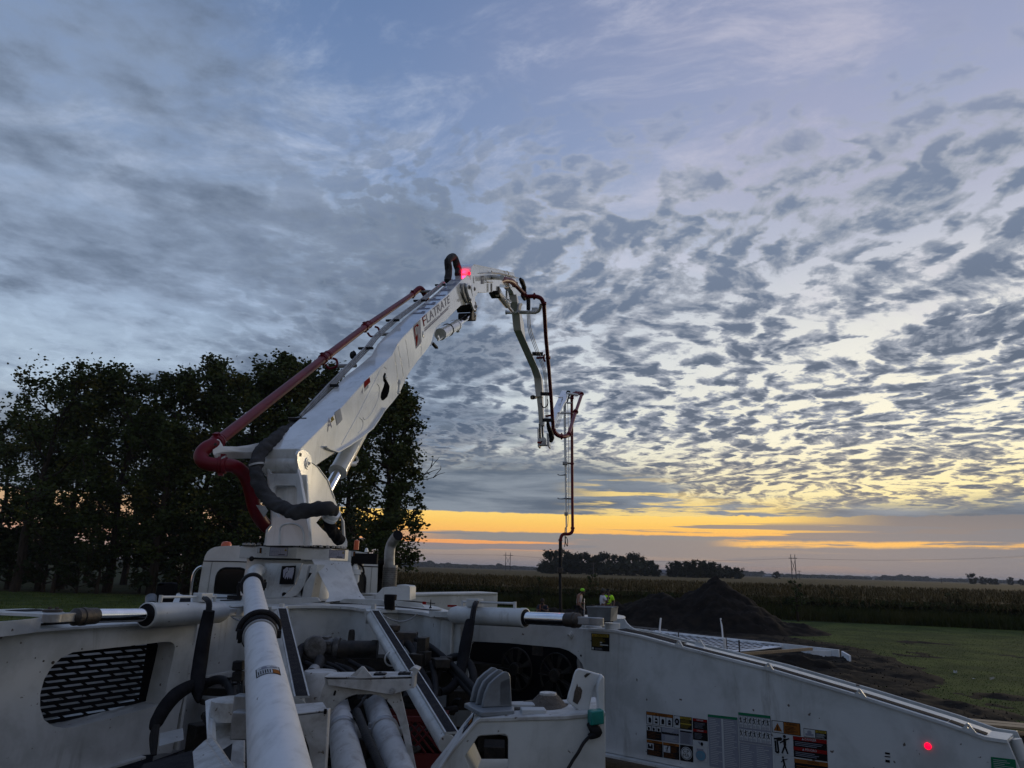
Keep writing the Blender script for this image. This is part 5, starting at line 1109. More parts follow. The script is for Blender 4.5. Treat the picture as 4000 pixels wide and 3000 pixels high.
# ---------------- engine / pump clutter inside the frame
b = MB(); b.slab([[Vector((-2.75, 7.15, .95)), Vector((.75, 6.3, .95)), Vector((.75, 6.3, 1.80)), Vector((-2.75, 7.15, 1.80))]], Vector((.05, .25, 0)))
b.build('engine_bulkhead', M['engine'], truck)
rd = random.Random(5)
def F5(x, y, d): return D(1000+x/4, 2250+y/4, d)
b = MB()
b.lathe(F5(900, 1120, 5.9), Vector((.35, -.9, .1)), [(-.05, .06), (0, .085), (.02, .09), (.10, .085), (.11, .06), (.11, .001)], 20)
b.lathe(F5(900, 1100, 5.95), Vector((1, .05, -.02)), [(0, .075), (.05, .085), (.07, .06), (.15, .06), (.16, .08), (.2, .08), (.21, .05), (.26, .05)], 18)
b.box(F5(1010, 1010, 6.0), .15, .12, .07); b.box(F5(1220, 1100, 6.0), .09, .1, .12); b.lathe(F5(1250, 1120, 5.95), Vector((1, 0, 0)), [(0, .055), (.03, .055), (.03, .035), (.06, .035)], 14)
for k in range(10): b.box(F5(900+rd.uniform(-60, 380), 1080+rd.uniform(-60, 120), 5.95+rd.uniform(-.06, .06)), rd.uniform(.02, .06), rd.uniform(.02, .06), rd.uniform(.02, .05))
b.build('hydraulic_pump', M['pumpsteel'], truck, bevel=.004)
b = MB(); b.cyl(F5(1270, 1150, 5.95), F5(1850, 1150, 6.0), .068, seg=20); b.lathe(F5(1800, 1150, 6.0), Vector((1, .05, 0)), [(0, .072), (.02, .074), (.05, .072)], 20); b.build('intake_pipe', M['engine'], truck)
b = MB(); b.lathe(F5(1480, 1085, 6.05)-UP*.02, UP, [(0, .045), (.03, .04), (.06, .028), (.12, .026), (.14, .02), (.145, .001)], 14); b.lathe(F5(1370, 1080, 6.05)-UP*.02, UP, [(0, .035), (.04, .03), (.06, .012), (.06, .001)], 10); b.build('breather', M['engine'], truck)
hose('hydraulic_hose', [F5(850, 1110, 5.9), F5(760, 1110, 5.85), F5(690, 1160, 5.8), F5(650, 1250, 5.7), F5(640, 1360, 5.6)], [.045, .036, .034, .032, .03], M['rubber'], truck)
for k in range(54):
    b = MB(); c = Vector((rd.uniform(-2.25, .0), rd.uniform(4.9, 6.5), rd.uniform(1.05, 1.62))); b.box(c, rd.uniform(.08, .3), rd.uniform(.06, .25), rd.uniform(.05, .22), (Vector((math.cos(k), math.sin(k), 0)), Vector((-math.sin(k), math.cos(k), 0)), UP)); b.build('valve_block', M['engine'], truck, bevel=.006)
for k in range(26):
    b = MB(); a = Vector((rd.uniform(-2.0, -.2), rd.uniform(4.7, 6.3), rd.uniform(1.2, 1.66))); c = a+Vector((rd.uniform(-.5, .5), rd.uniform(-.4, .4), rd.uniform(-.25, .15))); b.tube([a, a.lerp(c, .5)+UP*rd.uniform(-.02, .06), c], rd.uniform(.012, .035), 8, sub=3); b.build('hydraulic_hose', M['engine'] if k % 3 else M['rubber'], truck)
for k in range(6):
    x = 1200+k*40+rd.uniform(-10, 10); hose('hydraulic_hose', [D(x, 2590+rd.uniform(-10, 20), 5.7), D(x+60, 2620, 5.6), D(x+90, 2660+k*3, 5.4), D(x+40, 2720, 5.0)], rd.uniform(.012, .022), M['rubber'], truck)
hose('hydraulic_hose', [F5(1000, 1300, 5.6), F5(960, 1430, 5.4), F5(850, 1560, 5.2), F5(700, 1700, 5.0)], .036, M['rubber'], truck)
b = MB(); b.cyl(F5(915, 1470, 5.33), F5(870, 1530, 5.25), .042, seg=14); b.build('hose_ferrule', M['greysteel'], truck)
# right cluster: motor box, bundle of hoses running down to the right
def F2(x, y, d): return D(900+x/2.074, 2200+y/2.074, d)
b = MB(); b.box(F2(1420, 610, 6.0), .18, .14, .10); b.lathe(F2(1330, 545, 6.0)-UP*.03, UP, [(0, .03), (.03, .03), (.03, .045), (.07, .045), (.08, .02), (.08, .001)], 12); b.box(F2(1300, 560, 6.0), .05, .04, .03); b.build('motor_box', M['steel'], truck, bevel=.004)
for k in range(6):
    o_ = k*11
    hose('hydraulic_hose', [F2(1430+o_*.5, 590+o_, 6.0), F2(1560+o_*.3, 640+o_, 5.9), F2(1700, 740+o_, 5.75), F2(1850-o_*.3, 880+o_, 5.5), F2(2000-o_*.4, 1040+o_, 5.2)], rd.uniform(.014, .024), M['rubber'], truck)
for k in range(5):
    x = 1380+k*55; hose('hydraulic_hose', [F2(x, 640+k*10, 5.8), F2(x+rd.uniform(-40, 60), 740, 5.7), F2(x+rd.uniform(-20, 80), 850, 5.5), F2(x+60, 960+k*14, 5.3), F2(x+50, 1100, 5.1)], rd.uniform(.014, .03), M['rubber'], truck)
for k in range(18):
    b = MB(); b.box(F2(rd.uniform(1330, 1800), rd.uniform(660, 1050), rd.uniform(5.5, 6.1)), rd.uniform(.05, .2), rd.uniform(.05, .15), rd.uniform(.04, .14), (Vector((math.cos(k), math.sin(k), 0)), Vector((-math.sin(k), math.cos(k), 0)), UP)); b.build('valve_block', M['engine'], truck, bevel=.004)
# red crate behind the arch
cr = thing('red_crate', 'red plastic crate with lattice side on the frame floor behind the arched support', 'crate', D(1590, 2940, 4.9)-UP*.2)
cx = D(1600, 2915, 5.0); b = MB(); W_c, H_c = .42, .36; c0 = cx-Vector((W_c/2, 0, H_c*.55))
for k in range(9):
    for sg in (1, -1):
        a = c0+Vector((W_c*k/8, 0, H_c*.45)); e = a+Vector((sg*W_c*.45, 0, H_c*.55))
        if c0.x-.01 <= e.x <= c0.x+W_c+.01: b.tube([a, e], .007, 5)
b.box(c0+Vector((W_c/2, 0, H_c)), W_c, .025, .03); b.box(c0+Vector((W_c/2, 0, H_c*.22)), W_c, .02, H_c*.44)
b.build('front_side', M['crate'], cr)
b = MB(); b.box(c0+Vector((W_c/2, .32, H_c*.5)), W_c, .02, H_c); b.box(c0+Vector((0, .16, H_c*.5)), .02, .32, H_c); b.box(c0+Vector((W_c, .16, H_c*.5)), .02, .32, H_c); b.box(c0+Vector((W_c/2, .16, .01)), W_c, .32, .02); b.build('shell', M['crate'], cr)
# ---------------- pedestal under the ring
def F7(x, y, d): return D(700+x/4, 2000+y/4, d)
def F9(x, y, d): return D(1200+x/4, 2000+y/4, d)
rc = Vector((-2.60, 8.95, 0)); zr = D(1190, 2168, 8.3).z
b = MB()
b.lathe(Vector((rc.x-.02, rc.y, 2.2)), UP, [(0, .56), (.15, .54), (zr-2.2-.05, .52)], 48)
ped = b.build('pedestal', M['white'], truck)
b = MB(); b.slab([[F7(2070, 745, 8.15), F7(2085, 735, 8.15), F9(620, 780, 8.25), F9(650, 900, 8.2), F9(700, 1060, 8.15), F9(760, 1240, 8.0), F9(850, 1360, 7.9), F9(270, 1410, 7.6), F9(330, 1340, 7.7), F9(335, 1270, 7.75), F9(300, 1190, 7.8), F9(230, 1060, 7.9), F9(150, 900, 8.0)]], Vector((.03, .06, 0)))
b.build('pedestal_web', M['white'], ped, bevel=.006)
for pts in ([(1920, 820), (1850, 1090), (1760, 1200), (1680, 1270), (1590, 1335)], [(2070, 820), (1990, 1080), (1900, 1220), (1820, 1300), (1730, 1340)]):
    q = [F7(x, y, 7.95) for x, y in pts]; b = MB(); q2 = [F7(pts[-1][0]+330, pts[-1][1]+10, 7.95), F7(pts[0][0]+90, pts[0][1], 7.95)]
    b.slab([q+q2], Vector((.05, .12, 0))); b.build('pedestal_rib', M['white'], ped, bevel=.006)
b = MB(); b.slab([[F7(1345, 800, 8.2), F7(1600, 800, 8.2), F7(1920, 800, 8.1), F7(1800, 1150, 8.05), F7(1600, 1345, 8.0), F7(1300, 1345, 8.05), F7(1310, 1100, 8.1)]], Vector((0, .05, 0))); b.build('pedestal_front', M['white'], ped, bevel=.004)
b = MB(); b.lathe(F7(1640, 1288, 7.99), Vector((0, -1, 0)), [(0, .024), (.002, .024), (.002, .001)], 20); b.build('round_hole', M['black'], ped)
fz = lambda x, y: D(x, y, 8.02)
s = Sticker([F7(1605, 845, 8.05), F7(1828, 835, 8.05), F7(1790, 1132, 8.02), F7(1562, 1128, 8.02)], Vector((0, -1, 0))).base(SB)
s.poly([(.14, .22), (.35, .08), (.6, .12), (.86, .1), (.9, .3), (.82, .74), (.74, .62), (.68, .72), (.6, .58), (.52, .74), (.44, .58), (.36, .72), (.2, .6)], SL, 2)
s.line([(.5, .08), (.52, .3), (.35, .38), (.28, .75)], .035, SB, 3); s.line([(.45, .42), (.9, .16)], .03, SW, 3); s.disc(.53, .3, .06, .04, SW, 4); s.build('emblem_plate', ped)
# ring: bolted faceted collar
zr0, zr1 = D(1180, 2186, 8.25).z, D(1180, 2134, 8.25).z
b = MB(); b.lathe(Vector((rc.x, rc.y, zr0)), UP, [(0, .60), (0, .655), (zr1-zr0-.012, .655), (zr1-zr0-.012, .62)], 10)
ring = b.build('slewing_ring', M['white'], truck, bevel=.004, smooth=20)
b = MB(); b.lathe(Vector((rc.x, rc.y, zr1-.012)), UP, [(0, .60), (.0, .645), (.012, .645), (.012, .001)], 48); b.build('black_seal', M['black'], ring)
b = MB()
for k in range(40):
    t = 2*math.pi*k/40; c = Vector((rc.x+.595*math.cos(t), rc.y+.595*math.sin(t), zr1)); b.lathe(c, UP, [(0, .02), (.026, .02), (.028, .016), (.028, .001)], 6)
b.build('ring_bolts', M['dusty'], ring)
# drawings on the collar
def ring_sticker(q, d, kind):
    s = Sticker([D(700+x/4, 2000+y/4, d) if x < 2300 else None for x, y in q], Vector((0, -1, 0)))
    return s
for q, dd_ in (([(1422, 548), (1705, 556), (1690, 694), (1408, 686)], 8.2), ([(2348, 586), (2596, 598), (2585, 733), (2338, 718)], 8.2)):
    s = Sticker([F7(x, y, dd_) for x, y in q], Vector((0, -1, 0))).base(SB); s.rect(.02, .04, .98, .96, SL, 2)
    s.line([(.08, .75), (.2, .3), (.45, .1), (.6, .3), (.6, .8)], .02, SGY, 3)
    for k in range(5): s.line([(.1+k*.09, .35), (.1+k*.09, .85)], .012, SGY, 3)
    s.rect(.06, .5, .5, .53, SGY, 3); s.rect(.5, .78, .85, .86, SB, 3); warn_tri(s, .88, .25, .07, .16, SY); s.build('warning_sticker', ring)
for q in ([(1228, 555), (1290, 560), (1285, 645), (1222, 640)], [(2690, 612), (2755, 616), (2748, 700), (2682, 694)]):
    s = Sticker([F7(x, y, 8.32) for x, y in q], Vector((0, -1, 0))).base(SB); s.rect(.05, .05, .5, .95, SW, 2); s.rows(.55, .1, .95, .9, 4, SO, 2, 3, .5); s.build('warning_sticker', ring)
b = MB(); b.box(F9(898, 730, 8.5), .30, .08, .12); b.build('sensor_box', M['black'], ring, bevel=.01)
b = MB(); b.cyl(F9(815, 790, 8.6), F9(805, 900, 8.6), .05, seg=16); b.box(F9(740, 915, 8.6), .16, .06, .03); b.build('sensor_post', M['greysteel'], ring)
b = MB(); b.lathe(F9(735, 1110, 8.5), UP, [(-.03, .02), (0, .04), (.02, .055), (.09, .055), (.10, .07), (.15, .07), (.155, .04), (.24, .015), (.24, .001)], 18); b.build('hydraulic_fitting', M['gloss'], ring)
hose('hydraulic_hose', [F9(640, 920, 8.5), F9(690, 830, 8.5), F9(760, 800, 8.5), F9(850, 840, 8.5), F9(885, 930, 8.5), F9(870, 1000, 8.5)], .012, M['rubber'], ring)
b = MB(); b.tube([F7(1110, 735, 8.2), F7(1180, 722, 8.2), F7(1300, 728, 8.2), F7(1900, 742, 8.15)], .010, 8); b.ball(F7(1130, 730, 8.2), .028); b.build('grease_line', M['rubber'], ring)
b = MB(); b.lathe(F9(765, 590, 8.6), UP, [(0, .03), (.1, .03), (.11, .02), (.11, .001)], 12); b.build('amber_lamp', M['amber'], ring)
# ---------------- cab
cq = [(290, 1290), (335, 1000), (365, 830), (385, 750), (400, 690), (440, 620), (490, 578), (550, 550), (640, 536), (750, 530), (1180, 520), (1180+1590, 612), (2930, 640), (2990, 670), (3050, 720), (3085, 765), (3105, 830), (3105, 870), (3098, 1100), (3085, 1330)]
cq = [(x, y) if x < 2000 else (x, y) for x, y in cq]
b = MB(); cyd = 9.85; cdir = Vector((-.36, .93, 0))
w1 = [(548, 1275), (560, 1180), (585, 1010), (610, 950), (650, 905), (700, 882), (745, 876), (950, 880), (1000, 895), (1038, 925), (1055, 1000), (1050, 1290)]
w2 = [(2720, 1310), (2700, 1100), (2700, 960), (2760, 935), (2830, 940), (2880, 965), (2905, 1030), (2908, 1100), (2895, 1320)]
outq = [F7(x, y, cyd) for x, y in cq]+[D(1476, 2500, cyd), D(760, 2500, cyd)]
b.slab([outq, [F7(x, y, cyd) for x, y in w1]], cdir*.05); cab = b.build('cab', M['gloss'], truck, bevel=.012, smooth=50); tag(cab, 'white driver cab seen from behind')
b = MB(); rp = [F7(x, y, cyd+.05) for x, y in cq]
for i in range(len(rp)-1): b.face([rp[i], rp[i+1], rp[i+1]+cdir*1.9+Vector((0, 0, 0)), rp[i]+cdir*1.9])
b.build('cab_body', M['gloss'], cab, smooth=60)
for ws in (w1, w2):
    b = MB(); b.slab([[F7(x, y, cyd-.012) for x, y in ws]], Vector((0, .02, 0))); wo_ = b.build('window', M['glass'], cab, bevel=.003)
    b = MB(); b.tube([F7(x, y, cyd-.008) for x, y in ws], .016, 6, closed=True); b.build('window_seal', M['rubber'], wo_)
b = MB(); b.tube([F7(383, 765, cyd-.002), F7(900, 775, cyd-.002), F7(1300, 790, cyd-.002), F7(2600, 835, cyd-.002), F7(3108, 858, cyd-.002)], .007, 6); b.build('body_seam', M['black'], cab)
for pts in ([(518, 775), (500, 860), (470, 1050), (440, 1270)], [(3015, 850), (3000, 1000), (2980, 1290)]):
    b = MB(); b.tube([F7(x, y, cyd-.002) for x, y in pts], .004, 6); b.build('body_seam', M['greysteel'], cab)
b = MB()
for x0, y0, x1, y1 in ((500, 860, 440, 1240), (2960, 900, 2945, 1280)):
    for k in range(9): b.ball(F7(x0+(x1-x0)*k/8-15, y0+(y1-y0)*k/8, cyd-.002), .006, u=6, v=4)
b.build('rivets', M['gloss'], cab)
b = MB(); b.lathe(F7(735, 535, 10.3), UP, [(0, .07), (.03, .07), (.06, .05), (.07, .001)], 16); b.build('marker_lamp', M['amber'], cab)
b = MB(); b.lathe(F9(925, 625, 10.5), UP, [(0, .03), (.05, .02), (.06, .001)], 10); b.build('roof_lug', M['gloss'], cab)
# grab rail, mirror
b = MB(); b.tube([F7(355, 850, 9.8), F7(290, 880, 9.8), F7(235, 950, 9.8), F7(205, 1060, 9.8), F7(180, 1230, 9.8), F7(175, 1320, 9.8)], .018, 10, sub=4); b.build('grab_rail', M['chrome'], cab)
b = MB(); c = [(1238, 160), (1255, 152), (1355, 152), (1370, 162), (1365, 240), (1355, 300), (1340, 330), (1205, 330), (1215, 260), (1228, 190)]
b.slab([[D(x/2.011, 2200+y/2.011, 9.9) for x, y in c]], Vector((0, .12, 0))); b.build('wing_mirror', M['black'], cab, bevel=.02)
b = MB(); b.cyl(D(590, 2335, 9.5), D(590, 2365, 9.4), .07, seg=16); b.build('mirror_lamp', M['greyplastic'], cab)
# exhaust stack
b = MB(); ex_ = [F9(1285, 1200, 9.95), F9(1285, 850, 9.95), F9(1288, 640, 9.95), F9(1310, 520, 9.95), F9(1360, 430, 9.9), F9(1420, 365, 9.8)]
b.tube(ex_, [.072, .072, .072, .070, .070, .072], 24, sub=5, caps=False); d_ = (ex_[-1]-ex_[-2]).normalized(); exo = b.build('exhaust_stack', M["greysteel"], truck)
b = MB(); b.lathe(ex_[-1]-d_*.002, d_, [(0, .069), (.0005, .001)], 20, caps=False); b.build('stack_mouth', M['black'], exo)
b = MB(); c = D(1520, 2290, 9.95); b.cyl(Vector((c.x, c.y, 2.0)), Vector((c.x, c.y, D(1520, 2207, 9.95).z)), .098, seg=30, caps=False); hs = b.build('heat_shield', M['greysteel'], exo)
b = MB(); zt2 = D(1520, 2207, 9.95).z
for row_ in range(13):
    for k in range(20):
        t = math.pi+math.pi*(k+.5*(row_ % 2))/20; z0 = 2.23+row_*(zt2-2.26)/13
        c2 = Vector((c.x+.0995*math.cos(t), c.y+.0995*math.sin(t), z0)); tv = Vector((-math.sin(t), math.cos(t), 0)); b.face([c2-tv*.0035, c2+tv*.0035, c2+tv*.0035+UP*.024, c2-tv*.0035+UP*.024])
b.build('perforations', M['black'], hs, smooth=0, fix=False)
b = MB(); b.box(F9(1150, 900, 10.2), .10, .1, .24); b.box(F9(1150, 1100, 10.2), .08, .1, .5); b.build('stack_bracket', M['black'], exo)
# deck clutter left of pedestal by the cylinder
b = MB(); b.slab([[F7(480, 1275, 8.9), F7(925, 1300, 8.9), F7(980, 1370, 8.6), F7(985, 1440, 8.2), F7(480, 1400, 8.2)]], -UP*.02); b.build('rear_step', M['white'], truck)
b = MB(); b.box(F7(865, 1340, 8.0), .14, .06, .05); b.tube([F7(900, 1360, 8.0), F7(930, 1330, 8.0), F7(925, 1150, 8.0)], .02, 8); b.build('latch', M['rubber'], truck)
b = MB(); b.slab([[D(672, 2356, 6.6), D(690, 2318, 6.8), D(697, 2316, 6.8), D(697, 2325, 6.8), D(745, 2325, 6.8), D(760, 2340, 6.6), D(760, 2360, 6.5)]], Vector((0, .03, 0))); b.build('step_bracket', M['white'], truck, bevel=.003)
b = MB(); b.slab([[D(705, 2336, 6.55), D(745, 2334, 6.55), D(744, 2353, 6.5), D(700, 2353, 6.5)]], Vector((0, -.004, 0))); b.build('grip_strip', M['grip'], truck, smooth=0)
# ================================================================== TURRET AND BOOM (one vertical plane)
BA, BB = (-2.5, 8.6), (2.4, 35.0); nB = nrm(BA, BB); dB = Vector((BB[0]-BA[0], BB[1]-BA[1], 0)).normalized()
BP = lambda x, y, off=0.0: PL(x, y, BA, BB, off)
def C1(x, y): return (700+x/4, 1600+y/4)
def C3(x, y): return (1200+x/4, 1600+y/4)
def CA(x, y): return (1000+x/2.37, 1200+y/2.37)
def C5(x, y): return (1550+x/4, 1000+y/4)
def C6(x, y): return (1950+x/4, 1000+y/4)
def C7(x, y): return (2000+x/4, 1400+y/4)
def C8(x, y): return (1950+x/4, 1750+y/4)
tur = MB()
rsp = [(1161, 1775), (1166, 1763), (1178, 1757), (1190, 1758), (1203, 1765), (1214, 1780), (1221, 1806), (1243, 1822), (1262, 1846), (1282, 1876), (1300, 1925), (1307, 1945), (1320, 1982), (1333, 2003), (1333, 2022), (1346, 2035), (1350, 2095), (1357, 2115), (1357, 2136), (1210, 2130), (1205, 2080), (1193, 2000), (1187, 1960), (1172, 1860), (1161, 1800)]
gap_ = [(1236, 2042), (1262, 2070), (1300, 2100), (1345, 2113), (1342, 2040), (1325, 2000), (1300, 1990), (1262, 2010)]
tur.slab([[BP(*p, .30) for p in rsp], [BP(*p, .30) for p in gap_]], -nB*.03)
to = tur.build('turret', M['gloss'], truck, bevel=.004); tag(to, 'white turret carrying the foot of the boom')
# left side plate with ear
lsp = [(1022, 1790), (1024, 1760), (1031, 1751), (1042, 1750), (1066, 1761), (1072, 1790), (1060, 1815), (1060, 1840), (1070, 1850), (1100, 1900), (1110, 2000), (1100, 2130), (1040, 2130), (1048, 2070), (1066, 2045), (1066, 1990), (1055, 1900), (1048, 1830), (1030, 1808)]
b = MB(); b.slab([[BP(*p, -.20) for p in lsp]], -nB*.03); b.build('side_plate', M['gloss'], to, bevel=.004)
b = MB(); r0 = BP(1161, 1800, .29); l0 = D(1045, 1848, 8.02); nn = Vector((r0.y-l0.y, -(r0.x-l0.x), 0)); TPa, TPb = (l0.x, l0.y), (r0.x, r0.y)
TP = lambda x, y: PL(x, y, TPa, TPb)
fr = [(1040, 1815), (1047, 1822), (1054, 1846), (1060, 1850), (1158, 1850), (1162, 1830), (1172, 1870), (1188, 1965), (1206, 2082), (1211, 2131), (1037, 2131), (1043, 2085), (1052, 2070), (1066, 2048), (1064, 2010), (1058, 1940), (1048, 1880)]
hl = [(1078, 1897), (1150, 1897), (1158, 1910), (1160, 1990), (1150, 2020), (1086, 2020), (1074, 1990), (1066, 1910)]
b.slab([[TP(*p) for p in fr], [TP(*p) for p in hl]], Vector((.02, .03, 0))); b.build('rear_plate', M['gloss'], to, bevel=.004)
b = MB(); b.slab([[TP(*p)+dB*.10 for p in [(1050, 1850), (1180, 1850), (1200, 2130), (1040, 2130)]]], dB*.03); b.build('inner_plate', M['gloss'], to)
b = MB(); ar = [(1092, 2125), (1092, 2075), (1100, 2055), (1120, 2046), (1150, 2046), (1172, 2056), (1185, 2080), (1189, 2125)]; b.tube([TP(*p)+Vector((0, -.003, 0)) for p in ar], .010, 6, sub=3); b.build('weld_bead', M['gloss'], to)
b = MB(); b.slab([[BP(1221, 1808, .31), BP(1243, 1824, .31), BP(1282, 1878, .31), BP(1307, 1947, .31), BP(1307, 1947, .12), BP(1282, 1878, .12), BP(1243, 1824, .12), BP(1221, 1808, .12)][:4]+[BP(1307, 1947, .31)-nB*.22, BP(1282, 1878, .31)-nB*.22, BP(1243, 1824, .31)-nB*.22, BP(1221, 1808, .31)-nB*.22]], dB*.02); b.build('stiffener', M['gloss'], to, smooth=60)
boss(1202, 1810, .068, lambda x, y: BP(x, y, .302), nB, to, M['gloss'])
b = MB(); b.lathe(BP(1174, 1776, .302), nB, [(0, .022), (.003, .022), (.003, .001)], 20); b.build('round_hole', M['steel'], to)
b = MB(); b.lathe(BP(1037, 1766, -.195), nB, [(0, .022), (.003, .022), (.003, .001)], 20); b.build('round_hole', M['steel'], to)
# boom foot barrel
pf = BP(1202, 1812, .30); b = MB(); b.cyl(pf-nB*.035, pf-nB*.46, .135, seg=40); b.lathe(pf-nB*.46, -nB, [(0, .145), (.03, .145), (.03, .10), (.06, .10)], 32); foot = b.build('boom_foot', M['gloss'], truck)
# ---- first section
side1 = [(1172, 1753), (1200, 1725), (1270, 1655), (1337, 1588), (1395, 1523), (1443, 1470), (1490, 1427), (1532, 1386), (1542, 1366), (1553, 1343), (1575, 1315), (1600, 1290), (1650, 1237), (1700, 1193), (1750, 1150), (1800, 1098), (1822, 1076), (1832, 1079), (1841, 1100), (1843, 1150), (1843, 1186), (1800, 1194), (1765, 1228), (1740, 1254), (1725, 1262), (1705, 1280), (1694, 1305), (1684, 1342), (1662, 1374), (1632, 1410), (1610, 1440), (1591, 1470), (1575, 1505), (1561, 1537), (1536, 1570), (1506, 1605), (1460, 1665), (1413, 1702), (1370, 1732), (1325, 1757), (1285, 1785), (1240, 1815), (1222, 1832), (1200, 1836), (1182, 1828), (1170, 1800)]
RR = []; LL = []
for x, y in side1:
    t = max(0, min(1, (x-1172)/(1840-1172))); p = BP(x, y, .26-.09*t); RR.append(p); LL.append(p-nB*(.44-.17*t))
b = MB(); b.loops([RR], [LL]); bo = b.build('boom_section', M['gloss'], truck, bevel=.008, smooth=22); tag(bo, 'first boom section with lettering on its side')
def onside(x, y, lift=.0): t = max(0, min(1, (x-1172)/(1840-1172))); return BP(x, y, .26-.09*t+lift)
for pts, r in (([CA(790, 1270), CA(960, 960), CA(1110, 660), CA(1150, 580), CA(1180, 550), CA(1205, 570)], .006), ([CA(1120, 710), CA(1140, 740), CA(1135, 820), CA(1105, 910), CA(1060, 990), CA(1010, 1040), CA(990, 1020)], .006), ([CA(960, 1025), CA(985, 1050), CA(990, 1090), CA(970, 1140), CA(945, 1165)], .006), ([CA(1010, 940), CA(1080, 850), CA(1125, 780)], .003), ([C5(690, 1080), C5(620, 1130), C5(590, 1200), C5(580, 1280), C5(530, 1400)], .008)):
    b = MB(); b.tube([onside(*p) for p in pts], r, 8, sub=4); b.build('weld_rib', M['gloss'], bo)
b = MB(); kh = [(1190, 606), (1176, 640), (1178, 680), (1190, 700), (1180, 740), (1160, 790), (1153, 835), (1165, 862), (1180, 862), (1215, 830), (1232, 780), (1236, 730), (1222, 700), (1210, 680), (1205, 640), (1200, 612)]
b.slab([[onside(*CA(*p), .001) for p in kh]], nB*.002); b.build('inspection_hole', M['hole'], bo, smooth=0)
b = MB(); b.lathe(onside(*CA(1198, 650)), nB, [(0, .035), (.02, .035), (.02, .014), (.005, .013), (.005, .001)], 20); b.build('pin_boss', M['gloss'], bo)
for x, y, r in (C5(1000, 540)+(.055,), C5(418, 1222)+(.062,)):
    b = MB(); b.lathe(onside(x, y), nB, [(0, r), (.012, r), (.014, r*.8), (.014, r*.5)], 24); b.lathe(onside(x, y), nB, [(0, r*.5), (.010, r*.5), (.010, .001)], 20, m=1); b.build('pin_boss', [M['gloss'], M['steel']], bo)
# vertical weld seams (bright strips)
for pts in ([CA(1280, 420), CA(1300, 560), CA(1330, 800)], [CA(1310, 340), CA(1350, 540), CA(1365, 650)], [CA(1385, 300), CA(1410, 470), CA(1418, 560)], [C5(370, 1370), C5(382, 1450), C5(378, 1560)]):
    b = MB(); b.tube([onside(*p) for p in pts], .004, 6, sub=3); b.build('weld_rib', M['gloss'], bo)
# lower flange
b = MB(); fl = [(1278, 1742), (1292, 1752), (1325, 1763), (1370, 1737), (1413, 1708), (1460, 1670), (1492, 1622), (1510, 1592)]
for i in range(len(fl)-1):
    a, c = onside(*fl[i], .05), onside(*fl[i+1], .05); b.slab([[a, c, c-nB*.54, a-nB*.54]], -UP*.015)
b.build('lower_flange', M['gloss'], bo, smooth=60)
b = MB(); c = onside(*CA(1325, 690)); b.lathe(c, -UP, [(-.03, .02), (0, .03), (.04, .03), (.04, .018), (.16, .018), (.16, .03), (.2, .03), (.2, .001)], 12); b.build('grease_fitting', M['gloss'], bo)
b = MB(); c = onside(*C5(590, 1400), -.05); b.box(c, .30, .06, .035, (dB, nB, UP)); b.build('lower_stop', M['rubber'], bo)
# lettering and plates on the side
ns = nB
s = Sticker([onside(*p, .002) for p in (C5(392, 952), C5(820, 600), C5(830, 735), C5(424, 1112))], ns)
s.text('F', .0, .06, .10, .94, SR, 2); s.text('LATRATE', .125, .06, 1.0, .94, SL, 2); s.build('boom_lettering', bo)
s = Sticker([onside(*p, .002) for p in (C5(428, 1136), C5(826, 772), C5(824, 812), C5(428, 1188))], ns)
s.rect(0, .0, .42, .28, SL, 1).rect(.60, .0, 1, .28, SL, 1).rect(.0, .5, .94, 1, SL, 1); s.text('INC', .46, .02, .57, .42, SL, 1); s.build('boom_lettering', bo)
s = Sticker([onside(*p, .002) for p in (C5(250, 1090), C5(368, 992), C5(388, 1345), C5(288, 1465))], ns)
s.poly([(.0, .12), (.1, .0), (1, .0), (1, .95), (.9, 1), (.1, 1)], SL, 1).poly([(.05, .13), (.13, .03), (.95, .03), (.95, .93), (.12, .96)], SW, 2)
s.poly([(.08, .15), (.16, .07), (.6, .07), (.75, .2), (.55, .2), (.45, .13), (.2, .15), (.22, .45), (.12, .6)], SR, 3).poly([(.15, .55), (.5, .42), (.45, .7), (.3, .9), (.18, .92)], SR, 3).line([(.45, .2), (.5, .45), (.62, .75), (.8, .9)], .14, SL, 4); s.poly([(.62, .3), (.9, .2), (.88, .6), (.66, .55)], SL, 3); s.build('boom_emblem', bo)
s = Sticker([onside(*p, .002) for p in ((1276, 1637), (1292, 1624), (1297, 1668), (1279, 1687))], ns); s.text('A', 0, 0, 1, 1, SL, 1); s.build('boom_letter', bo)
s = Sticker([onside(*p, .002) for p in (C3(425, 45), C3(515, -20), C3(550, 155), C3(463, 250))], ns).base(SGY); s.rect(.04, .03, .96, .97, SW, 2); s.rows(.15, .1, .85, .6, 5, SL, 3, 3, .2); s.build('data_plate', bo)
s = Sticker([onside(*p, .002) for p in (C3(362, 130), C3(408, 85), C3(425, 165), C3(372, 215))], ns); s.disc(.5, .35, .35, .3, SY, 1); s.rect(.0, .62, 1, .85, SY, 1); s.build('bell_mark', bo)
s = Sticker([onside(*p, .002) for p in (CA(1000, 690), CA(1052, 648), CA(1062, 720), CA(1002, 790))], ns); s.rect(0, 0, 1, .62, SR, 1); s.rows(.05, .66, .95, 1, 3, SGY, 1, 3, .4); s.build('warning_sticker', bo)
s = Sticker([onside(*p, .002) for p in (CA(975, 760), CA(998, 740), CA(990, 800), CA(970, 810))], ns); s.text('A', 0, 0, 1, 1, SL, 1); s.build('boom_letter', bo)
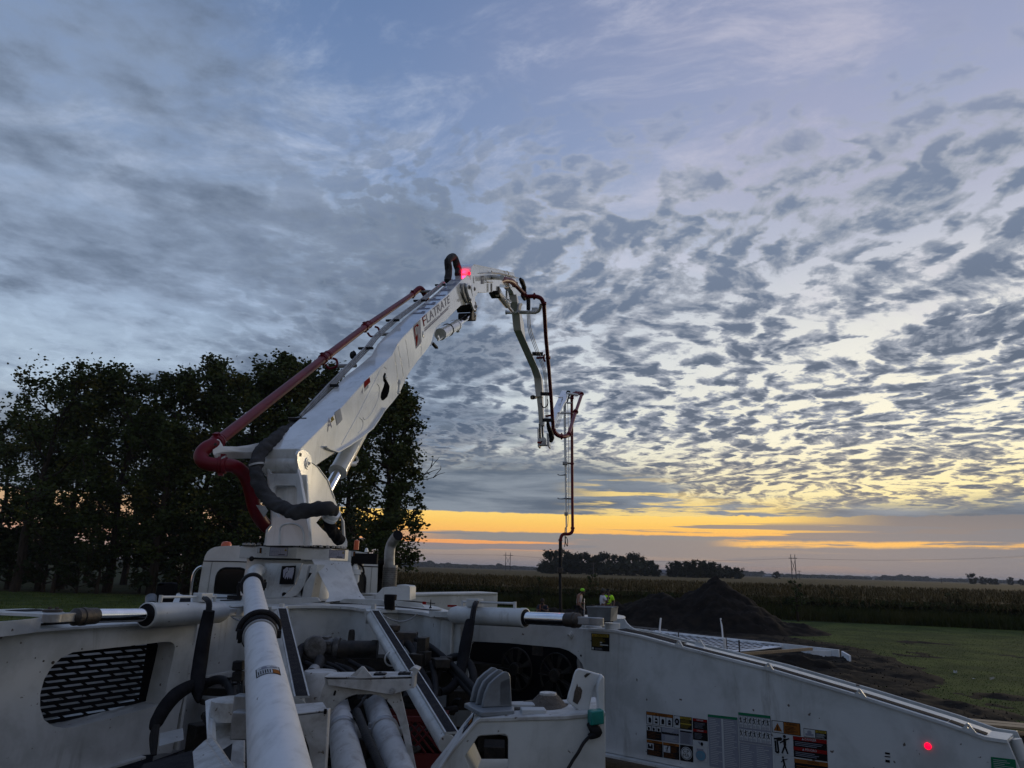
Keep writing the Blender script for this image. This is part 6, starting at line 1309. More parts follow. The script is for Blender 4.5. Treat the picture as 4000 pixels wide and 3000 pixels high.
# dark lettering blocks across the top face near the knuckle
def ontop(u, k):       # u along the top edge index, k across 0(right)..1(left)
    i = int(u); f = u-i; r = RR[i].lerp(RR[i+1], f); l = LL[i].lerp(LL[i+1], f); e = (RR[i+1]-RR[i]).normalized(); n = (l-r).cross(e).normalized(); n = n if n.z > 0 else -n
    return r.lerp(l, k)+n*.003
for j in range(8):
    b = MB(); u0 = 12.25+j*.40; u1 = u0+.13
    if int(u0) != int(u1): u0 = int(u1)+.01; u1 = u0+.13
    b.face([ontop(u0, .12), ontop(u1, .12), ontop(u1, .88), ontop(u0, .88)])
    k0 = .55 if j % 2 else .2; b.face([ontop(u1, k0), ontop(min(u1+.12, int(u1)+.99), k0), ontop(min(u1+.12, int(u1)+.99), k0+.22), ontop(u1, k0+.22)])
    b.build('top_letter', M['s_grey'], bo, smooth=0, fix=False)
# pipe lines along the left edge of the first section
for k in range(4):
    kx, ky = -5.0*k+3, -4.0*k+3
    pts = [BP(1180+kx, 1648+ky, -.20), BP(1290+kx, 1527+ky, -.20), BP(1440+kx*.9, 1372+ky*.9, -.19), BP(1468+kx*.9, 1335+ky*.9, -.19), BP(1540+kx*.85, 1268+ky*.85, -.18), BP(1650+kx*.7, 1185+ky*.7, -.16), BP(1738+kx*.6, 1112+ky*.6, -.15)]
    hose('hydraulic_line', [p+UP*.05 for p in pts], .011, M['greysteel'], bo, sub=2, seg=8)
for x, y in ((1165, 1648), (1290, 1515), (1430, 1368), (1535, 1258), (1640, 1180), (1722, 1118)):
    b = MB(); c = BP(x-2, y+2, -.20)+UP*.04; b.box(c, .05, .24, .03, (dB, nB, UP)); b.build('line_clamp', M['rubber'], bo)
hose('hydraulic_line', [BP(1385, 1378, -.35), BP(1375, 1385, -.37), BP(1378, 1395, -.36), BP(1400, 1392, -.3)], .035, M['rubber'], bo, wob=.6)
# ---- main red pipe along the first section
rp = [D(862, 1716, 7.9), D(1000, 1607, 8.9), D(1262, 1402, 10.9), D(1426, 1278, 12.8), D(1612, 1150, 15.6)]
pr0, pr1 = rp[0], rp[-1]
b = MB(); b.tube([rp[0], rp[2]], [.0635, .0635], 28); b.tube([rp[2], rp[3]], .0635, 28); b.tube([rp[3], rp[4]], [.0635, .058], 28); rpo = b.build('boom_pipe', M['red'], truck); tag(rpo, 'dark red concrete pipe running beside the first boom section')
b = MB(); b.tube([rp[0], D(835, 1735, 7.8), D(803, 1752, 7.72), D(785, 1778, 7.68), D(793, 1802, 7.65), D(822, 1814, 7.65), D(865, 1816, 7.7), D(910, 1820, 7.8), D(945, 1842, 7.9), D(968, 1880, 8.0), D(982, 1930, 8.1), D(995, 1985, 8.2), D(1018, 2030, 8.35), D(1050, 2062, 8.5), D(1085, 2080, 8.65)], [.066]+[.075]*13+[.07], 28, sub=4); b.build('pipe_elbow', M['red'], rpo)
def flange(p, d, r, par, m=M['red'], lug=True, nm='pipe_clamp'):
    d = d.normalized(); a, bb = frame(d); b = MB(); b.lathe(p-d*.045, d, [(0, r), (.003, r*1.22), (.03, r*1.32), (.045, r*1.2), (.06, r*1.32), (.087, r*1.22), (.09, r)], 28)
    if lug: b.box(p+bb*r*1.38, .05, .05, .035, (d, a, bb)); b.cyl(p+bb*r*1.38-a*.045, p+bb*r*1.38+a*.045, .009, seg=8); b.box(p-bb*r*1.36, .05, .05, .03, (d, a, bb))
    return b.build(nm, m, par)
flange(D(848, 1727, 7.85), rp[1]-rp[0], .066, rpo); flange(D(868, 1817, 7.7), Vector((1, .1, 0)), .075, rpo)
s = Sticker([D(866, 1786, 7.61), D(882, 1779, 7.63), D(880, 1787, 7.63), D(863, 1794, 7.61)], Vector((0, -1, .2))).base(SW); s.build('pipe_tag', rpo)
for (x, y, d) in ((1262, 1402, 10.9), (1426, 1278, 12.8)):
    p = D(x, y, d); flange(p, rp[3]-rp[2], .0635, rpo); flange(p+(rp[3]-rp[2]).normalized()*.22, rp[3]-rp[2], .060, rpo, lug=False)
    b = MB(); q = [D(x+10, y+22, d), D(x+22, y+36, d), D(x+42, y+34, d), D(x+55, y+24, d), D(x+52, y+4, d), D(x+38, y-2, d)]; b.tube(q, .02, 8, sub=3); b.build('pipe_hanger', M['red'], rpo)
    b = MB(); b.cyl(D(x+55, y+28, d), D(x+128, y+26, d+.3), .032, seg=14); b.build('hanger_arm', M['greysteel'], bo)
flange(D(1612, 1150, 15.6), rp[4]-rp[3], .058, rpo)
b = MB(); b.tube([D(1612, 1150, 15.6), D(1625, 1138, 15.7), D(1640, 1128, 15.8), D(1652, 1137, 15.9), D(1660, 1152, 16.0), D(1672, 1175, 16.2)], [.062, .072, .075, .072, .065, .06], 24, sub=4); b.build('swivel_elbow', M['red'], rpo)
b = MB(); b.cyl(D(1640, 1138, 15.8), D(1692, 1138, 16.0), .035, seg=14); b.build('hanger_arm', M['greysteel'], bo)
# white arm carrying the lower elbow
arm = [(520, 600), (524, 520), (560, 480), (600, 456), (640, 480), (672, 540), (682, 570), (900, 574), (1080, 552), (1250, 515), (1370, 478), (1400, 520), (1360, 590), (1270, 632), (1180, 655), (1080, 664), (900, 664), (690, 664), (600, 680), (540, 712), (522, 680)]
b = MB(); b.slab([[D(*C1(x, y), 7.72+(x-520)/900*.5) for x, y in arm]], Vector((0, .10, -.06))); b.build('elbow_arm', M['gloss'], to, bevel=.006)
b = MB(); c = D(*C1(570, 545), 7.70); b.lathe(c, Vector((0, -1, 0)), [(0, .016), (.012, .016), (.012, .001)], 8); b.build('bolt', M['steel'], to)
# big fabric sleeve round the turret
slv = [(1185, 1640, 9.1), (1160, 1660, 8.9), (1134, 1672, 8.6), (1100, 1695, 8.4), (1066, 1720, 8.1), (1030, 1752, 7.9), (1008, 1785, 7.8), (999, 1830, 7.72), (1008, 1880, 7.65), (1025, 1915, 7.6), (1052, 1948, 7.55), (1095, 1978, 7.5), (1130, 1993, 7.45), (1165, 1999, 7.4), (1215, 1992, 7.4), (1255, 1985, 7.4), (1288, 1985, 7.45), (1304, 2000, 7.55)]
hose('hose_sleeve', [D(*p) for p in slv], [.03, .045, .055]+[.071]*2+[.074]*11+[.068, .06], M['sleeve'], to, sub=10, seg=30, wob=.34)
b = MB(); c0, c1 = D(1300, 2000, 7.55), D(1282, 2030, 7.6); b.lathe(c0, (c1-c0), [(0, .070), (.0, .086), (.035, .088), (.04, .080), (.05, .080), (.055, .088), (.09, .086), (.09, .07)], 32); b.build('hose_clamp', M['gloss'], to)
hose('hose_sleeve', [D(1285, 2030, 7.62), D(1290, 2062, 7.75), D(1310, 2090, 7.9), D(1330, 2112, 8.0)], .062, M['dark_sleeve'], to, sub=8, seg=24, wob=.3)
b = MB(); b.slab([[D(*C1(1100, 1540), 7.9), D(*C1(1200, 1490), 7.9), D(*C1(1330, 1500), 7.9), D(*C1(1380, 1580), 7.9), D(*C1(1320, 1680), 7.9)][1:]], Vector((0, .02, 0))); b.build('small_bracket', M['dusty'], to)
b = MB(); a, c = D(1010, 1812, 7.63), D(1022, 1812, 7.63)
for p_, d_ in ((D(1001, 1812, 7.72), D(1004, 1835, 7.72)-D(999, 1800, 7.72)),): b.lathe(p_, d_, [(0, .076), (0, .082), (.02, .082), (.02, .076)], 26)
b.build('strap', M['dusty'], to)
b = MB(); b.slab([[D(*C1(1700, 120), 8.9), D(*C1(1940, 122), 8.9), D(*C1(1890, 170), 8.9), D(*C1(1720, 170), 8.9)]], Vector((0, .03, 0)))
for k in range(6): b.ball(D(*C1(1740+k*30, 175-k*8), 8.85), .028)
b.build('hose_bulkhead', M['greysteel'], bo)
# ---- lift cylinder
l0 = BP(1322, 1838, -.02); l1 = BP(1430, 1640, -.02); dl = (l1-l0).normalized()
b = MB(); b.cyl(l0, l1, .118, seg=36); b.lathe(l0-dl*.001, -dl, [(0, .126), (.03, .126), (.035, .11), (.035, .06)], 36); lc = b.build('lift_cylinder', M['gloss'], truck)
b = MB(); b.cyl(l0-dl*.9, l0, .066, seg=32); b.build('piston_rod', M['chrome'], lc)
b = MB(); q = [BP(*C3(700, 800), .0), BP(*C3(740, 730), .02), BP(*C3(785, 775), .03), BP(*C3(780, 815), .03), BP(*C3(745, 830), .03)]; b.tube(q, .018, 8, sub=4); b.cyl(BP(*C3(640, 850), .05), BP(*C3(745, 850), .08), .034, seg=14); b.build('cylinder_fitting', M['gloss'], lc)
# ---- tilt cylinder and black linkage under the knuckle
t0 = onside(*C5(680, 1225), -.10); t1 = onside(*C5(925, 1080), -.10); dt = (t1-t0).normalized()
b = MB(); b.cyl(t0, t1, .125, seg=32); b.lathe(t1-dt*.09, dt, [(0, .125), (0, .135), (.09, .135), (.092, .07)], 32); tc_ = b.build('tilt_cylinder', M['gloss'], truck)
b = MB(); b.cyl(t1, onside(*C5(1105, 955), -.10), .062, seg=24); b.build('piston_rod', M['chrome'], tc_)
b = MB(); b.cyl(onside(*C5(655, 1310), -.05), onside(*C5(930, 1160), -.05), .018, seg=8); b.ball(onside(*C5(950, 1162), -.05), .05); b.build('feed_line', M['gloss'], tc_)
b = MB(); b.ring(t0.lerp(t1, .45), dt, .128, .012, 28, 6); b.build('line_strap', M['rubber'], tc_)
b = MB(); b.lathe(onside(*C5(640, 1285)), nB, [(0, .055), (.02, .055), (.02, .03), (.03, .028), (.03, .001)], 20); b.build('pin_boss', M['gloss'], bo)
lk = lambda pts, off, m, nm, thk=.04: (MB().slab([[BP(*C5(x, y), off) for x, y in pts]], -nB*thk)).build(nm, m, bo, bevel=.006)
b = MB(); b.cyl(BP(*C5(975, 820), .10), BP(*C5(975, 820), .10)+nB*.40, .10, seg=20)
b = MB(); c = BP(*C5(1090, 800), .0); b.cyl(c+nB*.22, c-nB*.22, .125, seg=22); c2 = BP(*C5(1100, 955), .0); b.cyl(c2+nB*.20, c2-nB*.20, .10, seg=22); lko = b.build('linkage_pin', M['engine'], bo)
for off in (.24, -.20):
    b = MB(); b.slab([[BP(*C5(x, y), off) for x, y in ((1188, 730), (1225, 730), (1245, 780), (1238, 850), (1205, 860), (1222, 930), (1218, 985), (1200, 1005), (1170, 990), (1172, 900), (1185, 850))]], -nB*.05); b.build('link_plate', M['engine'], lko, bevel=.006)
lk([(1105, 430), (1130, 420), (1150, 450), (1150, 500), (1180, 620), (1225, 740), (1245, 800), (1235, 845), (1210, 850), (1190, 800), (1150, 680), (1110, 560), (1098, 480)], .30, M['gloss'], 'link_plate')
lk([(1165, 470), (1195, 450), (1220, 490), (1222, 600), (1225, 720), (1195, 700), (1180, 580)], .26, M['gloss'], 'link_plate')
lk([(1035, 430), (1070, 420), (1085, 440), (1088, 540), (1120, 640), (1155, 700), (1150, 735), (1115, 740), (1070, 660), (1040, 560), (1030, 490)], .235, M['dusty'], 'link_plate')
for x, y, r in ((1132, 488, .05), (1208, 515, .05), (1232, 790, .05), (1215, 935, .05), (1140, 685, .04)):
    b = MB(); b.lathe(BP(*C5(x, y), .30), nB, [(0, r), (.02, r), (.02, r*.6), (.04, r*.6), (.04, .001)], 18); b.build('pin_boss', M['greysteel'], bo)
# ---- second section (levelled)
s2 = [(1150, 300), (1153, 240), (1165, 190), (1180, 150), (1205, 126), (1330, 150), (1500, 190), (1700, 232), (1828, 268), (1845, 310), (1862, 360), (1900, 420), (1905, 480), (1860, 500), (1750, 480), (1620, 440), (1600, 480), (1608, 545), (1505, 545), (1495, 562), (1400, 576), (1290, 572), (1268, 556), (1260, 600), (1225, 640), (1215, 740), (1180, 750), (1160, 560), (1155, 420)]
b = MB(); R2 = [BP(*C5(x, y), .15) for x, y in s2]; b.loops([R2], [[p-nB*.32 for p in R2]]); b2 = b.build('boom_section', M['gloss'], truck, bevel=.008, smooth=35); tag(b2, 'second boom section beyond the top knuckle')
on2 = lambda x, y, l=0.0: BP(*C5(x, y), .152+l)
for x, y, r in ((1210, 372, .085), (1395, 360, .06)):
    b = MB(); b.lathe(on2(x, y), nB, [(0, r), (.01, r), (.01, r*.75)], 22); b.lathe(on2(x, y), nB, [(0, r*.75), (.004, r*.75), (.004, .001)], 20, m=1); b.build('pin_boss', [M['gloss'], M['steel']], b2)
s = Sticker([on2(*p) for p in ((1310, 310), (1362, 310), (1366, 438), (1312, 438))], nB); s.rect(0, 0, 1, 1, SGY, 1); s.rect(.25, .2, .9, .45, SW, 2); s.rect(.55, .55, 1, 1, SW, 2); s.build('data_plate', b2)
b = MB(); b.slab([[on2(1205, 127), on2(1500, 188), on2(1830, 262), on2(1830, 276), on2(1500, 202), on2(1205, 140)]], nB*.012); b.build('edge_strip', M['gloss'], b2)
for pts in ([(1480, 230), (1500, 255), (1600, 265), (1700, 290), (1800, 320), (1900, 345)], [(1330, 270), (1420, 262), (1560, 268), (1760, 300), (1850, 330)], [(1400, 390), (1440, 410), (1500, 410)], [(1720, 235), (1745, 260), (1750, 320), (1760, 340)], [(1470, 430), (1470, 560)], [(1485, 430), (1485, 555)]):
    hose('hydraulic_line', [on2(x, y, .05) for x, y in pts], .013, M['greysteel'], b2, sub=3, seg=6)
b = MB(); b.cyl(on2(1500, 330, .02), on2(1640, 335, .35), .07, seg=24); b.build('pipe_swivel', M['gloss'], b2)
# black hose loop over the knuckle
hose('hose_sleeve', [BP(*C5(785, 395), -.25), BP(*C5(800, 330), -.25), BP(*C5(810, 200), -.25), BP(*C5(800, 80), -.25), BP(*C5(860, 15), -.25), BP(*C5(905, 30), -.22), BP(*C5(935, 130), -.18), BP(*C5(960, 220), -.15), BP(*C5(950, 300), -.12)], [.07, .085, .085, .085, .085, .08, .085, .085, .07], M['sleeve'], b2, sub=3, seg=14, wob=.15)
# red marker lamp on the knuckle and its glow on the white paint
lp = on2(1140, 305, .06)
b = MB(); b.lathe(lp-dB*.06, UP, [(0, .035), (.05, .035), (.06, .02), (.06, .001)], 14); b.build('red_glow_spot', M['lamp'], bo)
ll = bpy.data.lights.new('red_lamp', 'POINT'); ll.energy = 2.4; ll.color = (1, .005, .04); ll.shadow_soft_size = .05
lo = bpy.data.objects.new('lamp_light', ll); C.objects.link(lo); lo.parent = truck; lo.matrix_parent_inverse = Matrix.Translation(-truck.location)
lo.location = BP(*C5(1060, 300), -.02)-dB*.16+UP*.06
# ---- third section hanging down
def beamline(cl, w, dep, name, m, par, lab=None, smooth=30):
    """centre line pixels (front/back face centre), width px handled by w in metres"""
    b = MB(); A = []; 
    for i, (x, y, ww, dp) in enumerate(cl):
        p = BP(x, y, 0); A.append((p, ww, dp))
    vs = []; fs = []
    for p, ww, dp in A: vs += [p-nB*ww/2, p+nB*ww/2, p+nB*ww/2+dB*dp, p-nB*ww/2+dB*dp]
    for i in range(len(A)-1):
        for k in range(4): fs.append((4*i+k, 4*i+(k+1) % 4, 4*i+4+(k+1) % 4, 4*i+4+k))
    fs.append((0, 1, 2, 3)); n = 4*(len(A)-1); fs.append((n+3, n+2, n+1, n)); b.add(vs, fs)
    o = b.build(name, m, par, bevel=.006, smooth=smooth); 
    if lab: tag(o, lab)
    return o
b3 = beamline([(2003, 1150, .24, .3), (2005, 1180, .26, .6), (2014, 1225, .26, .9), (2018, 1265, .26, .95), (2021, 1290, .26, .95), (2072, 1405, .28, .8), (2089, 1442, .29, .75), (2100, 1475, .30, .5), (2104, 1520, .29, .5), (2105, 1548, .25, .45)], 0, 0, 'boom_section', M['lifted'], truck, 'third boom section hanging down from the knuckle')
beamline([(2107, 1546, .22, .4), (2108, 1565, .22, .4), (2111, 1600, .20, .35), (2115, 1660, .20, .35)], 0, 0, 'lower_sleeve', M['lifted'], b3)
for x in (2108, 2118): 
    b = MB(); b.cyl(BP(x, 1655, .0), BP(x+2, 1712, .0), .045, seg=12); b.build('piston_rod', M['greysteel'], b3)
b = MB(); b.tube([BP(2082, 1552, 0), BP(2093, 1552, 0)], [.09, .06], 12); b.lathe(BP(2080, 1552, 0), -nB, [(0, .05), (.03, .09), (.08, .05), (.08, .001)], 8); b.build('side_pin', M['engine'], b3)
b = MB(); yk = BP(2118, 1700).y-.1
FK = lambda x, y, dy=0.0: D(2000+x/4, 1400+y/4, yk+dy)
b.slab([[FK(x, y) for x, y in ((395, 1085), (410, 1090), (412, 1240), (430, 1250), (432, 1350), (415, 1380), (402, 1380), (398, 1230))]], dB*.5)
b.slab([[FK(x, y) for x, y in ((540, 1170), (560, 1165), (580, 1230), (582, 1380), (565, 1385), (545, 1350))]], dB*.5)
b.slab([[FK(x, y, .1) for x, y in ((412, 1250), (430, 1232), (510, 1232), (530, 1255), (530, 1350), (418, 1355))], [FK(x, y, .1) for x, y in ((446, 1292), (474, 1292), (474, 1308), (446, 1308))]], dB*.25)
b.cyl(FK(400, 1360, .2), FK(575, 1360, .2), .035, seg=12)
b.build('knuckle_fork', M['gloss'], b3, bevel=.006)
s = Sticker([BP(2112, 1730, .0)-dB*.3-nB*.1, BP(2130, 1730, .0)-dB*.3+nB*.05, BP(2130, 1737, .0)-dB*.3+nB*.05, BP(2112, 1737, .0)-dB*.3-nB*.1], -dB); s.rect(0, 0, 1, 1, SR, 1); s.build('red_mark', b3)
# upper knuckle arc of the third section, behind the red pipe
b = MB(); ak = [(1640, 470), (1700, 460), (1790, 480), (1850, 560), (1870, 620), (1760, 640), (1740, 620), (1720, 560), (1680, 510)]
q = [BP(*C5(x, y), -.16) for x, y in ak]; b.slab([q], nB*.20); b.build('knuckle_arm', M['gloss'], b3, bevel=.006)
b = MB(); b.slab([[BP(*C5(x, y), -.06) for x, y in ((1700, 540), (1720, 600), (1730, 720), (1700, 720), (1698, 600))]], nB*.06); b.build('knuckle_link', M['gloss'], b3)
# cross tube with pipe carrier
b = MB(); b.cyl(D(*C5(1722, 880), 22.6), D(*C5(2165, 880), 21.7), .062, seg=22); b.lathe(D(*C5(1722, 880), 22.6), -nB, [(0, .075), (.05, .075), (.05, .001)], 22); ct = b.build('cross_tube', M['gloss'], b3)
b = MB(); b.tube([D(*C6(575, 880), 21.7), D(*C6(615, 860), 21.6), D(*C6(640, 810), 21.5), D(*C6(655, 740), 21.4)], .05, 10, sub=3); b.slab([[D(*C6(508, 805), 21.8), D(*C6(600, 805), 21.7), D(*C6(610, 850), 21.7), D(*C6(508, 850), 21.8)]], Vector((0, .05, 0))); b.build('pipe_carrier', M['gloss'], b3)
# third cylinder
a, c = BP(*C5(1565, 560), .12), BP(*C5(1725, 765), .12); b = MB(); b.cyl(a, c, .105, seg=24); c3 = b.build('tilt_cylinder', M['gloss'], truck)
b = MB(); b.cyl(c, BP(*C5(1800, 865), .12), .05, seg=18); b.build('piston_rod', M['chrome'], c3)
b = MB(); q = [BP(*C5(x, y), .30) for x, y in ((1735, 680), (1770, 695), (1775, 720), (1745, 735), (1720, 715))]; b.tube(q, .03, 8, sub=3); b.build('cylinder_fitting', M['gloss'], c3)
b = MB(); b.box(BP(*C5(1540, 570), .05), .4, .3, .22, (dB, nB, UP)); b.build('cylinder_mount', M['steel'], b2, bevel=.02)
b = MB(); b.slab([[BP(*C5(x, y), .14) for x, y in ((1885, 780), (1900, 740), (1935, 735), (1945, 765), (1925, 800), (1915, 870), (1885, 905), (1870, 880))]], nB*.05); b.build('link_plate', M['dusty'], b3, bevel=.006)
# hose sleeves beyond the knuckle
hose('hose_sleeve', [D(*C6(330, 360), 20.8), D(*C6(355, 400), 21), D(*C6(380, 460), 21.3), D(*C6(392, 540), 21.5), D(*C6(370, 620), 21.7), D(*C6(400, 680), 22)], [.05, .075, .075, .07, .075, .05], M['rubber'], b2, sub=3, wob=.25)
hose('hose_sleeve', [D(*C6(452, 660), 21.8), D(*C6(458, 740), 21.8), D(*C6(455, 840), 21.8)], [.07, .065, .065], M['rubber'], b3, sub=3, wob=.1)
for k in range(3): hose('hydraulic_line', [D(*C6(438+k*20, 905), 21.8), D(*C6(445+k*20, 1050), 22), D(*C6(466+k*24, 1200), 22.5), D(*C6(570+k*24, 1490), 24), D(*C6(640+k*22, 1660), 25), D(*C7(490+k*20, 200), 25.5), D(*C7(515+k*14, 400), 26), D(*C7(520+k*18, 560), 26.5), D(*C7(530+k*16, 940), 27.5)], .0115, M['greysteel'], b3, sub=2, seg=6)
hose('hydraulic_hose', [D(*C7(455, 700), 26.6), D(*C7(470, 745), 26.6), D(*C7(500, 770), 26.6), D(*C7(540, 745), 26.6), D(*C7(560, 700), 26.6), D(*C7(555, 640), 26.6)], .022, M['rubber'], b3)
hose('hose_sleeve', [D(*C7(555, 960), 27), D(*C7(570, 1070), 27.3), D(*C7(605, 1160), 27.6), D(*C7(622, 1240), 28), D(*C7(605, 1300), 28)], [.04, .08, .10, .11, .07], M['rubber'], b3, sub=3, wob=.2)
for p in (C6(600, 1530), C7(525, 555), C7(555, 965)):
    b = MB(); b.box(D(*p, 25 if p[1] < 1400 else 26.6), .4, .1, .12); b.build('line_clamp', M['rubber'], b3)
# ---- far red pipe
b = MB(); b.tube([D(*C5(1560, 395), 19.2), D(*C5(1600, 400), 19.3), D(*C5(1660, 372), 19.5), D(*C5(1700, 372), 19.7), D(*C5(1770, 385), 20.0), D(*C5(1815, 415), 20.3), D(*C5(1850, 455), 20.6)], [.08, .085, .09, .088, .09, .09, .08], 24, sub=3); rp2 = b.build('boom_pipe', M['red'], truck); tag(rp2, 'dark red concrete pipe beyond the top knuckle')
b = MB(); b.tube([D(*C5(1840, 440), 20.5), D(*C5(2010, 615), 21.3)], .068, 22); b.tube([D(*C5(2010, 615), 21.3), D(*C5(2040, 635), 21.3), D(*C6(450, 632), 21.3), D(*C6(550, 630), 21.2), D(*C6(620, 645), 21.1), D(*C6(665, 680), 21.1), D(*C6(690, 740), 21.2)], .068, 22, sub=4)
b.tube([D(*C6(700, 760), 21.3), D(*C6(728, 1250), 22.8), D(*C6(760, 1600), 24), D(*C7(575, 150), 25), D(*C7(610, 600), 26.4), D(*C7(645, 1110), 28.2)], [.066, .066, .067, .068, .070, .072], 22)
b.tube([D(*C7(645, 1110), 28.2), D(*C7(665, 1150), 28.3), D(*C7(710, 1195), 28.5), D(*C7(770, 1218), 28.7), D(*C7(840, 1215), 29), D(*C7(880, 1195), 29.2)], .088, 20, sub=4)
b.tube([D(*C7(885, 1180), 29.2), D(*C7(990, 850), 31.5), D(*C7(1085, 580), 33.5)], [.075, .075, .075], 20)
b.tube([D(*C7(1092, 560), 33.6), D(*C7(1080, 548), 33.8), D(*C7(1000, 545), 34.2), D(*C7(960, 555), 34.6), D(*C7(935, 600), 35), D(*C7(935, 660), 35)], [.10, .10, .09, .085, .085, .075], 20, sub=4)
b.tube([D(*C7(934, 640), 35), D(*C7(940, 1650), 35), D(*C8(1143, 800), 35), D(*C8(1147, 1250), 35)], .070, 20)
b.tube([D(*C8(1148, 1250), 35), D(*C8(1145, 1290), 35), D(*C8(1120, 1330), 35), D(*C8(1075, 1345), 35), D(*C8(1010, 1345), 35), D(*C8(975, 1375), 35), D(*C8(957, 1430), 35)], [.075, .078, .078, .075, .075, .078, .075], 20, sub=4)
b.build('far_pipe_run', M['red'], rp2)
for (x, y), d, r, dd2 in ((C6(548, 630), 21.2, .068, Vector((1, 0, 0))), (C6(698, 742), 21.2, .066, UP), (C6(765, 1590), 24, .068, UP), (C5(1845, 445), 20.5, .07, Vector((.6, .3, -.7))), (C5(1985, 595), 21.2, .07, Vector((.6, .3, -.7))), (C7(648, 1115), 28.2, .078, UP), (C7(775, 1218), 28.7, .088, Vector((1, 0, 0))), (C7(890, 1185), 29.2, .085, Vector((.3, .6, .9))), (C7(995, 835), 31.5, .095, Vector((.3, .6, .9))), (C7(1000, 550), 34.2, .085, Vector((1, 0, 0))), (C7(936, 620), 35, .078, UP), (C8(1140, 245), 35, .074, UP), (C8(1148, 1252), 35, .078, UP), (C8(957, 1440), 35, .078, UP)):
    flange(D(x, y, d), dd2, r, rp2, lug=True)
for (x0, y0), (x1, y1), d in ((C6(580, 1595), C6(700, 1585), 24), (C7(520, 905), C7(605, 890), 27), (C7(860, 698), C7(920, 698), 34.6), (C7(880, 620), C7(965, 618), 34.8)):
    b = MB(); b.cyl(D(x0, y0, d), D(x1, y1, d), .04, seg=10); b.build('hanger_arm', M['red'], rp2)
b = MB(); b.tube([D(*C6(715, 1540), 24), D(*C6(700, 1560), 24), D(*C6(700, 1620), 24), D(*C6(720, 1650), 24)], .035, 8, sub=3); b.build('pipe_hanger', M['red'], rp2)
# rubber end hose
b = MB(); b.tube([D(*C8(957, 1440), 35), D(*C8(957, 1500), 35)], [.07, .085], 18); b.tube([D(*C8(957, 1490), 35), D(*C8(955, 1659), 35), D(2188, 2235, 35)], [.08, .08, .08], 18); b.tube([D(2188, 2232, 35), D(2189, 2330, 35), D(2190, 2420, 35)], .072, 18); eh = b.build('end_hose', M['rubber'], truck); tag(eh, 'black rubber end hose hanging down behind the workers')
b = MB(); b.box(D(2188, 2228, 34.95), .25, .22, .26); b.build('hose_weight', M['steel'], eh, bevel=.03)
# ---- fourth and fifth sections
b = MB(); q4 = [(783, 495), (840, 495), (842, 525), (790, 640), (740, 790), (690, 900), (650, 1000), (590, 1085), (580, 1040), (585, 930), (650, 780), (720, 630), (770, 520)]
A4 = [D(*C7(x, y), 35.5-(y-495)/590*7.5) for x, y in q4]; b.slab([A4], Vector((.12, .4, 0))); b4 = b.build('boom_section', M['gloss'], truck, bevel=.006); tag(b4, 'fourth boom section slanting up to the last knuckle')
b = MB(); b.slab([[D(*C7(x, y), 34.6-(y-495)/590*7.0) for x, y in ((842, 505), (862, 530), (850, 640), (800, 720), (770, 790), (740, 840), (700, 850), (742, 790), (790, 640))]], Vector((.05, .2, 0))); b.build('side_web', M['gloss'], b4, bevel=.006)
for (x0, y0), (x1, y1), r in (((700, 850), (910, 855), .045), ((860, 545), (1030, 572), .055), ((730, 610), (790, 610), .03), ((840, 690), (920, 698), .04)):
    b = MB(); b.cyl(D(*C7(x0, y0), 33.2), D(*C7(x1, y1), 33.4), r, seg=12); b.build('cross_tube', M['gloss'], b4)
hose('hydraulic_hose', [D(*C7(850, 540), 34), D(*C7(870, 515), 34), D(*C7(900, 520), 34), D(*C7(900, 560), 34), D(*C7(880, 620), 34), D(*C7(862, 690), 34)], .035, M['rubber'], b4, wob=.3)
hose('hydraulic_hose', [D(*C7(790, 640), 33), D(*C7(785, 720), 32.6), D(*C7(760, 800), 32.2), D(*C7(735, 830), 32)], .045, M['rubber'], b4, wob=.3)
for k in range(3): hose('hydraulic_line', [D(*C7(780+k*14, 820), 32), D(*C7(700+k*20, 1020), 30.5), D(*C7(680+k*14, 1090), 30)], .013, M['greysteel'], b4, sub=2, seg=6)
b = MB()
cl5 = [(*C7(826, 700), .066), (*C7(826, 900), .064), (*C7(830, 1200), .060), (*C7(835, 1500), .058), (*C8(1037, 200), .056), (*C8(1042, 600), .045), (*C8(1046, 1000), .038), (*C8(1050, 1320), .025)]
pts = [(D(x, y, 35), w_) for x, y, w_ in cl5]
vs = []; fs = []
for p, w_ in pts: vs += [p+Vector((-w_, 0, 0)), p+Vector((w_, 0, 0)), p+Vector((w_, .14, 0)), p+Vector((-w_, .14, 0))]
for i in range(len(pts)-1):
    for k in range(4): fs.append((4*i+k, 4*i+(k+1) % 4, 4*i+4+(k+1) % 4, 4*i+4+k))
fs += [(0, 1, 2, 3), (4*len(pts)-1, 4*len(pts)-2, 4*len(pts)-3, 4*len(pts)-4)]
b.add(vs, fs); b5 = b.build('boom_section', M['gloss'], truck, bevel=.006); tag(b5, 'thin last boom section hanging vertically')
hose('hydraulic_line', [D(*C7(870, 700), 35), D(*C7(882, 1200), 35), D(*C8(1087, 300), 35), D(*C8(1088, 800), 35), D(*C8(1080, 900), 35), D(*C8(1078, 1100), 35), D(*C8(1068, 1220), 35), D(*C8(1050, 1230), 35)], .014, M['greysteel'], b5, sub=2, seg=6)
for y in (415, 785):
    b = MB(); b.tube([D(*C8(1040, y), 34.9), D(*C8(1000, y+8), 34.9), D(*C8(950, y+10), 34.9), D(*C8(925, y+4), 34.9), D(*C8(914, y-8), 34.9)], [.045, .03, .022, .022, .026], 8, sub=3); b.build('hose_hook', M['greysteel'], b5)
for x, y, w_ in ((1030, 240, .24), (1045, 1030, .16)):
    b = MB(); b.box(D(*C8(x, y), 34.98), w_, .2, .16); b.build('collar', M['greysteel'], b5, bevel=.02)
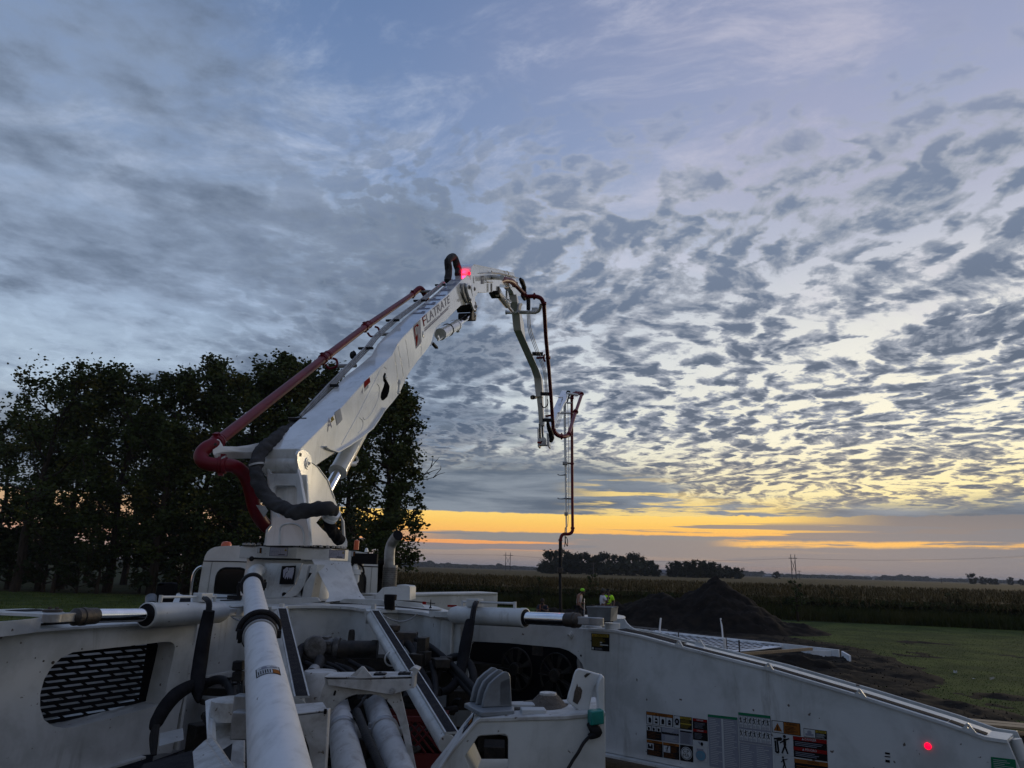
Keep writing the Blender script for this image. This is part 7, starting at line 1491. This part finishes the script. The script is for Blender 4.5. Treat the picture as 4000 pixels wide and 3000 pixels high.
b = MB(); b.cyl(D(*C8(1050, 240), 35), D(*C8(1120, 240), 35), .035, seg=10); b.cyl(D(*C8(1050, 790), 35), D(*C8(1125, 795), 35), .035, seg=10); b.build('hanger_arm', M['engine'], b5)
for pts in ([(1032, 1240), (1028, 1320), (1030, 1450), (1022, 1545)], [(1040, 1385), (1062, 1420), (1070, 1490), (1068, 1535)], [(1040, 1385), (1032, 1430), (1045, 1500), (1066, 1535)]):
    hose('tag_rope', [D(*C8(x, y), 34.8) for x, y in pts], .02, M['rubber'], b5, sub=3, seg=6)
# ================================================================== WORKERS
m_skin = mat('skin', (.22,.11,.07), .6); m_skin2 = mat('skin_dark', (.10,.05,.034), .6)
m_tank = mat('pale_tank_top', (.42,.38,.38), .9); m_tee = mat('white_tee', (.62,.62,.66), .9, c2=(.5,.5,.55)); m_lime = mat('lime_tee', (.42,.85,.01), .8, emit=None)
m_pant = mat('dark_trousers', (.015,.016,.02), .9); m_hair = mat('dark_hair', (.015,.011,.009), .8); m_boot = mat('boots', (.02,.017,.014), .8)
m_navy = mat('navy_shirt', (.012,.016,.03), .85); m_orange = mat('orange_stripe', (.55,.13,.03), .7)
def skin_obj(name, pts, edges, rad, m, parent, sub=1):
    me = bpy.data.meshes.new(name); me.from_pydata([tuple(p) for p in pts], edges, []); me.materials.append(m)
    o = bpy.data.objects.new(name, me); C.objects.link(o); o.parent = parent
    md = o.modifiers.new('skin', 'SKIN'); md.use_smooth_shade = True
    for i, r in enumerate(rad): me.skin_vertices[0].data[i].radius = r if isinstance(r, tuple) else (r, r)
    me.skin_vertices[0].data[0].use_root = True
    sb = o.modifiers.new('sub', 'SUBSURF'); sb.levels = sub; sb.render_levels = sub
    return o
def make_person(label, loc, rz, J, skin, top_m, sleeves=True, hat=None, hair=True, h=1.8, glasses=False, group=None):
    root = thing('person', label, 'person', loc, group, world=False); root.rotation_euler = (0, 0, rz)
    V_ = Vector; pts = []; rad = []; ed = []
    def add(p, r, par=None):
        pts.append(V_(p)); rad.append(r); i = len(pts)-1
        if par is not None: ed.append((par, i))
        return i
    pel = add(J['pelvis'], (.155, .115)); ab = add(J['belly'], (.14, .11), pel); ch = add(J['chest'], (.165, .12), ab); nk = add(J['neck'], .062, ch)
    hb = add(J['head']-V_((0, 0, .05)), (.068, .08), nk); hm = add(J['head']+V_((0, .0, .03)), (.078, .095), hb); ht = add(J['head']+V_((0, -.01, .11)), (.06, .075), hm)
    hands = []
    for s in ('l', 'r'):
        sh_ = add(J['sh'+s], .068, ch); el = add(J['el'+s], .045, sh_); wr = add(J['wr'+s], .03, el); d = (J['wr'+s]-J['el'+s]).normalized(); pm = add(J['wr'+s]+d*.06, (.036, .022), wr); hands.append((wr, pm, d))
        side = d.cross(V_((0, 0, 1))); side = side.normalized() if side.length > .1 else V_((1, 0, 0)); dn = side.cross(d)
        for k in range(4):
            L = (.075, .085, .08, .062)[k]; b0 = pts[pm]+d*.035+side*(.024-.016*k); f1 = add(b0, .0085, pm); f2 = add(b0+d*L*.5+dn*.012, .0085, f1); add(b0+d*L*.8+dn*.04, .0075, f2)
        t1 = add(pts[pm]-d*.01+side*.034, .011, pm); add(pts[t1]+d*.035+side*.022+dn*.01, .009, t1)
        hp = add(J['hip'+s], .088, pel); kn = add(J['kn'+s], .062, hp); an = add(J['an'+s], .042, kn); to_ = add(J['an'+s]+V_((0, .14, -.04)), .035, an)
    skin_obj('body', pts, ed, rad, skin, root)
    # face
    b = MB(); hd = J['head']
    for sx in (-1, 1): b.ball(hd+V_((sx*.03, .088, .03)), .012, u=8, v=6); b.ball(hd+V_((sx*.083, 0, .02)), .022, sx=.4, u=8, v=6)
    b.tube([hd+V_((0, .09, .03)), hd+V_((0, .118, -.005)), hd+V_((0, .092, -.012))], [.008, .014, .01], 6); b.box(hd+V_((0, .09, -.045)), .045, .012, .01); b.build('face', [skin], root)
    if hair: b = MB(); b.ball(hd+V_((0, -.015, .045)), .108, sx=.86, sy=1.0, sz=1.0); b.build('hair', m_hair, root)
    b = MB(); b.ball(hd+V_((0, .045, -.075)), .062, sx=.95, sy=.8, sz=.75, u=10, v=8); b.build('beard', m_hair, root)
    if hat:
        b = MB(); b.ball(hd+V_((0, -.005, .085)), .112, sx=.92, sy=1.05, sz=.85, m=0); b.slab([[hd+V_((.08*math.sin(t), .09+.10*math.cos(t), .085)) for t in (-1.57, -1, -.5, 0, .5, 1, 1.57)]], V_((0, 0, .012)), 1); b.build('cap', hat, root)
    if glasses: b = MB(); b.box(hd+V_((0, .06, .125)), .15, .03, .03); b.build('sunglasses', M['black'], root)
    up_ = lambda p, dz: p+V_((0, 0, dz))
    tp = [J['pelvis']+V_((0, 0, .03)), J['belly'], J['chest'], J['chest'].lerp(J['neck'], .5)]; tr_ = [(.165, .125), (.155, .125), (.18, .135), (.11, .09)]; te = [(0, 1), (1, 2), (2, 3)]
    for s in ('l', 'r'):
        k = len(tp); tp.append(J['sh'+s]); tr_.append(.082 if sleeves else .06); te.append((2, k))
        if sleeves: tp.append(J['sh'+s].lerp(J['el'+s], .7)); tr_.append(.066); te.append((k, k+1))
    skin_obj('shirt', tp, te, tr_, top_m, root)
    lp_ = [J['pelvis']+V_((0, 0, .02))]; lr = [(.165, .125)]; le = []
    for s in ('l', 'r'):
        k = len(lp_); lp_ += [J['hip'+s], J['kn'+s], J['an'+s]+V_((0, 0, .03))]; lr += [.105, .082, .068]; le += [(0, k), (k, k+1), (k+1, k+2)]
    skin_obj('trousers', lp_, le, lr, m_pant, root)
    b = MB()
    for s in ('l', 'r'): a = J['an'+s]; b.tube([a+V_((0, -.05, -.03)), a+V_((0, .06, -.035)), a+V_((0, .17, -.05))], [.05, .05, .036], 10)
    b.build('boots', m_boot, root)
    return root
def std(lean=0.0):
    V_ = Vector
    J = dict(pelvis=V_((0, 0, .98)), belly=V_((0, lean*.3, 1.15)), chest=V_((0, lean*.7, 1.36)), neck=V_((0, lean*1.0, 1.52)), head=V_((0, lean*1.2+.02, 1.64)),
             shl=V_((-.19, lean*.8, 1.44)), shr=V_((.19, lean*.8, 1.44)), ell=V_((-.25, lean*.6, 1.16)), elr=V_((.25, lean*.6, 1.16)), wrl=V_((-.24, lean+.12, .93)), wrr=V_((.24, lean+.12, .93)),
             hipl=V_((-.1, 0, .92)), hipr=V_((.1, 0, .92)), knl=V_((-.12, .03, .5)), knr=V_((.12, .03, .5)), anl=V_((-.13, -.02, .09)), anr=V_((.13, -.02, .09)))
    return J
V_ = Vector
def gpos(x, d): p = D(x, 2300, d); return (p.x, d, 0.02)
# tank-top man, turned right, both hands on a handle
J = std(.10); J['head'] = V_((0, .22, 1.61)); J['ell'] = V_((-.27, -.02, 1.14)); J['wrl'] = V_((-.10, .22, 1.10)); J['elr'] = V_((.27, .08, 1.12)); J['wrr'] = V_((.12, .30, .88))
pA = gpos(2259, 35.2)
cap2 = mat('cap_lime_and_grey', (.30,.75,.02), .7); cap3 = mat('cap_dark', (.04,.04,.035), .8); cap1 = mat('cap_brim_grey', (.08,.08,.08), .8)
make_person('bearded man in a pale tank top and lime cap holding a tool handle', pA, R_(-120), J, m_skin, m_tank, sleeves=False, hat=[cap2, cap1])
rk = thing('rake', 'long-handled concrete rake held by the man in the tank top', 'rake', (pA[0]+.9, pA[1]-.4, 0))
M4 = Matrix.Translation(Vector(pA)) @ Matrix.Rotation(R_(-120), 4, 'Z'); g1 = M4 @ V_((-.08, .27, 1.12)); g2 = M4 @ V_((.12, .36, .86)); dr = (g2-g1).normalized(); e0 = g1-dr*.25; tlow = (g2.z-.06)/max(.1, -dr.z); e1 = g2+dr*tlow
b = MB(); b.tube([e0, e1], .018, 8); b.build('handle', M['greysteel'], rk)
b = MB(); b.box(e1, .5, .03, .10); b.build('rake_head', M['greysteel'], rk)
# white tee man, facing right, hand at his face
J = std(.02); J['elr'] = V_((.24, .16, 1.20)); J['wrr'] = V_((.12, .26, 1.50)); J['ell'] = V_((-.24, .08, 1.16)); J['wrl'] = V_((-.14, .28, 1.18))
make_person('man in a white t-shirt holding one hand to his face', gpos(2353, 34.4), R_(-80), J, m_skin2, m_tee, hat=[cap3, cap3])
J = std(.0); J['elr'] = V_((.36, -.02, 1.17)); J['wrr'] = V_((.26, .10, 1.0)); J['ell'] = V_((-.30, .0, 1.16)); J['wrl'] = V_((-.24, .12, .98))
pr3 = make_person('man in a bright lime t-shirt standing behind the man in white', gpos(2375, 35.4), R_(170), J, m_skin2, m_lime, glasses=True)
b = MB(); b.box(V_((-.02, .142, 1.36)), .17, .012, .09); b.box(V_((.0, .142, 1.26)), .09, .01, .03); b.box(V_((.02, .142, 1.20)), .05, .01, .02); b.build('chest_print', M['s_black'], pr3)
# crouching man in dark shirt
J = std(.0); dz = -.50
for k in ('pelvis', 'belly', 'chest', 'neck', 'head', 'shl', 'shr', 'ell', 'elr', 'wrl', 'wrr', 'hipl', 'hipr'): J[k] = J[k]+V_((0, 0, dz))
J['chest'] += V_((0, .1, 0)); J['neck'] += V_((0, .14, 0)); J['head'] += V_((0, .18, 0)); J['shl'] += V_((0, .1, 0)); J['shr'] += V_((0, .1, 0))
J['ell'] = V_((-.26, .26, .70)); J['wrl'] = V_((-.06, .40, .80)); J['elr'] = V_((.26, .26, .70)); J['wrr'] = V_((.06, .40, .80)); J['knl'] = V_((-.2, .36, .50)); J['knr'] = V_((.2, .36, .50)); J['anl'] = V_((-.16, .0, .09)); J['anr'] = V_((.16, .0, .09))
p4 = make_person('crouching man in a navy shirt with an orange stripe left of the hose', gpos(2121, 34.8), R_(172), J, m_skin2, m_navy)
b = MB(); b.tube([V_((.10, .20, .98)), V_((.10, .26, .85)), V_((.10, .22, .70))], .014, 6); b.tube([V_((-.24, .16, .92)), V_((-.26, .20, .82))], .02, 6); b.build('orange_stripe', m_orange, p4)

# ================================================================== THE AIR
hz = bpy.data.materials.new('haze_air'); hz.use_nodes = True; ht_ = hz.node_tree; ht_.nodes.clear()
pv = ht_.nodes.new('ShaderNodeVolumePrincipled'); ho = ht_.nodes.new('ShaderNodeOutputMaterial'); ht_.links.new(pv.outputs[0], ho.inputs['Volume'])
pv.inputs['Density'].default_value = .00015; pv.inputs['Color'].default_value = (.78, .84, .95, 1)
b = MB(); b.box(Vector((0, 4300, 14)), 18200, 9600, 30); tag(b.build('haze', hz, smooth=0), kind='stuff')
